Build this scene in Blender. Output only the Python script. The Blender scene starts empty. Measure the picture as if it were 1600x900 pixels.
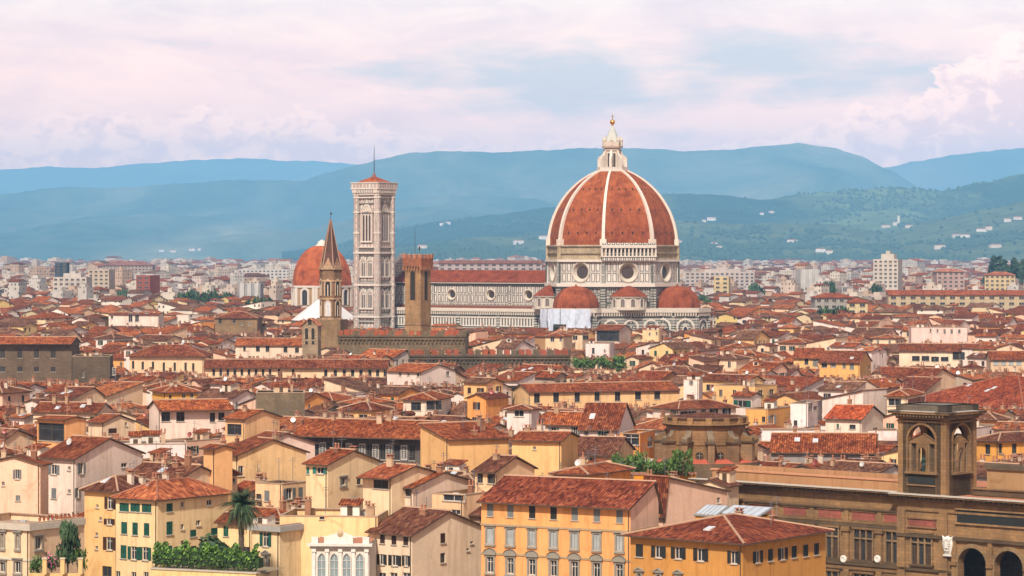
import bpy, math, random
from mathutils import Vector, Matrix, noise as mnoise
R = math.radians
rnd = random.Random(11)
scene = bpy.context.scene
col_root = scene.collection

# ------------------------------------------------------------------ camera, sky, sun, exposure
F, HH, CX, HY = 4550.0, 54.0, 800.0, 395.0      # focal length and horizon of the photograph (1600 px wide), eye height in metres
cam = bpy.data.cameras.new('camera')
cam.sensor_width = 36.0
cam.lens = 36.0 * F / 1600.0
cam.shift_y = -(450.0 - HY) / 1600.0
cam.clip_start = 1.0
cam.clip_end = 150000.0
cam_o = bpy.data.objects.new('camera', cam)
cam_o.location = (0, 0, HH)
cam_o.rotation_euler = (R(90), 0, 0)
col_root.objects.link(cam_o)
scene.camera = cam_o

SUN_AZ = R(194)      # compass style: 0 = +Y (away from the camera), clockwise; 194 = behind the camera, a little to the left
SUN_EL = R(48)
sun = bpy.data.lights.new('sun', 'SUN')
sun.energy = 5.0
sun.angle = R(3)
sun.color = (1.0, 0.91, 0.79)
sun_o = bpy.data.objects.new('sun', sun)
sd = Vector((math.sin(SUN_AZ) * math.cos(SUN_EL), math.cos(SUN_AZ) * math.cos(SUN_EL), math.sin(SUN_EL)))
sun_o.rotation_euler = sd.to_track_quat('Z', 'Y').to_euler()
sun_o.location = (-100, -100, 400)
col_root.objects.link(sun_o)

scene.view_settings.view_transform = 'Standard'
scene.view_settings.look = 'None'
scene.view_settings.gamma = 1.0
scene.view_settings.use_curve_mapping = False
scene.view_settings.exposure = 0.30
scene.cycles.use_denoising = True
scene.cycles.max_bounces = 5
scene.cycles.diffuse_bounces = 2
scene.cycles.glossy_bounces = 2
scene.cycles.transmission_bounces = 2
scene.cycles.volume_bounces = 0
scene.cycles.use_adaptive_sampling = True
scene.cycles.adaptive_threshold = 0.02

HAZE_DENSITY = 1.0 / 21500.0
HAZE_COLOR = (0.25, 0.60, 1.0, 1)

class NT:
    """tiny helper to write node trees"""
    def __init__(s, tree):
        s.t = tree
    def n(s, typ, **kw):
        nd = s.t.nodes.new(typ)
        for k, v in kw.items():
            if k == 'inp':
                for kk, vv in v.items():
                    sock = nd.inputs[kk]
                    if hasattr(vv, 'is_output') or isinstance(vv, bpy.types.NodeSocket):
                        s.t.links.new(vv, sock)
                    else:
                        sock.default_value = vv
            else:
                setattr(nd, k, v)
        return nd
    def math(s, op, a, b=None, c=None, clamp=False):
        nd = s.t.nodes.new('ShaderNodeMath'); nd.operation = op; nd.use_clamp = clamp
        for i, x in enumerate((a, b, c)):
            if x is None: continue
            if isinstance(x, bpy.types.NodeSocket): s.t.links.new(x, nd.inputs[i])
            else: nd.inputs[i].default_value = x
        return nd.outputs[0]
    def mix(s, fac, a, b, mode='MIX'):
        nd = s.t.nodes.new('ShaderNodeMix'); nd.data_type = 'RGBA'; nd.blend_type = mode
        for sock, x in ((nd.inputs[0], fac), (nd.inputs[6], a), (nd.inputs[7], b)):
            if isinstance(x, bpy.types.NodeSocket): s.t.links.new(x, sock)
            elif isinstance(x, (int, float)): sock.default_value = x
            else: sock.default_value = (x[0], x[1], x[2], 1)
        return nd.outputs[2]
    def ramp(s, fac, stops):
        nd = s.t.nodes.new('ShaderNodeValToRGB')
        e = nd.color_ramp.elements
        while len(e) < len(stops): e.new(0.5)
        for el, (p, c) in zip(e, stops):
            el.position = p
            el.color = (c, c, c, 1) if isinstance(c, (int, float)) else (c[0], c[1], c[2], 1)
        s.t.links.new(fac, nd.inputs[0])
        return nd.outputs[0]
    def noise(s, vec, scale, detail=3, rough=0.55, dist=0.0):
        nd = s.t.nodes.new('ShaderNodeTexNoise')
        nd.inputs['Scale'].default_value = scale; nd.inputs['Detail'].default_value = detail
        nd.inputs['Roughness'].default_value = rough; nd.inputs['Distortion'].default_value = dist
        if vec is not None: s.t.links.new(vec, nd.inputs['Vector'])
        return nd.outputs[0]
    def scale(s, vec, sc):
        nd = s.t.nodes.new('ShaderNodeMapping'); nd.inputs['Scale'].default_value = sc
        s.t.links.new(vec, nd.inputs['Vector'])
        return nd.outputs[0]

SKY_A, SKY_B = (1.30, 0.91, 0.79), (1.56, 1.13, 0.88)       # shaded and lit parts of the high cloud deck
SKY_C, SKY_D = (1.28, 0.89, 0.78), (1.72, 1.28, 0.98)       # body and lit rim of the low cumulus
SKY_G, SKY_W = (0.92, 0.82, 0.76), (2.15, 1.27, 0.78)       # blue gap; warm air towards the horizon
# sky: physical sky in the gaps of a thin bright cloud deck, cumulus banks low over the hills
world = bpy.data.worlds.new('World')
scene.world = world
world.use_nodes = True
wt = NT(world.node_tree)
world.node_tree.nodes.clear()
geo = wt.n('ShaderNodeTexCoord')
vec = geo.outputs['Generated']
sky = wt.n('ShaderNodeTexSky')
sky.sky_type = 'NISHITA'
sky.sun_disc = False
sky.sun_elevation = SUN_EL
sky.sun_rotation = SUN_AZ
sky.air_density = 1.2
sky.dust_density = 2.0
sep = wt.n('ShaderNodeSeparateXYZ', inp={0: vec})
el = sep.outputs[2]
warp = wt.scale(vec, (9.0, 9.0, 34.0))
n1 = wt.noise(warp, 1.0, 6, 0.58, 0.35)
n2 = wt.noise(wt.scale(vec, (5.0, 5.0, 40.0)), 1.0, 3, 0.5)
n3 = wt.noise(wt.scale(vec, (42.0, 42.0, 70.0)), 1.0, 7, 0.62, 0.6)
# blue gap right of centre, a few degrees up
gx = wt.math('SUBTRACT', sep.outputs[0], 0.055)
gz = wt.math('SUBTRACT', el, 0.058)
g = wt.math('ADD', wt.math('POWER', wt.math('DIVIDE', gx, 0.085), 2), wt.math('POWER', wt.math('DIVIDE', gz, 0.016), 2))
gap = wt.math('SUBTRACT', 1.0, wt.math('MULTIPLY', g, 0.5), clamp=True)
cov = wt.math('ADD', wt.math('MULTIPLY', n1, 0.9), wt.math('MULTIPLY', n2, 0.5))
cov = wt.math('SUBTRACT', wt.math('ADD', cov, wt.math('MULTIPLY', wt.math('SUBTRACT', wt.noise(wt.scale(vec, (30.0, 30.0, 110.0)), 1.0, 6, 0.6, 0.5), 0.5), 0.5)), wt.math('MULTIPLY', gap, 0.42))
cover = wt.ramp(cov, [(0.34, 0.0), (0.60, 1.0)])
xr = wt.math('MULTIPLY', wt.math('ADD', sep.outputs[0], 0.2), 2.5)
hb = wt.math('MULTIPLY', wt.ramp(xr, [(0.0, 0.47), (0.10, 0.44), (0.24, 0.50), (0.36, 0.46), (0.46, 0.36), (0.70, 0.36), (0.78, 0.46), (0.93, 0.74), (1.0, 0.80)]), 0.1)
n4 = wt.noise(wt.scale(vec, (120.0, 120.0, 170.0)), 1.0, 6, 0.62, 0.5)
nn = wt.math('ADD', wt.math('MULTIPLY', n3, 0.7), wt.math('MULTIPLY', n4, 0.3))
edge_ = wt.math('SUBTRACT', wt.math('ADD', hb, wt.math('MULTIPLY', wt.math('SUBTRACT', nn, 0.5), 0.052)), el)
cum = wt.ramp(wt.math('ADD', wt.math('MULTIPLY', edge_, 60.0), 0.5), [(0.46, 0.0), (0.58, 1.0)])
inner = wt.ramp(wt.math('ADD', wt.math('MULTIPLY', edge_, 26.0), wt.math('MULTIPLY', wt.math('SUBTRACT', n4, 0.5), 2.4)), [(0.10, 1.0), (0.55, 0.0)])
warmh = wt.ramp(el, [(0.02, 1.0), (0.085, 0.0)])
n5 = wt.noise(wt.scale(vec, (26.0, 26.0, 75.0)), 1.0, 7, 0.6, 0.8)
deck = wt.mix(wt.ramp(wt.math('ADD', wt.math('MULTIPLY', n1, 0.5), wt.math('MULTIPLY', n5, 0.5)), [(0.40, 0.0), (0.58, 1.0)]), SKY_A, SKY_B)
deck = wt.mix(wt.math('MULTIPLY', cum, 0.9), deck, wt.mix(inner, SKY_C, SKY_D))
deck = wt.mix(warmh, deck, SKY_W, 'MULTIPLY')
gapc = wt.mix(warmh, SKY_G, SKY_W, 'MULTIPLY')
thin = wt.mix(0.85, wt.mix(1.0, sky.outputs[0], (0.10, 0.10, 0.10), 'MULTIPLY'), gapc)
cover = wt.math('MAXIMUM', cover, cum)
final = wt.mix(cover, thin, deck)
upper = wt.mix(0.12, wt.mix(1.0, sky.outputs[0], (0.07, 0.07, 0.07), 'MULTIPLY'), deck)
final = wt.mix(wt.ramp(el, [(0.10, 0.0), (0.34, 0.92)]), final, upper)
bg = wt.n('ShaderNodeBackground', inp={'Color': final, 'Strength': 1.0})
wo = wt.n('ShaderNodeOutputWorld', inp={'Surface': bg.outputs[0]})

# ------------------------------------------------------------------ helpers
def P(px, py, D):
    return Vector(((px - CX) / F * D, D, HH - (py - HY) / F * D))
def proj(v):
    return (CX + v.x / v.y * F, HY + (HH - v.z) / v.y * F)
def srgb(h, k=1.0):
    r = []
    for i in (0, 2, 4):
        c = int(h[i:i + 2], 16) / 255.0
        c = c / 12.92 if c <= 0.04045 else ((c + 0.055) / 1.055) ** 2.4
        r.append(c * k)
    return tuple(r)

class MB:
    """collects faces (in a local frame, optionally through a matrix) and links them as ONE mesh object"""
    def __init__(s, M=None, ff=False):
        s.ff = ff
        s.v = []; s.f = []; s.m = []; s.c = []; s.uv = []; s.M = M; s.sm = []
    def face(s, pts, m=0, c=(1, 1, 1), uv=None, smooth=False):
        pts = [Vector(p) for p in pts]
        if uv is None and s.ff:
            uv = [(p.x, p.y) for p in pts]
        if uv is None:
            n = (pts[1] - pts[0]).cross(pts[2] - pts[0])
            if n.length < 1e-9 and len(pts) > 3: n = (pts[2] - pts[0]).cross(pts[3] - pts[0])
            if n.length < 1e-12: return
            n.normalize()
            if abs(n.z) > 0.999:
                uv = [(p.x, p.y) for p in pts]
            else:
                t = Vector((0, 0, 1)).cross(n); t.normalize(); b = n.cross(t)
                uv = [(p.dot(t), p.dot(b)) for p in pts]
        i = len(s.v)
        if s.M is not None: pts = [s.M @ p for p in pts]
        s.v.extend(pts); s.f.append(tuple(range(i, i + len(pts)))); s.m.append(m); s.c.append(c); s.uv.extend(uv); s.sm.append(smooth)
    def box(s, x0, x1, y0, y1, z0, z1, m=0, c=(1, 1, 1), skip=''):
        a = [(x0, y0, z0), (x1, y0, z0), (x1, y1, z0), (x0, y1, z0), (x0, y0, z1), (x1, y0, z1), (x1, y1, z1), (x0, y1, z1)]
        for k, q in (('f', (0, 1, 5, 4)), ('r', (1, 2, 6, 5)), ('b', (2, 3, 7, 6)), ('l', (3, 0, 4, 7)), ('t', (4, 5, 6, 7)), ('d', (3, 2, 1, 0))):
            if k not in skip: s.face([a[j] for j in q], m, c)
    def slab(s, poly, th, m=1, c=(1, 1, 1), ms=None, cs=None):
        """polygon (counter-clockwise from above) thickened downwards"""
        poly = [Vector(p) for p in poly]; d = Vector((0, 0, -th))
        s.face(poly, m, c)
        lo = [p + d for p in poly]
        ms = m if ms is None else ms; cs = c if cs is None else cs
        s.face(lo[::-1], ms, cs)
        for i in range(len(poly)):
            j = (i + 1) % len(poly)
            s.face([lo[i], lo[j], poly[j], poly[i]], ms, cs)
    def prism(s, pts, z0, z1, m=0, c=(1, 1, 1), top=True, bottom=False, pts1=None):
        pts1 = pts1 or pts
        n = len(pts)
        for i in range(n):
            j = (i + 1) % n
            s.face([(*pts[i], z0), (*pts[j], z0), (*pts1[j], z1), (*pts1[i], z1)], m, c)
        if top: s.face([(*p, z1) for p in pts1], m, c)
        if bottom: s.face([(*p, z0) for p in pts[::-1]], m, c)
    def lathe(s, prof, n=16, cx=0, cy=0, m=0, c=(1, 1, 1), smooth=True, a0=0.0, a1=None):
        full = a1 is None; a1 = a0 + 2 * math.pi if full else a1
        for i in range(n):
            t0 = a0 + (a1 - a0) * i / n; t1 = a0 + (a1 - a0) * (i + 1) / n
            for (r0, z0), (r1, z1) in zip(prof[:-1], prof[1:]):
                q = [(cx + r0 * math.cos(t0), cy + r0 * math.sin(t0), z0), (cx + r0 * math.cos(t1), cy + r0 * math.sin(t1), z0),
                     (cx + r1 * math.cos(t1), cy + r1 * math.sin(t1), z1), (cx + r1 * math.cos(t0), cy + r1 * math.sin(t0), z1)]
                rm = max(r0, r1)
                uv = [(t0 * rm, z0), (t1 * rm, z0), (t1 * rm, z1), (t0 * rm, z1)]
                if r0 < 1e-6: q = q[1:]; uv = uv[1:]
                elif r1 < 1e-6: q = q[:3]; uv = uv[:3]
                s.face(q, m, c, uv, smooth)
    def tube(s, a, b, r0, r1=None, n=6, m=0, c=(1, 1, 1)):
        a = Vector(a); b = Vector(b); r1 = r0 if r1 is None else r1
        d = (b - a).normalized(); u = d.orthogonal().normalized(); w = d.cross(u)
        for i in range(n):
            t0 = 2 * math.pi * i / n; t1 = 2 * math.pi * (i + 1) / n
            e0 = u * math.cos(t0) + w * math.sin(t0); e1 = u * math.cos(t1) + w * math.sin(t1)
            s.face([a + e0 * r0, a + e1 * r0, b + e1 * r1, b + e0 * r1], m, c, smooth=True)
        s.face([b + (u * math.cos(2 * math.pi * i / n) + w * math.sin(2 * math.pi * i / n)) * r1 for i in range(n)], m, c)
    def mesh(s, name, mats):
        me = bpy.data.meshes.new(name)
        me.from_pydata([tuple(p) for p in s.v], [], s.f)
        used = sorted(set(s.m)); remap = {k: i for i, k in enumerate(used)}
        for k in used: me.materials.append(mats[k])
        me.polygons.foreach_set('material_index', [remap[k] for k in s.m])
        me.polygons.foreach_set('use_smooth', s.sm)
        uvl = me.uv_layers.new(name='UVMap')
        flat = [x for uv in s.uv for x in uv]
        uvl.data.foreach_set('uv', flat)
        at = me.attributes.new('col', 'FLOAT_COLOR', 'FACE')
        at.data.foreach_set('color', [x for c in s.c for x in (c[0], c[1], c[2], 1.0)])
        me.update()
        return me
    def build(s, name, mats=None, parent=None):
        o = bpy.data.objects.new(name, s.mesh(name, mats or MATS))
        col_root.objects.link(o)
        if parent is not None: o.parent = parent
        return o

def tag(o, label=None, cat=None, group=None, kind=None):
    if label: o['label'] = label
    if cat: o['category'] = cat
    if group: o['group'] = group
    if kind: o['kind'] = kind
    return o
def empty(name, loc, rz=0.0, label=None, cat=None, group=None):
    o = bpy.data.objects.new(name, None)
    o.empty_display_size = 1.0
    o.location = loc; o.rotation_euler = (0, 0, rz)
    col_root.objects.link(o)
    return tag(o, label, cat, group)

# ------------------------------------------------------------------ materials
def newmat(name):
    m = bpy.data.materials.new(name); m.use_nodes = True
    t = NT(m.node_tree)
    b = [n for n in m.node_tree.nodes if n.type == 'BSDF_PRINCIPLED'][0]
    b.inputs['Roughness'].default_value = 0.85
    b.inputs['Specular IOR Level'].default_value = 0.25
    return m, t, b
def attr(t):
    return t.n('ShaderNodeAttribute', attribute_name='col').outputs['Color']
def wpos(t):
    return t.n('ShaderNodeNewGeometry').outputs['Position']
def uvn(t):
    return t.n('ShaderNodeUVMap', uv_map='UVMap').outputs[0]
def link(t, a, b): t.t.links.new(a, b)

def plaster_mat():
    m, t, b = newmat('plaster')
    p = wpos(t); c = attr(t)
    big = t.noise(p, 0.12, 4, 0.6)
    fine = t.noise(p, 1.3, 4, 0.65)
    streak = t.noise(t.scale(p, (1.1, 1.1, 0.09)), 1.0, 4, 0.6)
    patch = t.noise(p, 0.33, 5, 0.62, 0.8)
    v = t.math('ADD', t.math('MULTIPLY', big, 0.5), t.math('MULTIPLY', fine, 0.22))
    shade = t.ramp(v, [(0.22, 0.78), (0.50, 1.10)])
    base = t.mix(1.0, c, shade, 'MULTIPLY')
    dirt = t.mix(1.0, c, (0.55, 0.47, 0.38), 'MULTIPLY')
    base = t.mix(t.math('MULTIPLY', t.ramp(streak, [(0.50, 0.0), (0.74, 1.0)]), 0.55), base, dirt)
    base = t.mix(t.math('MULTIPLY', t.ramp(patch, [(0.60, 0.0), (0.66, 1.0)]), 0.40), base, dirt)
    link(t, base, b.inputs['Base Color'])
    bump = t.n('ShaderNodeBump', inp={'Height': fine, 'Strength': 0.15, 'Distance': 0.1})
    link(t, bump.outputs[0], b.inputs['Normal'])
    b.inputs['Roughness'].default_value = 0.95
    b.inputs['Specular IOR Level'].default_value = 0.1
    return m
def roof_mat(name='roof_tile', period=0.42, k=1.0):
    m, t, b = newmat(name)
    c = attr(t); uv = uvn(t); p = wpos(t)
    s = t.n('ShaderNodeSeparateXYZ', inp={0: uv})
    cu = t.math('FLOOR', t.math('DIVIDE', s.outputs[0], period)); cv = t.math('FLOOR', t.math('DIVIDE', s.outputs[1], 0.75))
    comb = t.n('ShaderNodeCombineXYZ', inp={0: cu, 1: cv})
    wn = t.n('ShaderNodeTexWhiteNoise', noise_dimensions='2D', inp={0: comb.outputs[0]}).outputs[0]
    fu = t.math('FRACT', t.math('DIVIDE', s.outputs[0], period))
    wave = t.math('SINE', t.math('MULTIPLY', fu, math.pi))
    big = t.noise(p, 0.22, 4, 0.65, 0.4)
    stk = t.noise(t.scale(uv, (1.3, 0.16, 1)), 1.0, 4, 0.6)
    blot = t.noise(p, 1.0, 4, 0.7)
    tint = t.ramp(wn, [(0.0, (0.40, 0.34, 0.34)), (0.35, (0.85, 0.80, 0.80)), (0.7, (1.10, 1.10, 1.08)), (0.9, (1.40, 1.62, 1.6)), (1.0, (1.55, 2.1, 2.1))])
    if k < 1: tint = t.mix(k, (1, 1, 1), tint)
    base = t.mix(1.0, c, tint, 'MULTIPLY')
    base = t.mix(1.0, base, t.ramp(big, [(0.30, (0.58, 0.50, 0.52)), (0.52, (1.0, 1.0, 1.0)), (0.72, (1.32, 1.45, 1.40))]), 'MULTIPLY')
    base = t.mix(1.0, base, t.ramp(stk, [(0.3, 0.86), (0.6, 1.06)]), 'MULTIPLY')
    base = t.mix(t.math('MULTIPLY', t.ramp(blot, [(0.56, 0.0), (0.72, 1.0)]), 0.35 * k), base, (0.13, 0.075, 0.05))
    base = t.mix(1.0, base, t.ramp(wave, [(0.0, 0.28), (0.6, 1.15)]), 'MULTIPLY')
    link(t, base, b.inputs['Base Color'])
    fv = t.math('FRACT', t.math('DIVIDE', s.outputs[1], 0.75))
    hgt = t.math('ADD', t.math('MULTIPLY', wave, 0.14), t.math('MULTIPLY', fv, -0.05))
    bump = t.n('ShaderNodeBump', inp={'Height': hgt, 'Strength': 0.7, 'Distance': 1.0})
    link(t, bump.outputs[0], b.inputs['Normal'])
    b.inputs['Roughness'].default_value = 0.9
    b.inputs['Specular IOR Level'].default_value = 0.15
    return m
def stone_mat():
    m, t, b = newmat('sandstone')
    c = attr(t); uv = uvn(t); p = wpos(t)
    br = t.n('ShaderNodeTexBrick', inp={'Vector': uv, 'Scale': 1.0, 'Color1': (0.86, 0.86, 0.86, 1), 'Color2': (1.12, 1.1, 1.06, 1), 'Mortar': (0.72, 0.70, 0.68, 1),
        'Mortar Size': 0.03, 'Brick Width': 1.1, 'Row Height': 0.5, 'Bias': 0.0})
    big = t.noise(p, 0.15, 5, 0.65, 0.5); stk = t.noise(t.scale(p, (0.9, 0.9, 0.1)), 1.0, 5, 0.62)
    base = t.mix(1.0, c, br.outputs[0], 'MULTIPLY')
    base = t.mix(1.0, base, t.ramp(big, [(0.3, 0.68), (0.66, 1.22)]), 'MULTIPLY')
    base = t.mix(t.math('MULTIPLY', t.ramp(stk, [(0.48, 0.0), (0.7, 1.0)]), 0.42), base, (0.075, 0.055, 0.038))
    link(t, base, b.inputs['Base Color'])
    b.inputs['Roughness'].default_value = 0.92
    bump = t.n('ShaderNodeBump', inp={'Height': t.noise(p, 2.2, 4, 0.6), 'Strength': 0.35, 'Distance': 0.2})
    link(t, bump.outputs[0], b.inputs['Normal'])
    return m
def plain_mat(name, rough=0.8, metal=0.0, var=0.25, scale=0.8, spec=0.25):
    m, t, b = newmat(name)
    n = t.noise(wpos(t), scale, 4, 0.6)
    base = t.mix(1.0, attr(t), t.ramp(n, [(0.3, 1 - var), (0.7, 1 + var)]), 'MULTIPLY')
    link(t, base, b.inputs['Base Color'])
    b.inputs['Roughness'].default_value = rough; b.inputs['Metallic'].default_value = metal
    b.inputs['Specular IOR Level'].default_value = spec
    return m
def glass_mat():
    m, t, b = newmat('window_glass')
    n = t.noise(wpos(t), 0.5, 2, 0.5)
    base = t.mix(n, (0.008, 0.010, 0.014), (0.05, 0.05, 0.055))
    link(t, base, b.inputs['Base Color'])
    b.inputs['Roughness'].default_value = 0.12; b.inputs['Specular IOR Level'].default_value = 0.5
    return m
def slat_mat():
    m, t, b = newmat('louvred_shutter')
    s = t.n('ShaderNodeSeparateXYZ', inp={0: uvn(t)})
    f = t.math('FRACT', t.math('DIVIDE', s.outputs[1], 0.16))
    base = t.mix(1.0, attr(t), t.ramp(f, [(0.0, 0.45), (0.35, 1.1), (1.0, 1.0)]), 'MULTIPLY')
    base = t.mix(1.0, base, t.ramp(t.noise(wpos(t), 0.7, 3), [(0.3, 0.75), (0.7, 1.2)]), 'MULTIPLY')
    link(t, base, b.inputs['Base Color']); b.inputs['Roughness'].default_value = 0.6
    return m
def marble_mat(name, pw, ph, line0, line1, joint, white=(0.66, 0.60, 0.54), green=(0.055, 0.075, 0.065), pink=None, band=None):
    """white marble inlaid with dark green frames: the pattern of the panels, laid on metre UVs"""
    m, t, b = newmat(name)
    uv = uvn(t); p = wpos(t); c = attr(t)
    s = t.n('ShaderNodeSeparateXYZ', inp={0: uv})
    def edge(x, w):
        f = t.math('FRACT', t.math('DIVIDE', x, w))
        return t.math('MULTIPLY', t.math('MINIMUM', f, t.math('SUBTRACT', 1.0, f)), w)
    du = edge(s.outputs[0], pw); dv = edge(s.outputs[1], ph)
    d = t.math('MINIMUM', du, dv)
    ring = t.math('MULTIPLY', t.math('GREATER_THAN', d, line0), t.math('LESS_THAN', d, line1))
    jt = t.math('LESS_THAN', d, joint)
    dark = t.math('MAXIMUM', ring, jt)
    grime = t.noise(t.scale(p, (0.5, 0.5, 0.06)), 1.0, 5, 0.62)
    big = t.noise(p, 0.1, 4, 0.6)
    w = t.mix(t.ramp(t.noise(p, 0.5, 4), [(0.3, 0.0), (0.7, 1.0)]), tuple(x * 0.86 for x in white), white)
    if pink is not None:
        inner = t.math('GREATER_THAN', d, line1)
        cell = t.n('ShaderNodeTexWhiteNoise', noise_dimensions='2D', inp={0: t.n('ShaderNodeCombineXYZ', inp={0: t.math('FLOOR', t.math('DIVIDE', s.outputs[0], pw)), 1: t.math('FLOOR', t.math('DIVIDE', s.outputs[1], ph))}).outputs[0]}).outputs[0]
        w = t.mix(t.math('MULTIPLY', inner, t.math('GREATER_THAN', cell, 0.45)), w, pink)
    base = t.mix(dark, w, green)
    if band is not None:
        bd = edge(s.outputs[1], band[0])
        base = t.mix(t.math('LESS_THAN', bd, band[1]), base, green)
    base = t.mix(t.math('MULTIPLY', t.ramp(grime, [(0.47, 0.0), (0.72, 1.0)]), 0.6), base, (0.14, 0.12, 0.10))
    base = t.mix(1.0, base, t.ramp(big, [(0.3, 0.8), (0.65, 1.1)]), 'MULTIPLY')
    base = t.mix(1.0, base, c, 'MULTIPLY')
    link(t, base, b.inputs['Base Color']); b.inputs['Roughness'].default_value = 0.6
    return m
def stuff_wall_mat():
    """plaster of the far city: rows of dark window openings laid on metre UVs"""
    m, t, b = newmat('far_plaster')
    c = attr(t); s = t.n('ShaderNodeSeparateXYZ', inp={0: uvn(t)})
    fu = t.math('FRACT', t.math('DIVIDE', s.outputs[0], 3.3)); fv = t.math('FRACT', t.math('DIVIDE', s.outputs[1], 3.4))
    iu = t.math('MULTIPLY', t.math('GREATER_THAN', fu, 0.32), t.math('LESS_THAN', fu, 0.68))
    iv = t.math('MULTIPLY', t.math('GREATER_THAN', fv, 0.28), t.math('LESS_THAN', fv, 0.74))
    cell = t.n('ShaderNodeTexWhiteNoise', noise_dimensions='2D', inp={0: t.n('ShaderNodeCombineXYZ', inp={0: t.math('FLOOR', t.math('DIVIDE', s.outputs[0], 3.3)), 1: t.math('FLOOR', t.math('DIVIDE', s.outputs[1], 3.4))}).outputs[0]}).outputs[0]
    w = t.math('MULTIPLY', t.math('MULTIPLY', iu, iv), t.math('GREATER_THAN', cell, 0.22))
    wc = t.mix(cell, (0.02, 0.02, 0.022), (0.12, 0.11, 0.10))
    base = t.mix(1.0, c, t.ramp(t.noise(wpos(t), 0.1, 4), [(0.3, 0.78), (0.7, 1.1)]), 'MULTIPLY')
    base = t.mix(w, base, wc)
    link(t, base, b.inputs['Base Color']); b.inputs['Roughness'].default_value = 0.9
    return m
def leaf_mat():
    m, t, b = newmat('leaf')
    base = t.mix(1.0, attr(t), t.ramp(t.noise(wpos(t), 0.9, 3), [(0.3, 0.65), (0.7, 1.35)]), 'MULTIPLY')
    link(t, base, b.inputs['Base Color']); b.inputs['Roughness'].default_value = 0.7
    return m

WALL, ROOF, GLASS, TRIM, SHUT, METAL, STONE, MARBLE, MARBLE2, DOME, LEAF, FARWALL, PINKM, GREENM_SHADE, SHEET, WOOD, GOLD, STRIPE = range(18)
MATS = [plaster_mat(), roof_mat(), glass_mat(), plain_mat('painted_trim', 0.7, 0, 0.12, 1.5), slat_mat(), plain_mat('metal', 0.45, 0.3, 0.2, 1.0, 0.5), stone_mat(),
        marble_mat('marble_panels', 2.55, 4.75, 0.34, 0.66, 0.05), marble_mat('marble_tall_panels', 2.1, 4.4, 0.28, 0.66, 0.05),
        roof_mat('dome_tile', 0.5, 0.22), leaf_mat(), stuff_wall_mat(),
        marble_mat('pink_marble_panels', 2.0, 3.1, 0.2, 0.42, 0.05, white=(0.70, 0.63, 0.57), green=(0.12, 0.115, 0.105), pink=(0.62, 0.47, 0.42)),
        plain_mat('green_marble_and_shade', 0.5, 0, 0.3, 0.6), plain_mat('sheeting', 0.6, 0, 0.12, 0.5), plain_mat('dark_timber', 0.8, 0, 0.3, 2.0), plain_mat('gilding', 0.3, 1.0, 0.1, 1.0, 0.5),
        marble_mat('marble_stripes', 60.0, 2.4, 0.42, 1.0, 0.06, white=(0.50, 0.45, 0.40))]
# ------------------------------------------------------------------ ground, hills, haze
def ground_mat():
    m, t, b = newmat('city_ground'); p = wpos(t)
    n = t.noise(p, 0.012, 5, 0.6); n2 = t.noise(p, 0.1, 4, 0.6)
    base = t.mix(t.ramp(n, [(0.42, 0.0), (0.58, 1.0)]), (0.075, 0.065, 0.055), (0.05, 0.065, 0.035))
    base = t.mix(1.0, base, t.ramp(n2, [(0.3, 0.7), (0.7, 1.3)]), 'MULTIPLY')
    link(t, base, b.inputs['Base Color']); b.inputs['Roughness'].default_value = 1.0
    return m
def hill_mat(name, forest, field_and_lit_fold, cover, sc, soft=0.03):
    m, t, b = newmat(name); p = wpos(t)
    ps = t.scale(p, (1.0, 0.22, 1.6))
    n = t.noise(ps, 0.0011 * sc, 6, 0.62, 0.5); n2 = t.noise(p, 0.006 * sc, 5, 0.65); n3 = t.noise(ps, 0.0004 * sc, 3)
    f = t.math('ADD', t.math('MULTIPLY', n, 0.7), t.math('MULTIPLY', n3, 0.3))
    fac = t.ramp(f, [(cover - soft, 0.0), (cover + soft, 1.0)])
    fld = t.mix(t.ramp(n2, [(0.4, 0.0), (0.6, 1.0)]), field_and_lit_fold, tuple(x * 0.62 for x in field_and_lit_fold))
    frs = t.mix(t.ramp(n2, [(0.35, 0.0), (0.65, 1.0)]), tuple(x * 0.6 for x in forest), tuple(x * 1.3 for x in forest))
    base = t.mix(fac, frs, fld)
    link(t, base, b.inputs['Base Color']); b.inputs['Roughness'].default_value = 1.0; b.inputs['Specular IOR Level'].default_value = 0.0
    bump = t.n('ShaderNodeBump', inp={'Height': t.noise(p, 0.02 * sc, 5, 0.7), 'Strength': 0.9, 'Distance': 32.0})
    link(t, bump.outputs[0], b.inputs['Normal'])
    return m
gm = bpy.data.meshes.new('ground')
gm.from_pydata([(-20000, -280, 0), (20000, -280, 0), (20000, 44900, 0), (-20000, 44900, 0)], [], [(0, 1, 2, 3)])
gm.materials.append(ground_mat())
go = bpy.data.objects.new('ground', gm); col_root.objects.link(go)
tag(go, 'flat city ground running back to the foot of the hills', 'ground', kind='structure')

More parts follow.
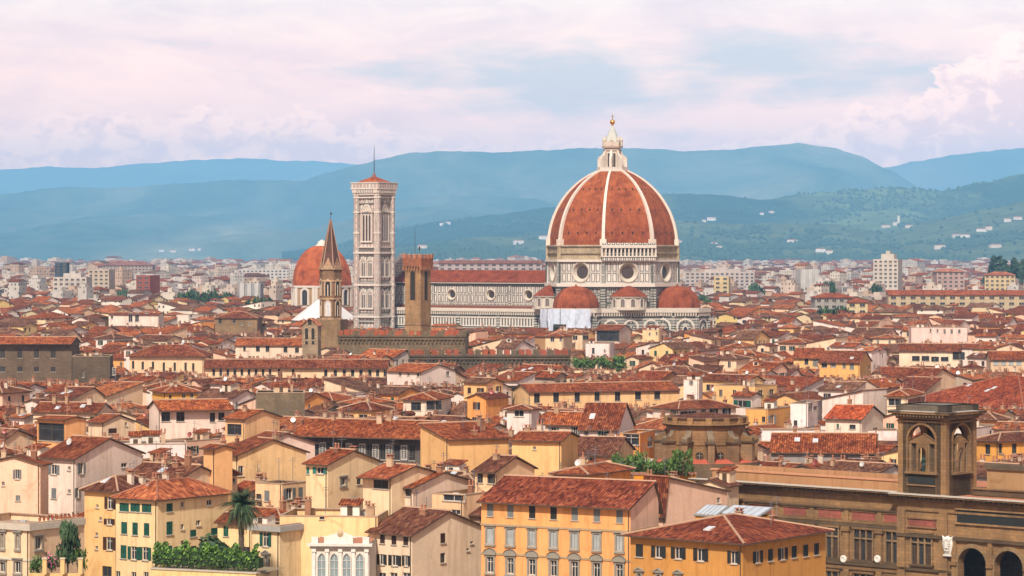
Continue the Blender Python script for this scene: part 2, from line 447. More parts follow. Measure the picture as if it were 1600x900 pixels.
def lerp_pts(pts, x):
    if x <= pts[0][0]: return pts[0][1]
    for (a, b), (c, d) in zip(pts[:-1], pts[1:]):
        if x <= c:
            t = (x - a) / (c - a); t = t * t * (3 - 2 * t) * 0.5 + t * 0.5
            return b + (d - b) * t
    return pts[-1][1]
KD = 2.3        # how far back the hills stand
class Hill:
    def __init__(s, name, label, pts, D0, D1, D2, seed, amp, freq, mat, x0=-260, x1=1860, step=6, rows=64, pw=0.8):
        D0, D1, D2, freq = D0 * KD, D1 * KD, D2 * KD, freq / KD
        s.pts, s.D0, s.D1, s.D2, s.seed, s.amp, s.freq, s.pw = pts, D0, D1, D2, seed, amp, freq, pw
        vs = []; fs = []
        xs = list(range(x0, x1 + 1, step))
        for px in xs:
            for j in range(rows + 1):
                D = D0 + (D2 - D0) * j / rows
                vs.append(((px - CX) / F * D, D, s.h(px, D)))
        n = rows + 1
        for i in range(len(xs) - 1):
            for j in range(rows):
                a = i * n + j
                fs.append((a, a + n, a + n + 1, a + 1))
        me = bpy.data.meshes.new(name); me.from_pydata(vs, [], fs); me.materials.append(mat)
        me.polygons.foreach_set('use_smooth', [True] * len(fs)); me.update()
        s.o = bpy.data.objects.new(name, me); col_root.objects.link(s.o)
        tag(s.o, label, 'hill', kind='structure')
    def h(s, px, D):
        zc = HH + (HY - lerp_pts(s.pts, px)) / F * s.D1
        if zc < 2: zc = 2
        x = (px - CX) / F * D
        v = Vector((x * s.freq + s.seed, D * s.freq * 0.6, s.seed * 1.7))
        nz = mnoise.fractal(v, 0.9, 2.1, 6)
        rg = 1 - abs(mnoise.fractal(v * 0.7 + Vector((7, 3, 1)), 0.9, 2.0, 4))
        t = (D - s.D0) / (s.D1 - s.D0)
        if t <= 1:
            base = (t ** s.pw) * (1 - 0.25 * math.sin(math.pi * t))
            env = math.sin(math.pi * min(1, t)) ** 0.8
            z = zc * (base + env * s.amp * (nz * 0.7 + (rg - 0.75) * 0.9))
            zl = HH + (z - HH)
            lim = HH + (zc - HH) * D / s.D1 * 0.985 - 3 if t < 0.97 else zc
            z = min(z, max(lim, 0.0)) if t < 0.97 else z
            fine = mnoise.fractal(Vector((x * 0.009, D * 0.009, s.seed)), 0.9, 2.0, 3) * 11 * min(1, t * 2)
            return max(-0.8, z + fine)
        k = (D - s.D1) / (s.D2 - s.D1)
        return max(-0.8, zc * (1 - 0.5 * k * k) + nz * s.amp * 30 * k + mnoise.fractal(Vector((x * 0.009, D * 0.009, s.seed)), 0.9, 2.0, 3) * 11)

h_far = hill_mat('far_hill', (0.05, 0.075, 0.045), (0.13, 0.13, 0.09), 0.58, 0.3)
h_main = hill_mat('main_hill', (0.04, 0.07, 0.038), (0.26, 0.25, 0.15), 0.56, 0.75, 0.10)  # strong soft field and forest contrast also paints light and shade of the folds
h_mid = hill_mat('wooded_hill', (0.020, 0.042, 0.022), (0.13, 0.17, 0.07), 0.56, 0.7)
h_near = hill_mat('farmed_hill', (0.038, 0.070, 0.028), (0.105, 0.130, 0.060), 0.48, 1.05)
R0 = Hill('distant_hills', 'palest bluish mountain ridge on the far left horizon', [(-260, 285), (0, 265), (80, 260), (140, 263), (230, 255), (300, 250), (390, 247), (440, 251), (500, 252), (560, 257), (620, 262), (700, 300), (800, 380)], 14200, 17200, 18600, 3.1, 0.10, 0.0004, h_far, x1=860)
R2 = Hill('distant_hills', 'pale blue mountain ridge rising at the right edge behind the saddle', [(1200, 380), (1280, 310), (1340, 276), (1385, 261), (1440, 250), (1500, 240), (1550, 235), (1600, 231), (1700, 226), (1860, 225)], 11600, 14000, 15600, 5.3, 0.10, 0.0005, h_far, x0=1180)
R1 = Hill('mountain_ridge', 'long blue mountain ridge behind the big dome, highest at right of it', [(-260, 322), (0, 304), (90, 292), (180, 293), (300, 285), (380, 280), (470, 282), (510, 270), (560, 258), (600, 247), (640, 239), (700, 236), (780, 238), (840, 234), (900, 231), (960, 230), (1010, 231), (1060, 235), (1130, 233), (1190, 228), (1250, 223), (1300, 229), (1340, 241), (1385, 263), (1450, 300), (1520, 340), (1600, 370), (1860, 390)], 7600, 11200, 13200, 1.7, 0.34, 0.0009, h_main)
R3 = Hill('wooded_hills', 'dark wooded hills climbing to the right edge below the blue ridge', [(-260, 398), (420, 396), (500, 388), (560, 374), (620, 356), (700, 345), (760, 338), (850, 326), (940, 316), (1000, 310), (1060, 303), (1130, 306), (1190, 312), (1250, 304), (1330, 298), (1400, 293), (1470, 299), (1540, 285), (1600, 270), (1700, 252), (1860, 240)], 5200, 7000, 7700, 9.2, 0.20, 0.0012, h_mid, x0=440)
R4 = Hill('farmed_hillside', 'green hillside of fields and scattered villas at the right', [(-260, 400), (560, 399), (640, 385), (760, 372), (860, 368), (1000, 352), (1080, 346), (1150, 352), (1230, 350), (1300, 352), (1380, 362), (1450, 347), (1530, 330), (1600, 316), (1860, 290)], 4300, 5500, 6000, 2.6, 0.20, 0.0016, h_near, x0=600)

# tree cover on the two nearer hills: nobody could count it
def hill_point(hill, px, D):
    return Vector(((px - CX) / F * D, D, hill.h(px, D)))
def clump(mb, p, r, c, rg):
    n = 5
    top = p + Vector((rg.uniform(-.2, .2) * r, rg.uniform(-.2, .2) * r, r * rg.uniform(1.2, 1.9)))
    a0 = rg.uniform(0, 6)
    ring = [p + Vector((math.cos(a0 + 2 * math.pi * i / n) * r * rg.uniform(.8, 1.2), math.sin(a0 + 2 * math.pi * i / n) * r * rg.uniform(.8, 1.2), r * rg.uniform(.35, .75))) for i in range(n)]
    low = [p + Vector((math.cos(a0 + 2 * math.pi * i / n) * r * .7, math.sin(a0 + 2 * math.pi * i / n) * r * .7, -r * .3)) for i in range(n)]
    for i in range(n):
        j = (i + 1) % n
        mb.face([ring[i], ring[j], top], LEAF, c, [(0, 0), (1, 0), (1, 1)])
        mb.face([low[i], low[j], ring[j], ring[i]], LEAF, c, [(0, 0), (1, 0), (1, 1), (0, 1)])
rg = random.Random(5)
mb = MB()
for hill, cnt, thr, x0 in ((R4, 12000, 0.22, 610), (R3, 9000, 0.02, 480)):
    k = 0
    while k < cnt:
        px = rg.uniform(x0, 1680); D = rg.uniform(hill.D0 + 40, hill.D1 + 60)
        x = (px - CX) / F * D
        m_ = mnoise.fractal(Vector((x * 0.0017, D * 0.0008, 4.4)), 0.9, 2.0, 4)
        k += 1
        if m_ < thr and rg.random() > 0.035: continue
        s = rg.uniform(6.0, 11.0)
        g = rg.uniform(0.7, 1.3)
        clump(mb, hill_point(hill, px, D), s, (0.026 * g, 0.052 * g, 0.024 * g), rg)
o = mb.build('hillside_woods')
tag(o, 'dark woods and hedgerows scattered over the hills at the right', 'woods', kind='stuff')

# air
hz = MB(); hz.box(-20500, 20500, -320, 45000, -1.0, 1650, 0)
hm = bpy.data.materials.new('haze_air'); hm.use_nodes = True; hm.node_tree.nodes.clear()
ht = NT(hm.node_tree)
vol = ht.n('ShaderNodeVolumePrincipled', inp={'Color': HAZE_COLOR, 'Density': HAZE_DENSITY, 'Anisotropy': -0.3})
ho = ht.n('ShaderNodeOutputMaterial', inp={'Volume': vol.outputs[0]})
me = bpy.data.meshes.new('haze'); me.from_pydata([tuple(p) for p in hz.v], [], hz.f)
me.materials.append(hm)
import bmesh
bm = bmesh.new(); bm.from_mesh(me); bmesh.ops.remove_doubles(bm, verts=bm.verts, dist=0.01); bmesh.ops.recalc_face_normals(bm, faces=bm.faces); bm.to_mesh(me); bm.free()
haze = bpy.data.objects.new('haze', me); col_root.objects.link(haze)
tag(haze, 'pale blue summer haze filling the air over the city', 'haze', kind='stuff')
# ------------------------------------------------------------------ landmark helpers
def FM(o, t, n):
    """face frame: (a along the wall, b up, d outwards)"""
    t = Vector(t).normalized(); n = Vector(n).normalized(); o = Vector(o)
    return Matrix(((t.x, 0, n.x, o.x), (t.y, 0, n.y, o.y), (t.z, 1, n.z, o.z), (0, 0, 0, 1)))
def ang(d):
    return Vector((math.cos(R(d)), math.sin(R(d)), 0))
def ngon(n, r, cx=0, cy=0, a0=0.0):
    return [(cx + r * math.cos(R(a0 + 360.0 / n * i)), cy + r * math.sin(R(a0 + 360.0 / n * i))) for i in range(n)]
def octg(r, cx=0, cy=0):
    return ngon(8, r, cx, cy, -112.5)           # face 0 looks to -Y, then counter-clockwise
def oct_face(k, r, cx=0, cy=0):
    """frame at the middle of face k of an octagon"""
    n = ang(-90 + 45 * k); ap = r * math.cos(R(22.5))
    t = Vector((-n.y, n.x, 0))
    return FM(Vector((cx, cy, 0)) + n * ap, t, n)
def arch_pts(w, h, spring=None, pointed=True, n=7):
    """outline of an arched opening, base centred on (0,0), counter-clockwise from the lower left"""
    hw = w / 2
    pts = [(-hw, 0), (hw, 0)]
    if pointed:
        rad = w; sp = h - math.sqrt(rad * rad - hw * hw) if spring is None else spring
        for i in range(n + 1):
            a = R(60) * i / n
            pts.append((-hw + rad * math.cos(a), sp + rad * math.sin(a)))
        for i in range(1, n + 1):
            a = R(60) * (1 - i / n)
            pts.append((hw - rad * math.cos(a), sp + rad * math.sin(a)))
    else:
        sp = h - hw
        for i in range(2 * n + 1):
            a = math.pi * i / (2 * n)
            pts.append((hw * math.cos(a), sp + hw * math.sin(a)))
    return pts
def arch_panel(mb, a, b, w, h, d, m, c, pointed=True):
    mb.face([(a + x, b + y, d) for x, y in arch_pts(w, h, None, pointed)], m, c)
def arch_frame(mb, a, b, w, h, fw, d0, d1, m, c, pointed=True, sill=False):
    inn = arch_pts(w, h, None, pointed); k = (w + 2 * fw) / w
    out = [(x * k, y if y <= 1e-6 else y + fw * (0.9 if y < h * 0.98 else 1.2)) for x, y in inn]
    rng = list(range(1, len(inn) - 1)) + [len(inn) - 1]
    seq = list(range(1, len(inn))) + [0]
    for i, j in zip(seq[:-1], seq[1:]):
        pi, pj, qi, qj = inn[i], inn[j], out[i], out[j]
        mb.face([(a + pi[0], b + pi[1], d1), (a + qi[0], b + qi[1], d1), (a + qj[0], b + qj[1], d1), (a + pj[0], b + pj[1], d1)], m, c)
        mb.face([(a + qi[0], b + qi[1], d0), (a + qj[0], b + qj[1], d0), (a + qj[0], b + qj[1], d1), (a + qi[0], b + qi[1], d1)], m, c)
        mb.face([(a + pi[0], b + pi[1], d1), (a + pj[0], b + pj[1], d1), (a + pj[0], b + pj[1], d0), (a + pi[0], b + pi[1], d0)], m, c)
    if sill: mb.box(a - w / 2 - fw, a + w / 2 + fw, b - fw * 0.8, b, d0, d1 + 0.1, m, c)
def wall_round(mb, a0, a1, b0, b1, ca, cb, r, m, c, vo=0.0, n=32):
    """wall rectangle in a face frame with a round hole"""
    q = r * 1.12
    def fc(p): mb.face([(x, y, 0) for x, y in p], m, c, [(x, y - vo) for x, y in p])
    fc([(a0, b0), (ca - q, b0), (ca - q, b1), (a0, b1)]); fc([(ca + q, b0), (a1, b0), (a1, b1), (ca + q, b1)])
    fc([(ca - q, b0), (ca + q, b0), (ca + q, cb - q), (ca - q, cb - q)]); fc([(ca - q, cb + q), (ca + q, cb + q), (ca + q, b1), (ca - q, b1)])
    def sq(t):
        x, y = math.cos(t), math.sin(t); k = q / max(abs(x), abs(y)); return (ca + x * k, cb + y * k)
    for i in range(n):
        t0 = 2 * math.pi * (i + .5) / n; t1 = 2 * math.pi * (i + 1.5) / n
        t0 = 2 * math.pi * i / n; t1 = 2 * math.pi * (i + 1) / n
        fc([(ca + r * math.cos(t0), cb + r * math.sin(t0)), sq(t0), sq(t1), (ca + r * math.cos(t1), cb + r * math.sin(t1))])
def oculus(M, ca, cb, r, rg_, parent, depth=1.3, white=(0.46, 0.41, 0.34)):
    f = MB(M, True)
    prof = [(r + 0.05, -0.1), (r + 0.62, 0.0), (r + 0.62, 0.35), (r + 0.25, 0.5), (r - 0.05, 0.3), (rg_ + 0.25, -depth + 0.1), (rg_, -depth + 0.15), (rg_, -depth)]
    n = 32
    for i in range(n):
        t0 = 2 * math.pi * i / n; t1 = 2 * math.pi * (i + 1) / n
        for (r0, d0), (r1, d1) in zip(prof[:-1], prof[1:]):
            f.face([(ca + r0 * math.cos(t0), cb + r0 * math.sin(t0), d0), (ca + r0 * math.cos(t1), cb + r0 * math.sin(t1), d0),
                    (ca + r1 * math.cos(t1), cb + r1 * math.sin(t1), d1), (ca + r1 * math.cos(t0), cb + r1 * math.sin(t0), d1)][::-1], TRIM, white)
    o = f.build('round_window', MATS, parent)
    g = MB(M, True); g.face([(ca + rg_ * math.cos(2 * math.pi * i / n), cb + rg_ * math.sin(2 * math.pi * i / n), -depth + 0.02) for i in range(n)], GLASS, (0, 0, 0))
    g.build('pane', MATS, o)
    return o
KEEP = []      # (matrix, x0, x1, y0, y1) footprints and picture spans nothing may stand in front of
def keep(root_loc, rz, x0, x1, y0, y1, pxs=None, vb=None):
    M = Matrix.Translation(Vector(root_loc)) @ Matrix.Rotation(rz, 4, 'Z')
    cs = [M @ Vector((x, y, 0)) for x, y in ((x0, y0), (x1, y0), (x1, y1), (x0, y1))]
    if pxs is None: p = [proj(c)[0] for c in cs]; pxs = (min(p), max(p))
    KEEP.append(dict(poly=[(c.x, c.y) for c in cs], near=min(c.y for c in cs), D=sum(c.y for c in cs) / 4, px=pxs, vb=vb))

WHITE = (0.56, 0.51, 0.45); WARMW = (0.50, 0.44, 0.37); TERRA = (0.275, 0.072, 0.026); BRICKW = (0.30, 0.23, 0.15)
# ------------------------------------------------------------------ cathedral
TH = R(-32.4)
C0 = Vector(((957 - 800) / F * 1345, 1345, 0))
cath = empty('cathedral', C0, TH, 'cathedral of striped white and green marble under the largest red ribbed dome', 'cathedral')
keep(C0, TH, -122, 50, -46, 46, vb=None)
RD = 30.5
# drum
mb = MB()
for k in range(8):
    M = oct_face(k, RD); hw = RD * math.sin(R(22.5))
    w = MB(M, True)
    wall_round(w, -hw, hw, 40.2, 50.0, 0, 45.2, 4.1, MARBLE, (1, 1, 1), vo=40.45)
    for a in (-1, 1):
        w.box(a * hw - 0.9, a * hw + 0.9, 40.2, 50.0, -0.2, 0.35, MARBLE2, (1.05, 1.05, 1.05), 'd')
    w.box(-hw - 0.4, hw + 0.4, 49.9, 50.9, -0.3, 0.95, TRIM, WHITE)
    w.box(-hw - 0.5, hw + 0.5, 38.6, 40.2, -0.3, 1.25, TRIM, WHITE)
    w.box(-hw - 0.3, hw + 0.3, 37.9, 38.6, -0.3, 0.8, GREENM_SHADE, (0.09, 0.09, 0.08))
    # lower striped body
    w.face([(-hw, 0, 0), (hw, 0, 0), (hw, 38.6, 0), (-hw, 38.6, 0)], MARBLE2, (0.72, 0.72, 0.72))
    w.box(-hw - .2, hw + .2, 33.4, 34.0, -.2, .35, TRIM, (.36, .33, .29)); w.box(-hw - .2, hw + .2, 31.2, 31.7, -.2, .4, GREENM_SHADE, (0.07, 0.08, 0.07))
    for a in (-1, 1): w.box(a * hw - 1.3, a * hw + 1.3, 0, 38, -0.2, 0.5, STRIPE, (0.9, 0.9, 0.9), 'd')
    mb.v += [] 
    i0 = len(mb.v)
    mb.v.extend(w.v); mb.f.extend([tuple(q + i0 for q in f_) for f_ in w.f]); mb.m += w.m; mb.c += w.c; mb.uv += w.uv; mb.sm += w.sm
mb.build('drum', MATS, cath)
for k in range(8):
    oculus(oct_face(k, RD), 0, 45.2, 4.1, 2.95, cath)
# unfinished brick band and the one finished gallery
mb = MB()
o8 = octg(RD - 0.25)
mb.prism(o8, 50.6, 57.3, STONE, (0.36, 0.29, 0.19))
for k in range(8):
    M = oct_face(k, RD - 0.25); hw = (RD - .25) * math.sin(R(22.5)); w = MB(M, True)
    w.box(-hw - .2, hw + .2, 53.4, 54.0, -.2, .5, STONE, (0.26, 0.2, 0.13)); w.box(-hw - .2, hw + .2, 56.9, 57.6, -.2, .7, STONE, (0.45, 0.38, 0.27))
    w.box(-hw - .9, -hw + .9, 50.6, 57.2, -.3, .5, STONE, (0.42, 0.34, 0.22)); w.box(hw - .9, hw + .9, 50.6, 57.2, -.3, .5, STONE, (0.42, 0.34, 0.22))
    i0 = len(mb.v); mb.v.extend(w.v); mb.f.extend([tuple(q + i0 for q in f_) for f_ in w.f]); mb.m += w.m; mb.c += w.c; mb.uv += w.uv; mb.sm += w.sm
mb.build('brick_band', MATS, cath)
w = MB(oct_face(1, RD + 0.1), True); hw = RD * math.sin(R(22.5)) + 0.9
w.box(-hw, hw, 50.5, 52.3, 0, 1.6, MARBLE2, (1.1, 1.1, 1.1)); w.box(-hw - .3, hw + .3, 52.1, 52.6, 0, 2.0, TRIM, WHITE)
w.box(-hw - .2, hw + .2, 56.2, 57.4, 0, 1.9, TRIM, WHITE); w.box(-hw, hw, 57.4, 58.5, 1.1, 1.6, MARBLE2, (1.1, 1.1, 1.1))
w.box(-hw, hw, 52.6, 56.2, 0.0, 0.15, GREENM_SHADE, (0.03, 0.03, 0.03))  # near-black strip paints the shade behind the arcade
n_ar = 14; st = 2 * hw / n_ar
for i in range(n_ar + 1):
    a = -hw + i * st; w.box(a - .33, a + .33, 52.6, 56.2, 0.1, 1.5, TRIM, WHITE)
for i in range(n_ar):
    a = -hw + (i + .5) * st
    for s_ in (-1, 1): w.face([(a + s_ * st / 2, 56.2, 1.48), (a + s_ * st / 2, 55.0, 1.48), (a + s_ * st * .3, 55.75, 1.48), (a, 56.0, 1.48)][::-s_], TRIM, WHITE)
w.build('gallery', MATS, cath)
# dome shell
RB, RHO = 29.6, 37.5
def dome_r(z): 
    h = z - 57.3
    return math.sqrt(max(0.0, RHO * RHO - h * h)) - (RHO - RB)
zs = [57.3 + (92.0 - 57.3) * (i / 18.0) for i in range(19)]
mb = MB()
for k in range(8):
    a0, a1 = -112.5 + 45 * k, -67.5 + 45 * k; arc = 0
    n = ang(-90 + 45 * k); t = Vector((-n.y, n.x, 0))
    for i in range(18):
        r0, r1 = dome_r(zs[i]), dome_r(zs[i + 1]); ln = math.hypot(r1 - r0, zs[i + 1] - zs[i])
        q = [ang(a0) * r0 + Vector((0, 0, zs[i])), ang(a1) * r0 + Vector((0, 0, zs[i])), ang(a1) * r1 + Vector((0, 0, zs[i + 1])), ang(a0) * r1 + Vector((0, 0, zs[i + 1]))]
        mb.face(q, DOME, TERRA, [(q[0].dot(t), arc), (q[1].dot(t), arc), (q[2].dot(t), arc + ln), (q[3].dot(t), arc + ln)]); arc += ln
    for row, zc in enumerate((63.0, 73.5, 83.0)):
        r = dome_r(zc) * math.cos(R(22.5)); sl = math.atan2(dome_r(zc - 1) - dome_r(zc + 1), 2)
        for j in range(4):
            a = (j - 1.5) * dome_r(zc) * 0.165
            pc = n * r + t * a + Vector((0, 0, zc)); up = (Vector((0, 0, 1)) * math.cos(sl) - n * math.sin(sl)); on = (n * math.cos(sl) + Vector((0, 0, 1)) * math.sin(sl))
            hw_, hh_ = 0.34, 0.55
            mb.face([pc + t * x * hw_ + up * y * hh_ + on * 0.12 for x, y in ((-1, -1), (1, -1), (1, 1), (-1, 1))], GREENM_SHADE, (0.01, 0.008, 0.006))  # near-black patches paint the shade inside small holes, no real hollows
dome_o = mb.build('dome', MATS, cath)
for k in range(8):
    d = ang(-112.5 + 45 * k); t = Vector((-d.y, d.x, 0)); r_ = MB()
    for i in range(18):
        w0 = 0.78 - 0.30 * i / 18; w1 = 0.78 - 0.30 * (i + 1) / 18; out0 = 0.95 - .25 * i / 18; out1 = 0.95 - .25 * (i + 1) / 18
        r0, r1 = dome_r(zs[i]), dome_r(zs[i + 1])
        def pt(r, z, s_, out): return d * (r + out) + t * s_ + Vector((0, 0, z + out * .35))
        A = [pt(r0, zs[i], -w0, -.8), pt(r0, zs[i], -w0, out0), pt(r0, zs[i], w0, out0), pt(r0, zs[i], w0, -.8)]
        B = [pt(r1, zs[i + 1], -w1, -.8), pt(r1, zs[i + 1], -w1, out1), pt(r1, zs[i + 1], w1, out1), pt(r1, zs[i + 1], w1, -.8)]
        for j in range(3): r_.face([A[j], A[j + 1], B[j + 1], B[j]], TRIM, (0.58, 0.52, 0.45))
    r_.box  # keep
    base = MB(Matrix.Translation(d * (RB + .2)) @ Matrix.Rotation(R(-112.5 + 45 * k), 4, 'Z'))
    base.box(-1, 1.1, -1.5, 1.5, 57.2, 60.2, TRIM, (0.62, 0.53, 0.44))
    i0 = len(r_.v); r_.v.extend(base.v); r_.f.extend([tuple(q + i0 for q in f_) for f_ in base.f]); r_.m += base.m; r_.c += base.c; r_.uv += base.uv; r_.sm += base.sm
    r_.build('rib', MATS, dome_o)
# lantern
L = MB()
L.prism(octg(7.4), 91.3, 92.6, TRIM, WHITE, bottom=True)
for k in range(8):
    w = MB(oct_face(k, 7.2), True); hw = 7.2 * math.sin(R(22.5))
    w.box(-hw, hw, 92.6, 93.5, -.15, .1, TRIM, (0.5, 0.45, 0.4))
    i0 = len(L.v); L.v.extend(w.v); L.f.extend([tuple(q + i0 for q in f_) for f_ in w.f]); L.m += w.m; L.c += w.c; L.uv += w.uv; L.sm += w.sm
L.prism(octg(3.7), 92.6, 102.4, TRIM, WHITE)
L.prism(octg(4.2), 101.2, 101.7, TRIM, WARMW, bottom=True)
L.prism(octg(4.9), 102.4, 103.3, TRIM, (0.36, 0.28, 0.22), bottom=True)
L.prism(octg(4.3), 103.3, 105.4, TRIM, WARMW)
lan = L.build('lantern', MATS, cath)
for k in range(8):
    d = -112.5 + 45 * k
    b_ = MB(Matrix.Rotation(R(d), 4, 'Z'))
    for z0, z1, x in ((92.6, 97.2, 6.9), ):
        b_.box(5.6, x, -.55, .55, z0, z1, TRIM, WHITE)
    pr = [(3.3, 93.5), (5.7, 93.5), (5.7, 97.2), (6.9, 97.2), (6.4, 98.4), (5.4, 98.8), (4.6, 99.8), (4.2, 101.2), (3.3, 101.2)]
    for s_ in (-1, 1):
        q = [(x, s_ * .5, z) for x, z in pr]; b_.face(q if s_ > 0 else q[::-1], TRIM, WARMW)
    for (x0, z0), (x1, z1) in zip(pr[:-1], pr[1:]): b_.face([(x0, -.5, z0), (x0, .5, z0), (x1, .5, z1), (x1, -.5, z1)][::-1], TRIM, WHITE)
    b_.build('buttress', MATS, lan)
    pn = MB(Matrix.Rotation(R(d), 4, 'Z')); pn.lathe([(.55, 103.3), (.55, 105.6), (.75, 105.8), (0.0, 108.0)], 6, 4.25, 0, TRIM, WARMW); pn.build('pinnacle', MATS, lan)
    w = MB(oct_face(k, 3.72), True); arch_panel(w, 0, 93.4, 1.15, 6.6, 0.03, GLASS, (0, 0, 0), False); w.build('window', MATS, lan)
c_ = MB(); c_.prism(octg(3.7), 105.4, 112.8, TRIM, (0.40, 0.42, 0.39), pts1=octg(0.35)); c_.build('spire', MATS, lan)
c_ = MB(); c_.lathe([(0, 112.6), (.5, 112.8), (.55, 113.2)] + [(1.2 * math.sin(a), 114.4 - 1.2 * math.cos(a)) for a in [R(20 + 16 * i) for i in range(11)]], 16, 0, 0, GOLD, (0.85, 0.45, 0.12))
c_.build('ball', MATS, lan)
c_ = MB(); c_.box(-.13, .13, -.13, .13, 115.4, 118.0, METAL, (.35, .27, .15)); c_.box(-.75, .75, -.12, .12, 116.7, 117.0, METAL, (.35, .27, .15)); c_.build('cross', MATS, lan)

def corbels(w, a0, a1, b0, b1, d, step, m=TRIM, c=WARMW, dark=(0.04, 0.04, 0.035)):
    w.box(a0, a1, b0, b1 - .2, d * .1, d * .25, GREENM_SHADE, dark)
    n = max(2, int((a1 - a0) / step)); st_ = (a1 - a0) / n
    for i in range(n): w.box(a0 + i * st_ + st_ * .2, a0 + i * st_ + st_ * .75, b0 + .1, b1 - .1, d * .2, d * .95, m, c)
    w.box(a0 - d * .4, a1 + d * .4, b1 - .2, b1 + .55, 0, d * 1.15, m, c)
def join(mb, w):
    i0 = len(mb.v); mb.v.extend(w.v); mb.f.extend([tuple(q + i0 for q in f_) for f_ in w.f]); mb.m += w.m; mb.c += w.c; mb.uv += w.uv; mb.sm += w.sm
# tribunes with half domes
for nm, d_ang, dist in (('south', -90, 32.6), ('east', 0, 34.2)):
    c = ang(d_ang) * dist
    RT = 14.3
    mb = MB()
    for k in range(8):
        M = oct_face(k, RT, c.x, c.y); hw = RT * math.sin(R(22.5)); w = MB(M, True)
        w.face([(-hw, 0, 0), (hw, 0, 0), (hw, 27, 0), (-hw, 27, 0)], STRIPE, (.95, .95, .95))
        for a in (-1, 1): w.box(a * hw - .8, a * hw + .8, 0, 25.5, -.2, .45, STRIPE, (1.15, 1.15, 1.15))
        arch_panel(w, 0, 12.0, 7.0, 11.6, 0.05, STRIPE, (1.2, 1.2, 1.2), False)
        arch_frame(w, 0, 12.0, 7.0, 11.6, .75, 0, .4, TRIM, WHITE, False)
        arch_frame(w, 0, 12.0, 5.4, 10.6, .3, 0, .25, GREENM_SHADE, (.05, .06, .055), False)
        arch_panel(w, 0, 12.0, 2.0, 8.8, 0.12, GLASS, (0, 0, 0), True); arch_frame(w, 0, 12.0, 2.0, 8.8, .4, 0, .3, TRIM, WHITE, True)
        corbels(w, -hw, hw, 25.4, 27.2, 1.0, 1.1)
        w.box(-hw, hw, 27.7, 28.9, .75, 1.0, TRIM, (.48, .43, .37))
        join(mb, w)
    mb.prism(octg(RT + 0.6, c.x, c.y), 26.9, 27.7, TRIM, (0.42, 0.37, 0.31))
    mb.prism(octg(10.9, c.x, c.y), 27.7, 29.0, TRIM, WHITE)
    mb.build('tribune_wall', MATS, cath)
    mb = MB(); prof = [(10.7 * math.cos(a) ** 0.9, 28.9 + 10.0 * math.sin(a)) for a in [R(90 * i / 9) for i in range(9)]] + [(0.8, 38.9), (0.0, 39.9)]
    for k in range(8):
        n = ang(-90 + 45 * k); t = Vector((-n.y, n.x, 0)); a0, a1 = -112.5 + 45 * k, -67.5 + 45 * k; arc = 0
        for (r0, z0), (r1, z1) in zip(prof[:-1], prof[1:]):
            q = [c + ang(a0) * r0 + Vector((0, 0, z0)), c + ang(a1) * r0 + Vector((0, 0, z0)), c + ang(a1) * r1 + Vector((0, 0, z1)), c + ang(a0) * r1 + Vector((0, 0, z1))]
            ln = math.hypot(r1 - r0, z1 - z0)
            uv = [((p - c).dot(t), arc + (ln if i > 1 else 0)) for i, p in enumerate(q)]; arc += ln
            if r1 < 1e-6: q = q[:3]; uv = uv[:3]
            mb.face(q, DOME, (0.24, 0.060, 0.024), uv, True)
    mb.build('tribune_dome', MATS, cath)
# the two small exedras
for nm, d_ang, dist, rr in (('se', -45, 28.6, 8.0), ('sw', -135, 29.5, 7.2)):
    c = ang(d_ang) * dist; n = ang(d_ang); t = Vector((-n.y, n.x, 0)); mb = MB()
    mb.lathe([(rr, 27.9), (rr, 28), (rr + .8, 28.2), (rr + .8, 29.2), (rr, 29.3), (rr, 33.6), (rr + .6, 33.8), (rr + .7, 34.3), (rr * .2, 34.3)], 20, c.x, c.y, TRIM, WARMW, False, R(d_ang - 90), R(d_ang + 90))
    lw = MB(FM(c + n * 4.5, t, n), True); lw.box(-14, 14, 0, 27, -6, 0, STRIPE, (.95, .95, .95))
    corbels(lw, -14, 14, 25.4, 27.2, 1.0, 1.1); lw.box(-14, 14, 27.7, 28.9, .75, 1.0, TRIM, (.48, .43, .37))
    for a in (-9.3, 0, 9.3):
        arch_panel(lw, a, 13, 5.6, 10.2, .05, STRIPE, (1.2, 1.2, 1.2), False); arch_frame(lw, a, 13, 5.6, 10.2, .7, 0, .4, TRIM, WHITE, False)
        arch_frame(lw, a, 13, 4.0, 9.0, .3, 0, .2, GREENM_SHADE, (.05, .06, .055), False)
    join(mb, lw)
    mb.build('exedra_wall', MATS, cath)
    mb = MB(); mb.lathe([(rr + .8, 34.3), (rr * .72, 36.6), (rr * .35, 38.4), (0.0, 39.4)], 20, c.x, c.y, DOME, (0.21, 0.05, 0.022), True, R(d_ang - 90), R(d_ang + 90)); mb.build('exedra_roof', MATS, cath)
    for i in range(5):
        a = d_ang - 66 + 33 * i; nn = ang(a); w = MB(FM(c + nn * (rr + .02), Vector((-nn.y, nn.x, 0)), nn), True)
        arch_panel(w, 0, 29.6, 1.9, 3.6, .03, TRIM, (.16, .13, .11), False); arch_frame(w, 0, 29.6, 1.9, 3.6, .35, 0, .3, TRIM, WHITE, False); w.build('niche', MATS, cath)  # flat dark panel paints the shade of each niche recess
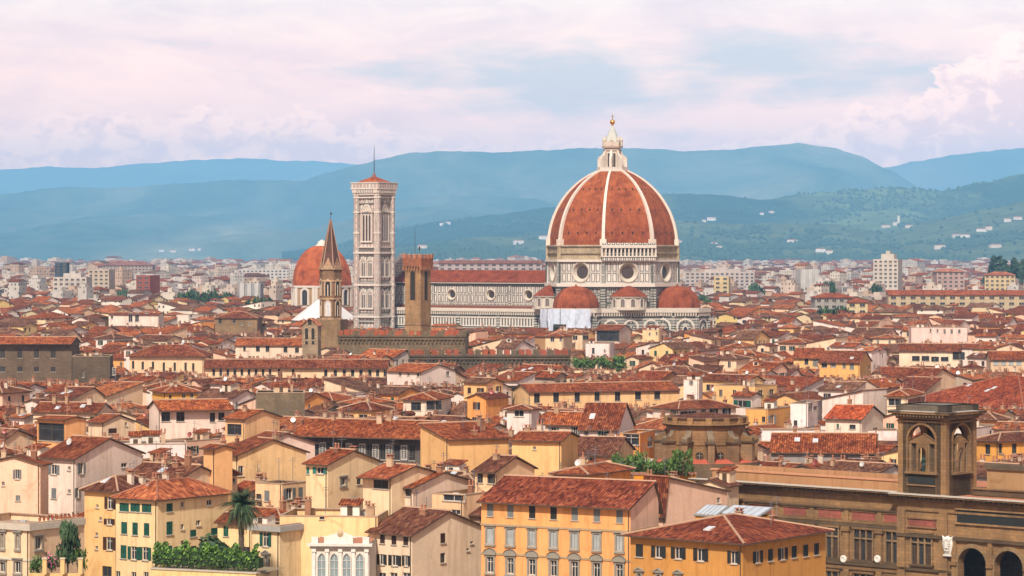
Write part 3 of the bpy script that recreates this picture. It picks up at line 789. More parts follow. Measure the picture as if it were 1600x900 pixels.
# nave and aisles
X0, X1 = -27.0, -116.0
Mn = FM((0, -10.6, 0), (1, 0, 0), (0, -1, 0))
Mi = (Matrix.Translation(C0) @ Matrix.Rotation(TH, 4, 'Z'))
def on_face(Mw, px):
    """a-coordinate on a wall where a picture column meets it"""
    o = Mw @ Vector((0, 0, 0)); t = (Mw @ Vector((1, 0, 0))) - o; k = (px - CX) / F
    return (k * o.y - o.x) / (t.x - k * t.y)
Mw = Mi @ Mn
ocs = [on_face(Mw, p) for p in (826, 767, 706)]; st_ = (ocs[0] - ocs[2]) / 2; ocs += [ocs[2] - st_, ocs[2] - 2 * st_]
mb = MB(); w = MB(Mn, True)
w.face([(ocs[0] + st_ / 2, 29, 0), (X0, 29, 0), (X0, 40, 0), (ocs[0] + st_ / 2, 40, 0)], MARBLE2, (1, 1, 1))
for a in ocs:
    wall_round(w, max(X1, a - st_ / 2), a + st_ / 2, 29.0, 39.0, a, 34.3, 2.2, MARBLE2, (1, 1, 1), vo=30.2)
    w.box(a + st_ / 2 - .7, a + st_ / 2 + .7, 28, 39.3, -.2, .4, MARBLE2, (.9, .9, .9))
w.box(X1, X0, 38.6, 39.6, -.2, .5, GREENM_SHADE, (.05, .05, .045)); w.box(X1, X0, 39.6, 40.6, -.2, 1.0, TRIM, WHITE); w.box(X1, X0, 28.6, 29.4, -.1, .6, TRIM, (.20, .12, .09))
join(mb, w)
mb.face([(X0, 10.6, 28), (X1, 10.6, 28), (X1, 10.6, 40), (X0, 10.6, 40)], MARBLE2, (1, 1, 1))
mb.build('nave_wall', MATS, cath)
for a in ocs: oculus(Mn, a, 34.3, 2.2, 1.55, cath, .8)
mb = MB()
for s_ in (-1, 1):
    q = [(X1, s_ * 11.8, 40.5), (X0, s_ * 11.8, 40.5), (X0, 0, 45.8), (X1, 0, 45.8)]
    mb.slab(q if s_ < 0 else q[::-1], .4, DOME, (0.20, 0.045, 0.022))
mb.build('nave_roof', MATS, cath)
Ma = FM((0, -20.6, 0), (1, 0, 0), (0, -1, 0)); w = MB(Ma, True)
w.face([(X1, 0, 0), (X0 + 4, 0, 0), (X0 + 4, 27, 0), (X1, 27, 0)], STRIPE, (1.05, 1.05, 1.05))
corbels(w, X1, X0 + 4, 25.0, 26.8, .9, 1.2)
w.box(X1, X0 + 4, 27.3, 28.2, .6, .8, TRIM, (.5, .45, .4))
n_ = 58; L_ = (X0 + 4 - X1) / n_
w.box(X1, X0 + 4, 20.2, 23.6, .05, .12, GREENM_SHADE, (.06, .07, .065))
for i in range(n_): w.box(X1 + i * L_ + L_ * .22, X1 + i * L_ + L_ * .78, 20.2, 23.6, .1, .3, TRIM, WHITE)
w.box(X1, X0 + 4, 19.7, 20.2, 0, .45, TRIM, WHITE); w.box(X1, X0 + 4, 23.6, 24.1, 0, .5, TRIM, WHITE); w.box(X1, X0 + 4, 17.5, 18.2, 0, .35, TRIM, WARMW); w.box(X1, X0 + 4, 15.2, 15.6, 0, .35, GREENM_SHADE, (.06, .07, .065))
for a in ocs:
    w.box(a + st_ / 2 - .9, a + st_ / 2 + .9, 0, 25, -.2, .8, STRIPE, (1.2, 1.2, 1.2))
    arch_panel(w, a, 4, 2.2, 12.5, .32, GLASS, (0, 0, 0), True); arch_frame(w, a, 4, 2.2, 12.5, .7, 0, .6, TRIM, WHITE, True)
mb = MB(); join(mb, w)
mb.face([(X1, -20.6, 27.2), (X0 + 4, -20.6, 27.2), (X0 + 4, -10.6, 29.0), (X1, -10.6, 29.0)], DOME, (.17, .05, .028))
mb.face([(X0, 20.6, 0), (X1, 20.6, 0), (X1, 20.6, 27), (X0, 20.6, 27)], STRIPE, (1, 1, 1)); mb.face([(X1, 10.6, 29.0), (X0, 10.6, 29.0), (X0, 20.6, 27.2), (X1, 20.6, 27.2)], DOME, (.17, .05, .028))
mb.build('aisle_wall', MATS, cath)
mb = MB()
prof = [(-21.5, 0), (21.5, 0), (21.5, 34), (12.5, 38), (12.5, 46.5), (0, 54.0), (-12.5, 46.5), (-12.5, 38), (-21.5, 34)]
for x, fl in ((X1 - 2.6, 1), (X1 + .2, 0)):
    q = [(x, y, z) for y, z in prof]; mb.face(q[::-1] if fl else q, MARBLE2, (1, 1, 1))
for (y0, z0), (y1, z1) in zip(prof, prof[1:] + prof[:1]): mb.face([(X1 - 2.6, y0, z0), (X1 + .2, y0, z0), (X1 + .2, y1, z1), (X1 - 2.6, y1, z1)][::-1], TRIM, WHITE)
mb.build('west_front', MATS, cath)

# scaffold in front of the south tribune
sc = ang(-90) * 32.6
scw = Mi @ sc
scaf = empty('scaffold', (scw.x, scw.y, 0), TH, 'tall scaffold wrapped in pale blue sheeting below the left small red half dome', 'scaffold')
fr = MB(); RS = 16.6
angs = [-132, -108, -84, -60, -36]
for i, a in enumerate(angs):
    p0 = ang(a) * RS
    fr.tube((p0.x, p0.y, 0), (p0.x, p0.y, 29.2), .16, None, 5, METAL, (.10, .10, .12))
    for z in (15, 18, 21, 24, 27):
        if i: q0 = ang(angs[i - 1]) * RS; fr.tube((q0.x, q0.y, z), (p0.x, p0.y, z), .09, None, 5, METAL, (.2, .2, .22))
fr.build('frame', MATS, scaf)
for (a0, a1) in ((-132, -110), (-108, -96), (-74, -60), (-60, -36)):
    p0, p1 = ang(a0) * (RS + .25), ang(a1) * (RS + .25); t = (p1 - p0); ln = t.length; t.normalize(); n = Vector((t.y, -t.x, 0)); w = MB(FM(p0, t, n), True)
    NN = 6
    for i in range(NN):
        for j in range(8):
            x0, x1 = ln * i / NN, ln * (i + 1) / NN; z0, z1 = 10 + 18.8 * j / 8, 10 + 18.8 * (j + 1) / 8
            f_ = lambda x, z: .22 * math.sin(x * 2.1 + z * .35) * math.sin(z * .55 + x)
            w.face([(x0, z0, f_(x0, z0)), (x1, z0, f_(x1, z0)), (x1, z1, f_(x1, z1)), (x0, z1, f_(x0, z1))], SHEET, (0.50, 0.56, 0.66) if (i * 7 + j * 3) % 5 else (.42, .49, .60), smooth=True)
    w.build('sheet', MATS, scaf)
w0, w1 = ang(-96) * (RS + .2), ang(-74) * (RS + .2); t = (w1 - w0); ln = t.length; t.normalize(); w = MB(FM(w0, t, (t.y, -t.x, 0)), True)
w.box(0, ln, 22, 28.8, -.03, .03, SHEET, (.47, .54, .64)); w.build('sheet', MATS, scaf)

# ------------------------------------------------------------------ bell tower
cl = Mi @ Vector((-112.6, -31, 0))
camp = empty('bell_tower', cl, TH, 'tall square white and pink marble bell tower with tall lancet windows', 'bell tower')
keep(cl, TH, -10, 10, -10, 10)
S = 5.85
PK = (1.0, 1.0, 1.0)
bz = dict(a=0, b=17.5, c=24.5, d=39.2, e=54.8, f=81.0, g=87.0)
mb = MB()
mb.prism([(-S, -S), (S, -S), (S, S), (-S, S)], 0, 81.2, PINKM, PK)
for z, h, o_, cc in ((17.0, .8, .6, WHITE), (23.4, .9, .7, WHITE), (21.2, .35, .35, (.2, .2, .18)), (38.4, .9, .7, WHITE), (39.3, .4, .4, (.2, .19, .17)), (53.6, .9, .75, WHITE), (55.0, .4, .4, (.2, .19, .17)), (56.4, .5, .5, WHITE), (79.8, .6, .5, WHITE), (72.8, .35, .28, (.2, .2, .18)), (77.2, .35, .28, (.2, .2, .18))):
    q = S + o_ + .4; mb.box(-q, q, -q, q, z, z + h, TRIM, cc)
mb.build('shaft', MATS, camp)
for sx in (-1, 1):
    for sy in (-1, 1):
        b_ = MB(); pts = [(x + sx * S, y + sy * S) for x, y in ngon(8, 1.7, 0, 0, 22.5)]
        b_.prism(pts, 0, 81.3, PINKM, (1.03, 1.0, .98))
        for z in (17.0, 23.4, 38.4, 53.6, 63, 72.8, 79.8):
            b_.prism([(x + sx * S, y + sy * S) for x, y in ngon(8, 1.95, 0, 0, 22.5)], z, z + .7, TRIM, WHITE, bottom=True)
        b_.build('corner_buttress', MATS, camp)
mb = MB()
for k in range(4):
    n = ang(-90 + 90 * k); t = Vector((-n.y, n.x, 0)); w = MB(FM(n * (S + .9), t, n), True); q = S + 1.5
    w.box(-q, q, 81.2, 82.2, -1.5, .3, TRIM, WHITE); corbels(w, -q - .1, q + .1, 82.2, 84.2, 1.05, .95, TRIM, WHITE, (.10, .09, .08))
    w.box(-q - .5, q + .5, 84.75, 86.9, .75, 1.25, PINKM, (1.0, 1.0, .98)); w.box(-q - .6, q + .6, 86.9, 87.3, .65, 1.4, TRIM, WHITE)
    w.box(-q - .4, q + .4, 82.2, 84.7, -2, .1, TRIM, WARMW)
    join(mb, w)
mb.build('cornice', MATS, camp)
mb = MB(); q = S + 1.6
mb.prism([(-q, -q), (q, -q), (q, q), (-q, q)], 86.0, 86.6, ROOF, (.4, .13, .06), pts1=[(-q, -q), (q, -q), (q, q), (-q, q)])
for k in range(4):
    a = [(-q, -q), (q, -q), (q, q), (-q, q)]; mb.face([(*a[k], 86.6), (*a[(k + 1) % 4], 86.6), (0, 0, 90.4)], DOME, (.30, .075, .03))
rf = mb.build('roof', MATS, camp)
mb = MB(); mb.lathe([(1.0, 89.6), (.8, 91.2), (.25, 92.0)], 8, 0, 0, TRIM, (.2, .1, .08)); mb.tube((0, 0, 91.5), (0, 0, 104.5), .24, .1, 6, METAL, (.05, .05, .06)); mb.build('mast', MATS, rf)
def lancet_group(M, a, b, w1, h1, cnt, gap, gable, name='window'):
    f = MB(M, True); tot = cnt * w1 + (cnt - 1) * gap; fr_h = h1
    for i in range(cnt):
        x = a - tot / 2 + w1 / 2 + i * (w1 + gap)
        arch_frame(f, x, b, w1, fr_h, gap * .5 if cnt > 1 else .45, 0, .35, TRIM, WHITE, True)
    W2 = tot + 1.0
    arch_frame(f, a, b, W2, fr_h + (W2 * .78 if cnt > 1 else .9), .5, 0, .5, TRIM, WHITE, True)
    f.box(a - W2 / 2 - .6, a + W2 / 2 + .6, b - .7, b, 0, .7, TRIM, WHITE)
    for s_ in (-1, 1): f.box(a + s_ * (W2 / 2 + .55) - .22, a + s_ * (W2 / 2 + .55) + .22, b, b + fr_h + W2 * .4, 0, .5, TRIM, (.5, .34, .28))
    if gable:
        gh = b + fr_h + (W2 * .8 if cnt > 1 else 1.2); g0 = gh - W2 * .62; gw = W2 / 2 + .8; top = gh + gable
        f.face([(a - gw, g0, .3), (a - gw + .5, g0, .3), (a, top - .9, .3), (a, top, .3)], TRIM, (.2, .2, .18)); f.face([(a + gw - .5, g0, .3), (a + gw, g0, .3), (a, top, .3), (a, top - .9, .3)], TRIM, (.2, .2, .18))
        f.face([(a - gw + .5, g0, .28), (a, g0 + .5, .28), (a, top - .9, .28)], TRIM, WARMW); f.face([(a, g0 + .5, .28), (a + gw - .5, g0, .28), (a, top - .9, .28)], TRIM, WARMW)
    o = f.build(name, MATS, camp)
    g = MB(M, True)
    for i in range(cnt):
        x = a - tot / 2 + w1 / 2 + i * (w1 + gap); arch_panel(g, x, b, w1, fr_h, .32, GLASS, (0, 0, 0), True)  # flat dark panel paints the shade inside the lancet
    g.build('opening', MATS, o)
for k in range(4):
    n = ang(-90 + 90 * k); t = Vector((-n.y, n.x, 0)); M = FM(n * (S + .02), t, n)
    lancet_group(M, 0, 59.6, 1.15, 12.4, 3, .55, 4.4)
    for b0 in (43.0, 28.0):
        for a in (-1.95, 1.95):
            lancet_group(M, a, b0, .72, 6.4, 2, .36, 1.6)
    for b0, b1 in ((25.6, 37.4), (40.6, 52.6)):
        f = MB(M, True)
        for a0, a1, c0, c1 in ((-4.1, 4.1, b1 - .35, b1), (-4.1, 4.1, b0, b0 + .35), (-4.1, -3.75, b0, b1), (3.75, 4.1, b0, b1), (-.15, .15, b0, b1)):
            f.box(a0, a1, c0, c1, 0, .16, TRIM, (.16, .15, .13))
        f.build('wall_panel', MATS, camp)
    f = MB(M, True)
    for a in (-3.3, -2.0, -.65, .65, 2.0, 3.3): f.box(a - .45, a + .45, 9.5, 16.2, 0, .18, TRIM, (.2, .2, .18)); f.box(a - .3, a + .3, 9.7, 16.0, .1, .24, TRIM, WHITE)
    f.build('wall_panel', MATS, camp)

# ------------------------------------------------------------------ the brown battlemented tower
BR = (0.29, 0.175, 0.085)
bl = Vector(((653 - 800) / F * 1000, 1000, 0)); TB = R(-31)
barg = empty('stone_tower', bl, TB, 'square brown stone tower with battlements and tall arched belfry openings', 'tower')
keep(bl, TB, -5, 5, -5, 5, vb=515)
s2 = 3.2; mb = MB(); mb.prism([(-s2, -s2), (s2, -s2), (s2, s2), (-s2, s2)], 0, 49, STONE, BR)
mb.box(-s2 - .12, s2 + .12, -s2 - .12, s2 + .12, 29.2, 29.6, STONE, (.24, .15, .08)); mb.build('shaft', MATS, barg)
mb = MB(); RB2 = (.27, .10, .05); q = s2 + .58
mb.box(-q, q, -q, q, 49.4, 52.0, STONE, RB2)
for k in range(4):
    n = ang(-90 + 90 * k); t = Vector((-n.y, n.x, 0)); w = MB(FM(n * s2, t, n), True)
    for i in range(7):
        a = -q + .35 + i * (2 * q - .7) / 6; w.box(a - .22, a + .22, 48.0, 49.4, -.1, .7, STONE, (.30, .13, .07))
    for i in range(4):
        a = -q + .62 + i * (2 * q - 1.24) / 3; w.box(a - .6, a + .6, 52.0, 53.4, .35, .76, STONE, (.38, .16, .09)); w.box(a - .63, a + .63, 53.4, 53.6, .3, .8, TRIM, (.38, .32, .26))
    join(mb, w)
mb.build('battlements', MATS, barg)
for k in range(4):
    n = ang(-90 + 90 * k); t = Vector((-n.y, n.x, 0)); M = FM(n * (s2 + .02), t, n); f = MB(M, True)
    arch_frame(f, 0, 37.8, 2.0, 10.0, .3, 0, .12, STONE, (.27, .16, .08), False); o = f.build('belfry_opening', MATS, barg)
    g = MB(M, True); arch_panel(g, 0, 37.8, 2.0, 10.0, .05, TRIM, (.03, .022, .016), False); g.build('opening', MATS, o)  # near-black panel paints the shade inside the arch, wall is not cut
mb = MB(); mb.tube((-1.2, 0, 52), (-1.2, 0, 62.5), .13, .06, 5, METAL, (.05, .05, .06)); mb.tube((.6, 0, 52), (.6, 0, 56.5), .1, .05, 5, METAL, (.06, .05, .05)); mb.box(.3, .9, -.05, .05, 55.0, 56.2, METAL, (.05, .04, .04)); mb.build('mast', MATS, barg)

# ------------------------------------------------------------------ battlemented palace walls
def palace(pxL, pxR, Dr, al, ztop, depth, label, col, mcol, vb=None):
    t = Vector((math.cos(R(al)), -math.sin(R(al)), 0)); n = Vector((-math.sin(R(al)), -math.cos(R(al)), 0))
    cr = P(pxR, HY, Dr); cr.z = 0
    k = (pxL - CX) / F; W = (cr.x - k * cr.y) / (t.x - k * t.y)
    root = empty('battlemented_palace', cr - t * (W / 2) - n * (depth / 2), -R(al), label, 'palace')
    keep(root.location, -R(al), -W / 2, W / 2, -depth / 2, depth / 2, vb=vb)
    mb = MB(); mb.box(-W / 2, W / 2, -depth / 2, depth / 2, 0, ztop - 1.6, STONE, col); mb.build('wall', MATS, root)
    mb = MB()
    for fx, x0, x1, nx in (('y', -W / 2, W / 2, -1), ('y', -W / 2, W / 2, 1)):
        n_ = max(4, int(W / 2.35)); st = W / n_
        for i in range(n_):
            c_ = mcol if (i * 7) % 5 < 3 else col
            y0 = nx * depth / 2
            mb.box(-W / 2 + i * st + .25, -W / 2 + i * st + st * .62 + .25, y0 - .35, y0 + .35, ztop - 1.6, ztop, STONE, c_)
        mb.box(-W / 2 - .3, W / 2 + .3, nx * depth / 2 - .4, nx * depth / 2 + .4, ztop - 2.1, ztop - 1.59, STONE, tuple(x * .8 for x in col))
    for sx in (-1, 1):
        n_ = int(depth / 2.35)
        for i in range(n_): mb.box(sx * W / 2 - .35, sx * W / 2 + .35, -depth / 2 + i * 2.35 + .5, -depth / 2 + i * 2.35 + 1.9, ztop - 1.6, ztop, STONE, col)
    mb.build('battlements', MATS, root)
    mb = MB(FM((0, -depth / 2, 0), (1, 0, 0), (0, -1, 0)), True); n_ = int(W / 1.3)
    for i in range(n_): a = -W / 2 + (i + .5) * W / n_; mb.box(a - .25, a + .25, ztop - 4.2, ztop - 2.9, 0, .5, STONE, tuple(x * .75 for x in col))
    mb.box(-W / 2, W / 2, ztop - 2.95, ztop - 2.5, 0, .6, STONE, col); mb.build('corbel_table', MATS, root)
    return root
palace(528, 727, 985, 4, 54 - (517 - 395) * 985 / F, 14, 'dark stone palace with red tipped battlements at the foot of the brown tower', (.16, .115, .068), (.34, .085, .04), 547)
palace(640, 891, 945, -3, 54 - (547 - 395) * 945 / F, 9, 'lower long dark battlemented wall in front of the palace beside the brown tower', (.12, .09, .058), (.28, .075, .04), 571)

# ------------------------------------------------------------------ hexagonal spire
sl = Vector(((516.5 - 800) / F * 1030, 1030, 0)); k_ = 1030 / F
spz = lambda y: HH + (HY - y) * k_
hexT = empty('church_spire', sl, R(-12), 'slender hexagonal brown brick bell tower with a sharply pointed spire', 'bell tower')
keep(sl, 0, -6, 6, -6, 6, vb=520)
BB = (.20, .115, .062); mb = MB()
h6 = lambda r: ngon(6, r, 0, 0, 0)
mb.prism(h6(4.0), 0, spz(416), STONE, BB)
for y, o_ in ((499, .35), (468, .35), (440, .3), (421, .55)): mb.prism(h6(4.0 + o_), spz(y), spz(y) + .6, STONE, (.40, .27, .16), bottom=True)
mb.build('shaft', MATS, hexT)
mb = MB(); mb.prism(ngon(4, 7.0, 0, 0, 45), 0, spz(499), STONE, (.24, .155, .08)); mb.build('base', MATS, hexT)
mb = MB(); mb.prism(h6(3.7), spz(416), spz(343), STONE, (.09, .042, .032), pts1=h6(.2)); spo = mb.build('spire', MATS, hexT)
for i in range(6):
    a = ang(60 * i); mb = MB(); mb.tube(a * 3.75 + Vector((0, 0, spz(416))), a * .25 + Vector((0, 0, spz(343))), .26, .12, 5, TRIM, (.33, .20, .13)); mb.build('rib', MATS, spo)
    a2 = ang(60 * i + 30); n = a2; t = Vector((-n.y, n.x, 0)); w = MB(FM(n * 3.35, t, n), True)
    w.face([(-1.5, spz(416), 0), (1.5, spz(416), 0), (0, spz(402), -.2)], STONE, (.36, .22, .13)); w.box(-1.6, 1.6, spz(418), spz(416), -.3, .25, STONE, (.42, .3, .2)); w.build('gable', MATS, spo)
    for yb, h in ((494, 5.6), (462, 5.6)):
        M = FM(n * (4.0 * .866 + .02), t, n); f = MB(M, True); arch_frame(f, 0, spz(yb), 1.9, h, .35, 0, .2, TRIM, (.48, .36, .25), True); f.box(-.16, .16, spz(yb), spz(yb) + h * .7, 0, .2, TRIM, (.55, .45, .34)); o = f.build('window', MATS, hexT)
        g = MB(M, True); arch_panel(g, 0, spz(yb), 1.9, h, .04, TRIM, (.02, .017, .015) if i != 4 or yb == 462 else (.5, .52, .56), True); g.build('opening', MATS, o)  # flat panels, all but one darkened to paint the shade inside
mb = MB(); mb.tube((0, 0, spz(344)), (0, 0, spz(331)), .12, .06, 5, METAL, (.05, .05, .06)); mb.box(-.1, .5, -.06, .06, spz(336), spz(332), METAL, (.04, .04, .05)); mb.build('weather_vane', MATS, spo)

# ------------------------------------------------------------------ second red dome, far left
ll = Vector(((503 - 800) / F * 1760, 1760, 0)); k2 = 1760 / F
lz = lambda y: HH + (HY - y) * k2
sld = empty('domed_chapel', ll, R(-32), 'round brown chapel under a plain orange red dome, behind the slender spire', 'church')
keep(ll, 0, -22, 22, -22, 22, vb=478)
mb = MB(); mb.prism(octg(18.6), 0, lz(447), PINKM if 0 else STONE, (.36, .24, .13)); mb.prism(octg(19.3), lz(449), lz(446), TRIM, WHITE, bottom=True); mb.prism(octg(19.5), lz(480), lz(478), TRIM, WARMW, bottom=True)
for k in range(8):
    w = MB(oct_face(k, 18.6), True); hw = 18.6 * math.sin(R(22.5))
    for a in (-hw + .8, hw - .8): w.box(a - .9, a + .9, lz(480), lz(449), -.2, .5, TRIM, WHITE)
    join(mb, w)
mb.build('drum', MATS, sld)
mb = MB(); hd = lz(383) - lz(447); prof = [(18.4 * math.cos(a) ** .85, lz(447) + hd * math.sin(a)) for a in [R(82 * i / 11) for i in range(12)]]
for k in range(8):
    n = ang(-90 + 45 * k); t = Vector((-n.y, n.x, 0)); a0, a1 = -112.5 + 45 * k, -67.5 + 45 * k; arc = 0
    for (r0, z0), (r1, z1) in zip(prof[:-1], prof[1:]):
        ln = math.hypot(r1 - r0, z1 - z0); q = [ang(a0) * r0 + Vector((0, 0, z0)), ang(a1) * r0 + Vector((0, 0, z0)), ang(a1) * r1 + Vector((0, 0, z1)), ang(a0) * r1 + Vector((0, 0, z1))]
        mb.face(q, DOME, (.35, .085, .026), [(p.dot(t), arc + (ln if i > 1 else 0)) for i, p in enumerate(q)]); arc += ln
mb.build('dome', MATS, sld)
mb = MB(); mb.lathe([(4.2, lz(387)), (4.2, lz(384)), (3.0, lz(382)), (2.4, lz(378)), (0, lz(374))], 8, 0, 0, TRIM, WHITE); mb.build('lantern', MATS, sld)
for k in range(8):
    M = oct_face(k, 18.62); f = MB(M, True); arch_frame(f, 0, lz(476), 4.0, 9.2, 1.1, 0, .6, TRIM, WHITE, False); o = f.build('window', MATS, sld); g = MB(M, True); arch_panel(g, 0, lz(476), 4.0, 9.2, .05, GLASS, (0, 0, 0), False); g.build('pane', MATS, o)

# ------------------------------------------------------------------ octagonal baptistery with a white roof
bpl = Vector(((508 - 800) / F * 1440, 1440, 0)); kb = 1440 / F
bapt = empty('baptistery', bpl, TH, 'low octagonal building with a smooth white pyramid roof left of the bell tower', 'church')
keep(bpl, TH, -17, 17, -17, 17, vb=500)
zb = HH + (HY - 500) * kb; mb = MB(); mb.prism(octg(16.5), 0, zb, MARBLE2, (1, 1, 1)); mb.build('wall', MATS, bapt)
mb = MB(); mb.prism(octg(17.2), zb, HH + (HY - 462) * kb, TRIM, (.56, .53, .52), pts1=octg(1.2), bottom=True); mb.build('roof', MATS, bapt)
mb = MB(); mb.lathe([(1.2, HH + (HY - 462) * kb - .2), (1.0, HH + (HY - 455) * kb), (0, HH + (HY - 449) * kb)], 8, 0, 0, TRIM, WHITE); mb.build('lantern', MATS, bapt)

# ------------------------------------------------------------------ small bell gable tower
gl = Vector(((487 - 800) / F * 985, 985, 0)); kg = 985 / F; gz = lambda y: HH + (HY - y) * kg
bg_ = empty('bell_gable', gl, R(-20), 'small stone bell gable with stacked arched openings left of the slender spire', 'bell tower')
keep(gl, 0, -4, 4, -3, 3, vb=548)
GC = (.34, .25, .16); mb = MB(); mb.box(-2.9, 2.9, -1.4, 1.4, 0, gz(508), STONE, GC)
mb.face([(-2.9, -1.4, gz(508)), (2.9, -1.4, gz(508)), (0, -1.4, gz(498))], STONE, GC); mb.face([(2.9, 1.4, gz(508)), (-2.9, 1.4, gz(508)), (0, 1.4, gz(498))], STONE, GC); mb.build('wall', MATS, bg_)
mb = MB()
for s_ in (-1, 1):
    q = [(0, -1.9, gz(496.5)), (s_ * 3.4, -1.9, gz(508.5)), (s_ * 3.4, 1.9, gz(508.5)), (0, 1.9, gz(496.5))]; mb.slab(q[::-1] if s_ > 0 else q, .25, ROOF, (.40, .15, .08))
mb.build('roof', MATS, bg_)
M = FM((0, -1.42, 0), (1, 0, 0), (0, -1, 0))
for a, y, w_, h_ in ((0, 507.5, 1.5, 2.2), (-1.2, 530, 1.25, 3.8), (1.2, 530, 1.25, 3.8), (-1.2, 538, 1.1, 1.3), (1.2, 538, 1.1, 1.3)):
    f = MB(M, True); arch_frame(f, a, gz(y), w_, h_, .22, 0, .2, STONE, (.42, .32, .2), False); o = f.build('belfry_opening', MATS, bg_); g = MB(M, True); arch_panel(g, a, gz(y), w_, h_, .03, TRIM, (.03, .025, .02), False); g.build('opening', MATS, o)  # dark panels paint the shade in the arches, wall stays solid
# ------------------------------------------------------------------ houses: generator
MESH = {}
def cached(key, fn):
    if key not in MESH: MESH[key] = fn()
    return MESH[key]
def q1(x): return max(0.1, round(x * 10) / 10)
SHC = {'green': (0.012, 0.075, 0.052), 'brown': (0.050, 0.020, 0.012), 'grey': (0.16, 0.17, 0.165), 'dark': (0.022, 0.020, 0.018), 'teal': (0.03, 0.17, 0.15), 'pale': (0.33, 0.35, 0.35)}
def rect_slats(mb, x0, x1, y0, y1, z0, z1, c): mb.box(x0, x1, y0, y1, z0, z1, SHUT, c)
def win_frame_mesh(w, h, style):
    def f():
        mb = MB(); wf = (0.55, 0.50, 0.43) if style not in ('dark',) else (0.10, 0.08, 0.06); y0, y1 = .13, .19
        fw = min(.09, w * .1)
        for x0, x1, z0, z1 in ((-w / 2, -w / 2 + fw, 0, h), (w / 2 - fw, w / 2, 0, h), (-w / 2 + fw, w / 2 - fw, h - fw, h), (-w / 2 + fw, w / 2 - fw, 0, fw), (-fw / 2, fw / 2, fw, h - fw)):
            mb.box(x0, x1, y0, y1, z0, z1, TRIM, wf)
        if h > 1.7: mb.box(-w / 2 + fw, w / 2 - fw, y0, y1, h * .66, h * .66 + fw * .8, TRIM, wf)
        mb.box(-w / 2 - .12, w / 2 + .12, -.14, .03, -.12, 0, TRIM, (.40, .36, .30))
        if style in ('hood', 'arch', 'ped'):
            sc = (.24, .215, .175)
            for s_ in (-1, 1): mb.box(s_ * (w / 2 + .14) - .14, s_ * (w / 2 + .14) + .14, -.12, .02, -.1, h, TRIM, sc)
            mb.box(-w / 2 - .3, w / 2 + .3, -.12, .02, h, h + .28, TRIM, sc); mb.box(-w / 2 - .42, w / 2 + .42, -.3, .02, h + .28, h + .46, TRIM, sc)
            mb.box(-w / 2 - .34, w / 2 + .34, -.22, .02, -.34, -.1, TRIM, sc)
            if style == 'ped':
                mb.face([(-w / 2 - .5, -.2, h + .46), (w / 2 + .5, -.2, h + .46), (0, -.2, h + .46 + (w + 1) * .24)], TRIM, sc)
                for s_ in (-1, 1): q = [(s_ * (w / 2 + .6), -.34, h + .42), (0, -.34, h + .52 + (w + 1) * .24), (0, .02, h + .52 + (w + 1) * .24), (s_ * (w / 2 + .6), .02, h + .42)]; mb.slab(q if s_ < 0 else q[::-1], .14, TRIM, sc)
            if style == 'arch':
                n = 9; ww = w / 2 + .5; hh_ = .75
                for i in range(n):
                    t0, t1 = math.pi * i / n, math.pi * (i + 1) / n
                    a = (ww * math.cos(t0), h + .46 + hh_ * math.sin(t0)); b = (ww * math.cos(t1), h + .46 + hh_ * math.sin(t1))
                    mb.face([(0, -.2, h + .46), (a[0], -.2, a[1]), (b[0], -.2, b[1])], TRIM, sc)
                    mb.face([(a[0], -.34, a[1]), (a[0], .02, a[1]), (b[0], .02, b[1]), (b[0], -.34, b[1])], TRIM, sc)
        return mb.mesh('window', MATS)
    return cached(('wf', w, h, style), f)
def pane_mesh(w, h):
    def f():
        mb = MB(); mb.face([(-w / 2, .175, 0), (w / 2, .175, 0), (w / 2, .175, h), (-w / 2, .175, h)], GLASS, (0, 0, 0)); return mb.mesh('pane', MATS)
    return cached(('wp', w, h), f)
def shutter_mesh(w, h, c):
    def f():
        mb = MB(); mb.box(0, w, -.035, .025, 0.03, h - .03, SHUT, c); mb.box(.06, w - .06, -.05, -.03, h * .48, h * .52, SHUT, c); return mb.mesh('shutter', MATS)
    return cached(('ws', w, h, c), f)
def win_simple_mesh(w, h, style, c):
    """a small far window in one mesh"""
    def f():
        mb = MB(); w2 = w / 2
        mb.face([(-w2, .17, 0), (w2, .17, 0), (w2, .17, h), (-w2, .17, h)], GLASS, (0, 0, 0))
        mb.box(-w2 - .1, w2 + .1, -.12, .03, -.12, 0, TRIM, (.40, .36, .30))
        if style == 'c':
            for s_ in (0, 1): mb.box(-w2 + s_ * w2, -w2 + s_ * w2 + w2 - .02, .02, .07, .02, h - .02, SHUT, c)
        else:
            mb.box(-.05, .05, .1, .16, 0, h, TRIM, (.42, .38, .32)); mb.box(-w2, w2, .1, .16, h - .09, h, TRIM, (.42, .38, .32))
        if style == 'p':
            for s_ in (-1, 1): x = s_ * (w2 + w2 / 2 + .02); mb.box(x - w2 / 2, x + w2 / 2, -.07, -.02, 0, h, SHUT, c)
        return mb.mesh('window', MATS)
    return cached(('wx', w, h, style, c), f)
def new_obj(name, me, parent, loc=(0, 0, 0), rz=0.0):
    o = bpy.data.objects.new(name, me); o.parent = parent; o.location = loc; o.rotation_euler = (0, 0, rz); col_root.objects.link(o); return o
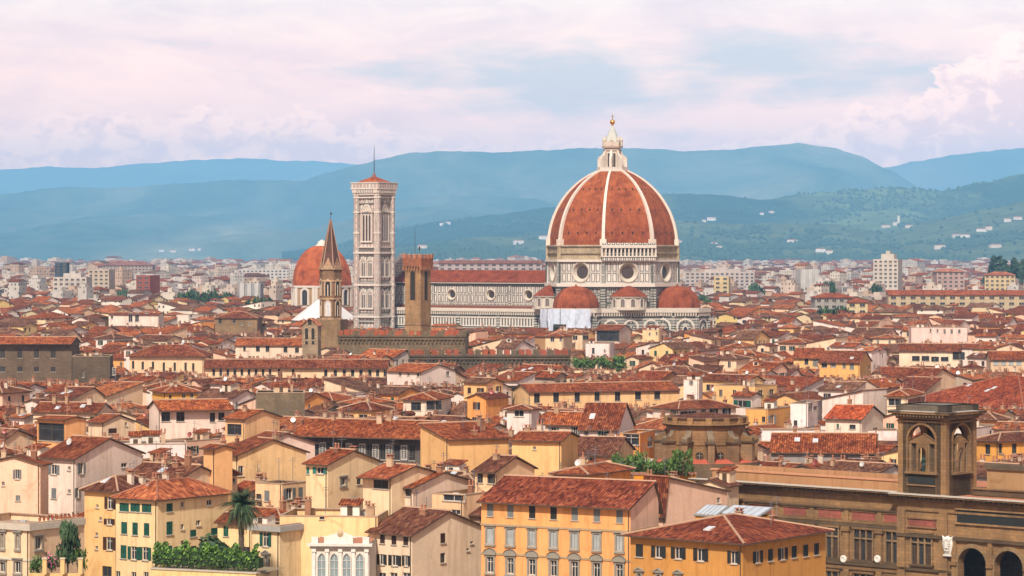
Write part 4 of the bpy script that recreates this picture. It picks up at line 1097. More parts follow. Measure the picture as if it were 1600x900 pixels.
# faces of a house: index -> (rotation about z, function u -> local point)
def face_pt(fc, u, W, D):
    return {'f': (u - W / 2, -D / 2), 'r': (W / 2, u - D / 2), 'b': (W / 2 - u, D / 2), 'l': (-W / 2, D / 2 - u)}[fc]
FROT = {'f': 0.0, 'r': math.pi / 2, 'b': math.pi, 'l': -math.pi / 2}
def wall_face(mb, fc, W, D, z0, z1, holes, c, m=WALL, rv=0.2):
    """wall with real openings; holes = (u centre, z bottom, w, h)"""
    L_ = W if fc in 'fb' else D
    us = {0.0, L_}; zs_ = {z0, z1}; hs = []
    for u, z, w, h in holes:
        a, b, p, q = max(.05, u - w / 2), min(L_ - .05, u + w / 2), max(z0 + .02, z), min(z1 - .02, z + h)
        if b - a < .15 or q - p < .15: continue
        hs.append((a, b, p, q)); us |= {a, b}; zs_ |= {p, q}
    us = sorted(us); zs_ = sorted(zs_)
    P3 = lambda u, z, d=0.0: (lambda x, y: {'f': (x, y + d, z), 'r': (x - d, y, z), 'b': (x, y - d, z), 'l': (x + d, y, z)}[fc])(*face_pt(fc, u, W, D))
    # merge rows: for every z strip emit maximal runs of solid cells
    for z_a, z_b in zip(zs_[:-1], zs_[1:]):
        zm = (z_a + z_b) / 2; cut = sorted((a, b) for a, b, p, q in hs if p < zm < q); u = 0.0
        for a, b in cut + [(L_, L_)]:
            if a - u > 1e-4: mb.face([P3(u, z_a), P3(a, z_a), P3(a, z_b), P3(u, z_b)], m, c)
            u = max(u, b)
    for a, b, p, q in hs:
        for s in ([P3(a, p), P3(a, q), P3(a, q, rv), P3(a, p, rv)], [P3(b, p), P3(b, p, rv), P3(b, q, rv), P3(b, q)], [P3(a, p), P3(a, p, rv), P3(b, p, rv), P3(b, p)], [P3(a, q), P3(b, q), P3(b, q, rv), P3(a, q, rv)]):
            mb.face(s, m, tuple(x * .95 for x in c))
def roof_geo(rt, W, D, He, rise, ov, yr=0.0, og=0.35, th=0.2):
    """returns slope polygons (counter-clockwise from above), gable polygons, ridge lines"""
    w, d = W / 2, D / 2; S_ = []; G = []; RL = []
    if rt == 'gx':
        zr = He + rise; r = yr
        sf = rise / max(.1, r + d); sb = rise / max(.1, d - r) if r < d - .3 else 0
        S_.append([(-w - og, -d - ov, He - sf * ov), (w + og, -d - ov, He - sf * ov), (w + og, r, zr), (-w - og, r, zr)])
        if r < d - .3: S_.append([(w + og, d + ov, He - sb * ov), (-w - og, d + ov, He - sb * ov), (-w - og, r, zr), (w + og, r, zr)])
        G.append(('r', [(w, -d, He), (w, d, He), (w, r, zr)] if r < d - .3 else [(w, -d, He), (w, d, He), (w, d, zr)])); G.append(('l', [(-w, d, He), (-w, -d, He), (-w, r, zr)] if r < d - .3 else [(-w, d, He), (-w, -d, He), (-w, d, zr)]))
        if r >= d - .3: G.append(('b', [(w, d, He), (-w, d, He), (-w, d, zr), (w, d, zr)]))
        RL.append(((-w - og, r, zr), (w + og, r, zr)))
    elif rt == 'gy':
        zr = He + rise; r = yr
        sl_ = rise / max(.1, r + w); sr = rise / max(.1, w - r) if r < w - .3 else 0
        if r > -w + .3: S_.append([(-w - ov, -d - og, He - sl_ * ov), (r, -d - og, zr), (r, d + og, zr), (-w - ov, d + og, He - sl_ * ov)])
        if r < w - .3: S_.append([(r, -d - og, zr), (w + ov, -d - og, He - sr * ov), (w + ov, d + og, He - sr * ov), (r, d + og, zr)])
        a = (r, -d, zr); b = (r, d, zr)
        G.append(('f', [(-w, -d, He), (w, -d, He), a])); G.append(('b', [(w, d, He), (-w, d, He), b]))
        if r >= w - .3: G.append(('r', [(w, -d, He), (w, d, He), (w, d, zr), (w, -d, zr)]))
        if r <= -w + .3: G.append(('l', [(-w, d, He), (-w, -d, He), (-w, -d, zr), (-w, d, zr)]))
        RL.append(((r, -d - og, zr), (r, d + og, zr)))
    elif rt == 'hip':
        m = min(w, d); s = rise / m; zr = He + rise; ze = He - s * ov; o = ov
        if w >= d: A, B = (-(w - m), 0, zr), ((w - m), 0, zr)
        else: A, B = (0, -(d - m), zr), (0, (d - m), zr)
        c1, c2, c3, c4 = (-w - o, -d - o, ze), (w + o, -d - o, ze), (w + o, d + o, ze), (-w - o, d + o, ze)
        if w >= d: S_ += [[c1, c2, B, A], [c3, c4, A, B], [c2, c3, B], [c4, c1, A]]; RL += [(A, B), (c1, A), (c4, A), (c2, B), (c3, B)]
        else: S_ += [[c1, c2, A], [c3, c4, B], [c2, c3, B, A], [c4, c1, A, B]]; RL += [(A, B), (c1, A), (c2, A), (c3, B), (c4, B)]
        S_ = [[p for i, p in enumerate(q) if (Vector(p) - Vector(q[i - 1])).length > 1e-4] for q in S_]
        RL = [l for l in RL if (Vector(l[0]) - Vector(l[1])).length > .2]
    return S_, G, RL
def roof_z(rt, W, D, He, rise, yr, x, y):
    if rt == 'gx':
        return He + rise * ((y + D / 2) / (yr + D / 2) if y < yr else (D / 2 - y) / max(.1, D / 2 - yr))
    if rt == 'gy':
        return He + rise * ((x + W / 2) / max(.1, yr + W / 2) if x < yr else (W / 2 - x) / max(.1, W / 2 - yr))
    if rt == 'hip':
        m = min(W, D) / 2; return He + rise * min(1, min(W / 2 - abs(x), D / 2 - abs(y)) / m)
    return He
def lift(c):
    l = .3 * c[0] + .55 * c[1] + .15 * c[2]
    r = [(x * .86 + l * .14) * 1.12 * k for x, k in zip(c, (1.05, .955, .97))]; q = max(1.0, max(r) / .74)
    return tuple(x / q for x in r)
def house_parts(W, D, He, rt, rise, yr, wc, rc, holes, ov=.55, cornice=None, wm=WALL, ridge=True, M=None, band=None, z0=0.0, rwc=None):
    wall = MB(M); roof = MB(M)
    if wm == WALL: wc = lift(wc)
    rwc = lift(rwc) if rwc else wc
    for fc in 'frbl':
        wall_face(wall, fc, W, D, z0, He, holes.get(fc, []), rwc if fc == 'r' else wc, wm)
    if rt == 'flat':
        fl = He - .9; wall.face([(-W / 2, -D / 2, fl), (W / 2, -D / 2, fl), (W / 2, D / 2, fl), (-W / 2, D / 2, fl)], WALL, (.30, .22, .17))
        t_ = .3
        for x0, x1, y0, y1 in ((-W / 2 - .06, W / 2 + .06, -D / 2 - .06, -D / 2 + t_), (-W / 2 - .06, W / 2 + .06, D / 2 - t_, D / 2 + .06), (-W / 2 - .06, -W / 2 + t_, -D / 2 + t_, D / 2 - t_), (W / 2 - t_, W / 2 + .06, -D / 2 + t_, D / 2 - t_)):
            roof.box(x0, x1, y0, y1, He, He + .14, TRIM, (.36, .25, .17))
    else:
        S_, G, RL = roof_geo(rt, W, D, He, rise, ov, yr)
        for fc, g in G: wall.face(g, wm, rwc if fc == 'r' else wc)
        for p in S_: roof.slab([(a, b, c_ + .22) for a, b, c_ in p], .2, ROOF, rc, WOOD, (.085, .05, .032))
        if ridge:
            for a, b in RL:
                a, b = Vector(a) + Vector((0, 0, .26)), Vector(b) + Vector((0, 0, .26)); roof.tube(a, b, .17, .17, 5, TRIM, (.26, .10, .055) if ridge == 1 else (.36, .22, .14))
    sd_ = rnd.uniform(0, 100)
    roof.v = [Vector((p.x, p.y, p.z + (.20 * mnoise.noise(Vector((p.x * .13 + sd_, p.y * .13, 0))) if rt != 'flat' else 0))) for p in roof.v]
    if cornice:
        cz, cw, cc = cornice
        for x0, x1, y0, y1 in ((-W / 2 - cw, W / 2 + cw, -D / 2 - cw, -D / 2 + .05), (W / 2 - .05, W / 2 + cw, -D / 2 + .05, D / 2)): wall.box(x0, x1, y0, y1, He - cz, He - .02, TRIM, cc)
    for z, cc in (band or []):
        for x0, x1, y0, y1 in ((-W / 2 - .1, W / 2 + .1, -D / 2 - .1, -D / 2 + .03), (W / 2 - .03, W / 2 + .1, -D / 2 + .03, D / 2 - .03)): wall.box(x0, x1, y0, y1, z, z + .28, TRIM, cc)
    return wall, roof
CHC = [(.50, .36, .24), (.30, .15, .085), (.40, .26, .16), (.58, .48, .38), (.22, .10, .06)]
def chimney_geo(mb, x, y, z, rg_, s=1.0):
    w = rg_.uniform(.24, .48) * s; d = rg_.uniform(.22, .36) * s; h = rg_.uniform(.6, 1.5) * s; c = rg_.choice(CHC)
    mb.box(x - w, x + w, y - d, y + d, z - .7, z + h, WALL, c, 'd')
    k = rg_.random()
    if k < .5:
        mb.box(x - w - .1, x + w + .1, y - d - .1, y + d + .1, z + h, z + h + .12, TRIM, (.34, .22, .15))
        for a in (-1, 1): mb.box(x + a * w * .6 - .1, x + a * w * .6 + .1, y - d * .7, y + d * .7, z + h + .12, z + h + .42, TRIM, (.3, .14, .08))
        mb.box(x - w - .1, x + w + .1, y - d - .1, y + d + .1, z + h + .42, z + h + .52, TRIM, (.34, .15, .09))
    else:
        mb.box(x - w - .08, x + w + .08, y - d - .08, y + d + .08, z + h, z + h + .14, TRIM, (.36, .2, .13))
        n = 1 + (k > .75)
        for i in range(n): mb.lathe([(.16, z + h + .14), (.13, z + h + .7), (.2, z + h + .74), (0, z + h + .95)], 7, x + (i - (n - 1) / 2) * .6, y, TRIM, (.32, .13, .075))
def antenna_geo(mb, x, y, z, rg_):
    h = rg_.uniform(2.0, 3.8); mb.tube((x, y, z - .3), (x, y, z + h), .05, .035, 4, METAL, (.16, .16, .17))
    a = rg_.uniform(0, 3.1)
    for k, l in ((h - .15, .5), (h - .5, .7)):
        dx, dy = math.cos(a) * l, math.sin(a) * l; mb.tube((x - dx, y - dy, z + k), (x + dx, y + dy, z + k), .022, None, 4, METAL, (.2, .2, .21))
        for q in (-.8, -.4, 0, .4, .8): mb.tube((x + dx * q - dy * .45, y + dy * q + dx * .45, z + k), (x + dx * q + dy * .45, y + dy * q - dx * .45, z + k), .015, None, 3, METAL, (.2, .2, .21))
def dish_geo(mb, x, y, z, rg_):
    r = rg_.uniform(.4, .6); c = rg_.choice([(.6, .58, .56), (.55, .53, .5), (.22, .05, .04)])
    mb.tube((x, y, z - .3), (x, y, z + .8), .04, None, 4, METAL, (.2, .2, .2)); cen = Vector((x, y, z + .9)); n = Vector((rg_.uniform(-.5, .5), -1, .35)).normalized(); u = n.orthogonal().normalized(); v = n.cross(u); N = 12
    pts = [cen + (u * math.cos(2 * math.pi * i / N) + v * math.sin(2 * math.pi * i / N)) * r + n * .12 for i in range(N)]
    for i in range(N): mb.face([cen, pts[i], pts[(i + 1) % N]], METAL, c, [(0, 0), (1, 0), (1, 1)]); mb.face([cen - n * .02, pts[(i + 1) % N], pts[i]], METAL, c, [(0, 0), (1, 0), (1, 1)])
def skylight_geo(mb, rt, W, D, He, rise, yr, x, y):
    w, l = .5, .7; z = lambda a, b: roof_z(rt, W, D, He, rise, yr, a, b) + .22
    q = [(x - w, y - l), (x + w, y - l), (x + w, y + l), (x - w, y + l)]
    top = [(a, b, z(a, b) + .14) for a, b in q]; mb.slab(top, .16, TRIM, (.52, .50, .48)); mb.face([((a - x) * .8 + x, (b - y) * .8 + y, z((a - x) * .8 + x, (b - y) * .8 + y) + .16) for a, b in q], SHEET, (.40, .43, .48))
def dormer_geo(mb, rt, W, D, He, rise, yr, x, y, wc, rc):
    z = roof_z(rt, W, D, He, rise, yr, x, y) + .1; w, h, l = .9, 1.3, 2.4
    mb.box(x - w, x + w, y, y + l, z - .3, z + h, WALL, wc, 'd'); mb.face([(x - .5, y - .02, z + .25), (x + .5, y - .02, z + .25), (x + .5, y - .02, z + h - .2), (x - .5, y - .02, z + h - .2)], GLASS, (0, 0, 0))
    for s_ in (-1, 1): q = [(x, y - .35, z + h + .55), (x + s_ * (w + .25), y - .35, z + h + .05), (x + s_ * (w + .25), y + l, z + h + .05), (x, y + l, z + h + .55)]; mb.slab(q if s_ > 0 else q[::-1], .14, ROOF, rc)
    mb.face([(x - w, y - .01, z + h), (x + w, y - .01, z + h), (x, y - .01, z + h + .45)], WALL, wc)

def clutter_geo(mb, x, y, z, rg_):
    k = rg_.random()
    if k < .4:
        w, d, h = rg_.uniform(.9, 1.6), rg_.uniform(.8, 1.4), rg_.uniform(1.9, 2.5); c = rg_.choice([(.66, .56, .44), (.62, .45, .3), (.68, .62, .54)])
        mb.box(x - w, x + w, y - d, y + d, z, z + h, WALL, c, 'd'); mb.slab([(x - w - .25, y - d - .3, z + h + .02), (x + w + .25, y - d - .3, z + h + .02), (x + w + .25, y + d + .2, z + h + .6), (x - w - .25, y + d + .2, z + h + .6)], .14, ROOF, RT1)
        mb.face([(x - .4, y - d - .01, z), (x + .4, y - d - .01, z), (x + .4, y - d - .01, z + 1.8), (x - .4, y - d - .01, z + 1.8)], WOOD, (.08, .05, .03))
    elif k < .7:
        mb.box(x - .5, x + .5, y - .2, y + .2, z + .1, z + .85, METAL, (.5, .49, .47)); mb.lathe([(.26, z + .2), (.26, z + .3)], 10, x, y - .3, METAL, (.1, .1, .1))
    else:
        mb.box(x - 1.2, x + 1.2, y - .04, y + .04, z + .95, z + 1.02, METAL, (.12, .1, .09))
        for i in range(7): mb.box(x - 1.2 + .4 * i - .02, x - 1.2 + .4 * i + .02, y - .02, y + .02, z, z + .95, METAL, (.12, .1, .09))
        mb.box(x - .9, x - .3, y + .3, y + .8, z, z + .5, WALL, (.34, .12, .07))
def put_windows(root, fc, W, D, wins, fine):
    """wins = (u, z, w, h, style, colour)"""
    for u, z, w, h, st, cn in wins:
        c = SHC.get(cn, cn) if isinstance(cn, str) else cn
        x, y = face_pt(fc, u, W, D); w, h = q1(w), q1(h)
        if not fine:
            new_obj('window', win_simple_mesh(w, h, st, c), root, (x, y, z), FROT[fc]); continue
        fs = {'h': 'hood', 'hs': 'hood', 'ho': 'hood', 'a': 'arch', 'pd': 'ped', 'd': 'dark'}.get(st, 'plain')
        o = new_obj('window', win_frame_mesh(w, h, fs), root, (x, y, z), FROT[fc]); new_obj('pane', pane_mesh(w, h), o)
        if st in ('c', 'hs'):
            s = shutter_mesh(q1(w / 2 - .02), h, c)
            new_obj('shutter', s, o, (-w / 2, .06, 0)); new_obj('shutter', s, o, (w / 2 - q1(w / 2 - .02), .06, 0))
        elif st in ('p', 'pd'):
            s = shutter_mesh(q1(w / 2), h, c)
            new_obj('shutter', s, o, (-w / 2 - q1(w / 2) - .02, -.04, 0)); new_obj('shutter', s, o, (w / 2 + .02, -.04, 0))

class Face:
    """vertical plane through C (picture column pxC at depth D) running to the left along A"""
    def __init__(s, pxC, Dc, al):
        s.C = P(pxC, HY, Dc); s.C.z = 0; s.al = al
        s.A = Vector((-math.cos(R(al)), math.sin(R(al)), 0)); s.B = Vector((math.sin(R(al)), math.cos(R(al)), 0))
    @staticmethod
    def t_at(C, d, px):
        k = (px - CX) / F; return (k * C.y - C.x) / (d.x - k * d.y)
    def at(s, which, px, py):
        d = s.A if which == 'f' else s.B; t = s.t_at(s.C, d, px); y = s.C.y + d.y * t
        return t, HH - (py - HY) / F * y, y / F
HEROES = []; DBG = False
USED = set()
def hero(label, xL, xC, xR, ye, z=None, Dc=None, al=33, rt='gx', rise=None, yr=None, pitch=.33, wc=(.6, .5, .38), rc=(.30, .085, .045), front=(), right=(), W=None, Dp=None, name='house', cat='house', ov=.6, chim=2,
         fine=True, wm=WALL, cornice=None, band=None, ridge=2, vb=None, extra=None, group=None, keepdim=False, rwc=None, ant=2, dish=0, sky=0):
    if Dc is None: Dc = (HH - z) * F / (ye - HY)
    He = HH - (ye - HY) / F * Dc
    fcx = Face(xC, Dc, al)
    if W is None: W = Face.t_at(fcx.C, fcx.A, xL)
    if Dp is None: Dp = Face.t_at(fcx.C, fcx.B, xR)
    if (Dp > 17 and al < 45 or Dp < 2) and not keepdim: Dp = 13.0 + (len(HEROES) * 7 % 4)
    if W > 20 and al > 40 and not keepdim: W = 15.0
    yrl = {None: 0.0, 'back': Dp / 2, 'front': -Dp / 2 + .5, 'left': -W / 2, 'right': W / 2}.get(yr, yr)
    if rise is None:
        span = {'gx': Dp / 2 + abs(yrl), 'gy': W / 2 + abs(yrl), 'hip': min(W, Dp) / 2, 'flat': 0}[rt]; rise = span * pitch
    if yr == 'front': yrl = -Dp / 2 + .5
    loc = fcx.C + fcx.A * (W / 2) + fcx.B * (Dp / 2); rz = -R(al)
    rg_ = random.Random(len(HEROES) * 17 + 3)
    root = empty(name, loc, rz, label, cat, group)
    holes = {'f': [], 'r': [], 'l': [], 'b': []}; wl = {'f': [], 'r': []}
    for which, lst in (('f', front), ('r', right)):
        for it in lst:
            px, py, wp, hp = it[:4]; st = it[4] if len(it) > 4 else 'o'; cn = it[5] if len(it) > 5 else 'dark'
            t, zc, k = fcx.at(which, px, py); d = fcx.A if which == 'f' else fcx.B
            dirpx = abs((Face.t_at(fcx.C, d, px + 1) - Face.t_at(fcx.C, d, px)))
            w = wp * dirpx; h = hp * k
            if st in ('p', 'pd'): w = w / 2
            u = W - t if which == 'f' else t
            holes[which].append((u, zc - h / 2, q1(w), q1(h))); wl[which].append((u, zc - h / 2, w, h, st, cn))
    wall, roof = house_parts(W, Dp, He, rt, rise, yrl, wc, rc, holes, ov, cornice, wm, ridge, None, band, 0.0, rwc)
    wall.build('wall', MATS, root)
    ro = roof.build('roof', MATS, root) if roof.f else root
    for fc in 'fr': put_windows(root, fc, W, Dp, wl[fc], fine)
    if wm == WALL and W > 3:
        mb = MB(); mb.tube((W / 2 - .25, -Dp / 2 - .1, 0), (W / 2 - .25, -Dp / 2 - .1, He), .07, None, 6, METAL, (.10, .075, .055)); mb.build('downpipe', MATS, root)
    if rt == 'flat':
        for i in range(max(1, int(W * Dp / 40))):
            x, y = rg_.uniform(-.36, .36) * W, rg_.uniform(-.3, .36) * Dp; mb = MB(); clutter_geo(mb, x, y, He - .9, rg_); mb.build('roof_unit', MATS, ro if ro else root)
    for i in range(chim + (1 if chim and W > 8 else 0)):
        x, y = rg_.uniform(-.38, .38) * W, rg_.uniform(-.15, .38) * Dp
        mb = MB(); chimney_geo(mb, x, y, roof_z(rt, W, Dp, He, rise, yrl, x, y), rg_, 1.1); mb.build('chimney', MATS, ro)
    for i in range(ant):
        x, y = rg_.uniform(-.3, .3) * W, rg_.uniform(-.1, .3) * Dp; mb = MB(); antenna_geo(mb, x, y, roof_z(rt, W, Dp, He, rise, yrl, x, y), rg_); mb.build('antenna', MATS, ro)
    for i in range(dish):
        x, y = rg_.uniform(-.3, .3) * W, rg_.uniform(-.35, .0) * Dp; mb = MB(); dish_geo(mb, x, y, roof_z(rt, W, Dp, He, rise, yrl, x, y), rg_); mb.build('dish', MATS, ro)
    for i in range(sky):
        x, y = rg_.uniform(-.3, .3) * W, -Dp * .25 + rg_.uniform(-.08, .08) * Dp; mb = MB(); skylight_geo(mb, rt, W, Dp, He, rise, yrl, x, y); mb.build('skylight', MATS, ro)
    rec = dict(root=root, W=W, D=Dp, He=He, rise=rise, face=fcx, rt=rt, wall=wc, roof=ro, yr=yrl)
    M = Matrix.Translation(loc) @ Matrix.Rotation(rz, 4, 'Z'); pp = [proj(M @ Vector((x, y, He))) for x in (-W / 2, W / 2) for y in (-Dp / 2, Dp / 2)]
    wx = [p[0] for p in pp]
    lowest = max([it[1] + it[3] / 2 + 2 for it in list(front) + list(right)] + [ye + 8])
    keep(loc, rz, -W / 2, W / 2, -Dp / 2, Dp / 2, (min(wx), max(wx)), vb if vb is not None else lowest)
    if DBG: print('HERO', len(HEROES), label[:40], 'W %.1f D %.1f He %.1f rise %.1f y %.0f' % (W, Dp, He, rise, loc.y))
    HEROES.append(rec); USED.add(label)
    return rec

CREAM = srgb('F2D9AE', .82); PALEY = srgb('F4D589', .80); OCHRE = srgb('DFA850', .78); MUST = srgb('D89A38', .78); ORNG = srgb('EBA346', .80); PINKW = srgb('F0C9A4', .82)
WHITEW = srgb('EFE3D3', .85); BEIGE = srgb('E2CBA0', .80); YEL = srgb('F5C878', .93); DKOCH = srgb('B08A58', .75); GREYW = srgb('B0A08A', .8); STN = srgb('8A6E4E', .72); ORANGE2 = srgb('EE9E30', .85)
RT1 = (.205, .050, .017); RT2 = (.158, .041, .017); RT3 = (.265, .067, .021); RT4 = (.118, .041, .023); RT5 = (.285, .085, .030)
# ------------------------------------------------------------------ houses set by hand, front rows
G, B_, GR = 'green', 'brown', 'grey'
# left edge
hero('tall pinkish cream house at the left edge with two grey shuttered windows under a gable', -30, 63, None, 727, z=23.2, al=8, rt='gy', rise=1.1, yr=0.5, wc=srgb('F0CDA8', .82), rc=RT2, Dp=4, front=[(27, 741, 12, 15, 'p', GR), (28, 778, 7, 9, 'c', GR), (5, 756, 4, 6)], vb=815, chim=1)
hero('tall white house with grey shutters and a broad gable side at the left', 63, 118, 222, 717, z=22.6, rt='gx', wc=srgb('F3E2CC', .84), rc=RT2, front=[(84, 734, 17, 15, 'p', GR), (84, 771, 8, 16, 'c', GR), (108, 732, 5, 6), (108, 768, 5, 6)], right=[(127, 732, 12, 17, 'p', GR), (121, 770, 8, 15, 'p', GR), (194, 727, 9, 7)], vb=803, chim=1, dish=1)
hero('low cream riverside mansion in the bottom left corner with pedimented windows', -70, 46, 131, 819, z=16.8, rt='flat', wc=srgb('F2D6A6', .8), cornice=(.9, .35, (.45, .40, .33)), front=[(4, 845, 8, 23, 'pd', (.3, .3, .3)), (28, 846, 8, 23, 'pd', (.3, .3, .3)), (4, 886, 8, 16, 'h'), (28, 886, 9, 18, 'h')], right=[(60, 849, 9, 18, 'h'), (104, 844, 8, 16, 'h')], vb=905, chim=0, ant=0, band=[(11.7, (.5, .45, .36))])
hero('narrow ochre house with brown shutters, left of the green shuttered pale yellow one', 132, 184, None, 767, z=19.6, rt='hip', Dp=10, rise=1.6, wc=srgb('EDC476', .78), rc=RT4, front=[(172, 786, 16, 19, 'p', B_), (171, 815, 17, 10, 'p', B_), (171, 849, 18, 21, 'p', B_), (167, 893, 15, 16, 'd'), (152, 791, 4, 5), (157, 811, 4, 5), (151, 835, 4, 5), (151, 856, 4, 5)], vb=905, chim=3, sky=1)
hero('pale yellow house with green shutters and hipped salmon roof beside the palm tree', 181, 246, 357, 781, z=18.8, rt='hip', rise=2.0, al=37, wc=srgb('F3DB9C', .86), rc=(.30,.085,.035),
     front=[(194, 792.5, 15, 13, 'c', G), (211, 793, 15, 13, 'c', G), (229, 794, 15, 13, 'c', G), (194, 824.5, 9, 19, 'c', G), (211, 826, 9, 20, 'c', G), (229, 827, 9, 20, 'c', G), (193, 862, 9, 21, 'c', G), (209, 864, 17, 21, 'p', G), (227, 865, 17, 21, 'p', G), (184, 897, 8, 10), (209, 898, 8, 9), (228, 898, 8, 9)],
     right=[(265, 793, 10, 13, 'c', G), (265, 825, 10, 21, 'c', G), (264, 857, 11, 9, 'c', G), (285, 788, 5, 9), (285, 823, 5, 9), (327, 785, 8, 9), (310, 817, 7, 9), (302, 833, 10, 11, 'c', G), (335, 830, 10, 11, 'c', G), (353, 829, 7, 16, 'c', G), (285, 848, 5, 6), (302, 856, 10, 7, 'c', G)], vb=905, chim=3, sky=2, ridge=1)
hero('house under a wide mottled brown roof with many chimneys behind the green shuttered house', 186, 272, None, 756, z=19.8, rt='gx', Dp=12, rise=2.2, wc=CREAM, rc=RT4, vb=762, chim=5, sky=1)
hero('low pale yellow annex behind the palm tree trunk', 340, 393, 420, 818, z=15.0, rt='gx', al=20, wc=srgb('F0D491', .8), rc=RT2, front=[(379, 858, 24, 9, 'p', 'dark'), (353, 830, 8, 16, 'c', G)], vb=875, chim=0)
hero('little cream tower house with a steep red hip roof above the salmon roof', 309, 320, 371, 741, z=20.5, al=62, rt='hip', pitch=.55, wc=CREAM, rc=RT1, right=[(364, 751, 8, 8)], front=[(315, 747, 4, 6)], vb=765, chim=1)
hero('yellow ochre house with a flat orange box storey behind the palm', 352, 372, 398, 712, z=22.5, al=50, rt='gx', wc=srgb('F0CC88', .9), rc=RT2, right=[(376, 736, 9, 16, 'o')], vb=755, Dp=13, chim=1)
hero('small orange box storey with a shallow red roof, left of the pinkish white house', 318, 336, 363, 702, z=24.5, al=50, rt='gx', wc=srgb('EFBC74', .9), rc=RT1, pitch=.25, vb=716, chim=1, ant=0)
hero('pinkish white house with one dark window and red pots, below the stone loggia', 372, 402, 492, 697, z=21.5, al=50, rt='gx', wc=srgb('F0D8C0', .84), rc=RT2, pitch=.3, right=[(448, 715, 9, 10, 'ho')], front=[(395, 708, 8, 8)], vb=735, chim=1)
hero('cream house with a corner bay, grey shutters and roof terrace right of the palm', 399, 441, 480, 757, z=19.0, al=35, rt='flat', wc=srgb('F0CF98', .82), front=[(417, 775, 8, 16, 'c', GR), (404, 776, 8, 8, 'd')], right=[(452, 771, 18, 18, 'p', GR), (470, 771, 7, 20, 'c', GR)], vb=790, chim=0)
hero('tall pale yellow house with a large blank gable and teal shuttered dormer window', 478, 512, 592, 727, z=22.5, al=38, rt='gx', wc=srgb('F5DCA2', .9), rc=RT1, pitch=.30, front=[(500, 735, 22, 11, 'p', 'teal'), (481, 735, 5, 11, 'c', 'teal')], right=[(536, 753, 7, 10, 'ho'), (561, 752, 7, 10, 'd')], vb=792, chim=2)
hero('grey cornered pale yellow house with quoins and green shutters, right of the garden hedge', 394, 437, 470, 822, z=15.6, al=34, rt='flat', wc=srgb('F2DA9E', .82), cornice=(.8, .5, (.30, .29, .27)), front=[(415, 843, 17, 22, 'p', G), (416, 881, 10, 23, 'pd', G)], vb=905, chim=0, ant=0)
hero('long blank ochre wall building with a ragged top behind the white arched house', 437, 590, None, 808, z=16.6, al=6, rt='flat', Dp=12, wc=srgb('F1CF8C', .82), front=[(503, 809, 8, 5, 'd')], vb=880, chim=2, ant=2)
hero('beige house with dark brown shutters and a corner ridge beside the orange palazzo', 577, 644, 754, 836, z=14.6, al=38, rt='gx', pitch=.34, wc=srgb('EAD9B4', .80), rc=RT4, front=[(597.5, 842, 8, 14, 'c', B_), (615.5, 844, 8, 14, 'c', B_), (634, 845, 8, 14, 'c', B_), (597, 874, 16, 17, 'p', 'dark'), (617, 875.5, 18, 17, 'p', 'dark'), (635, 876, 12, 17, 'p', 'dark'), (597, 898, 12, 7), (615, 898, 12, 7), (635, 898, 12, 7)], right=[(692, 841, 8, 15, 'c', B_), (692, 872, 8, 15, 'd'), (737, 848, 5, 4), (731, 859, 4, 4)], vb=905, chim=1)
ob = hero('big orange palazzo with seven columns of grey hooded windows and a dark red roof', 752, 985, 1026, 793, z=19.5, al=28, rt='gx', rise=2.8, yr=3.0, wc=srgb('F2AC58', .86), rc=(.165,.037,.017), ov=.9,
     front=[(x, 797 + (x - 766) * .056 * .9, 10, 19, 'c', 'grey' if i not in (2, 3) else 'dark') for i, x in enumerate((766, 797.5, 831.5, 865, 898, 932.5, 968))] + [(x, 837 + (x - 766) * .058, 9.5, 25, 'hs', 'pale') for x in (766, 797.5, 831.5, 865, 898, 932.5, 968)] + [(x, 882 + (x - 766) * .06, 10, 25, 'a') for x in (766, 797.5, 831.5, 865, 898, 932.5, 968)],
     vb=905, chim=0, ant=0, Dp=9, rwc=PINKW, band=[(17.2 - 1.1, (.34, .24, .13)), (12.1, (.34, .24, .13))])
hero('mustard yellow house with dark shutters and hipped roof in front of the sandstone library', 985, 1160, 1290, 848, z=16.4, al=38, keepdim=True, rt='hip', rise=2.2, wc=srgb('D89C38', .66), rc=(.15,.033,.014), ov=.9,
     front=[(999, 860, 11, 20, 'c', 'dark'), (1029, 862, 21, 19, 'p', 'dark'), (1060, 864, 21, 19, 'p', 'dark'), (1095, 867, 21, 20, 'p', 'dark'), (1147, 871, 21, 20, 'p', 'dark'), (999, 903, 9, 14, 'pd', 'dark'), (1029, 905, 9, 14, 'pd', 'dark'), (1060, 907, 9, 14, 'pd', 'dark')],
     right=[(1184, 870, 15, 19, 'p', 'dark'), (1204, 867, 8, 19, 'c', 'dark'), (1223, 865, 14, 19, 'p', 'dark'), (1241, 862, 8, 19, 'c', 'dark'), (1259, 860, 8, 19, 'c', 'dark'), (1276, 858, 8, 18, 'c', 'dark')], vb=905, chim=1, sky=1)
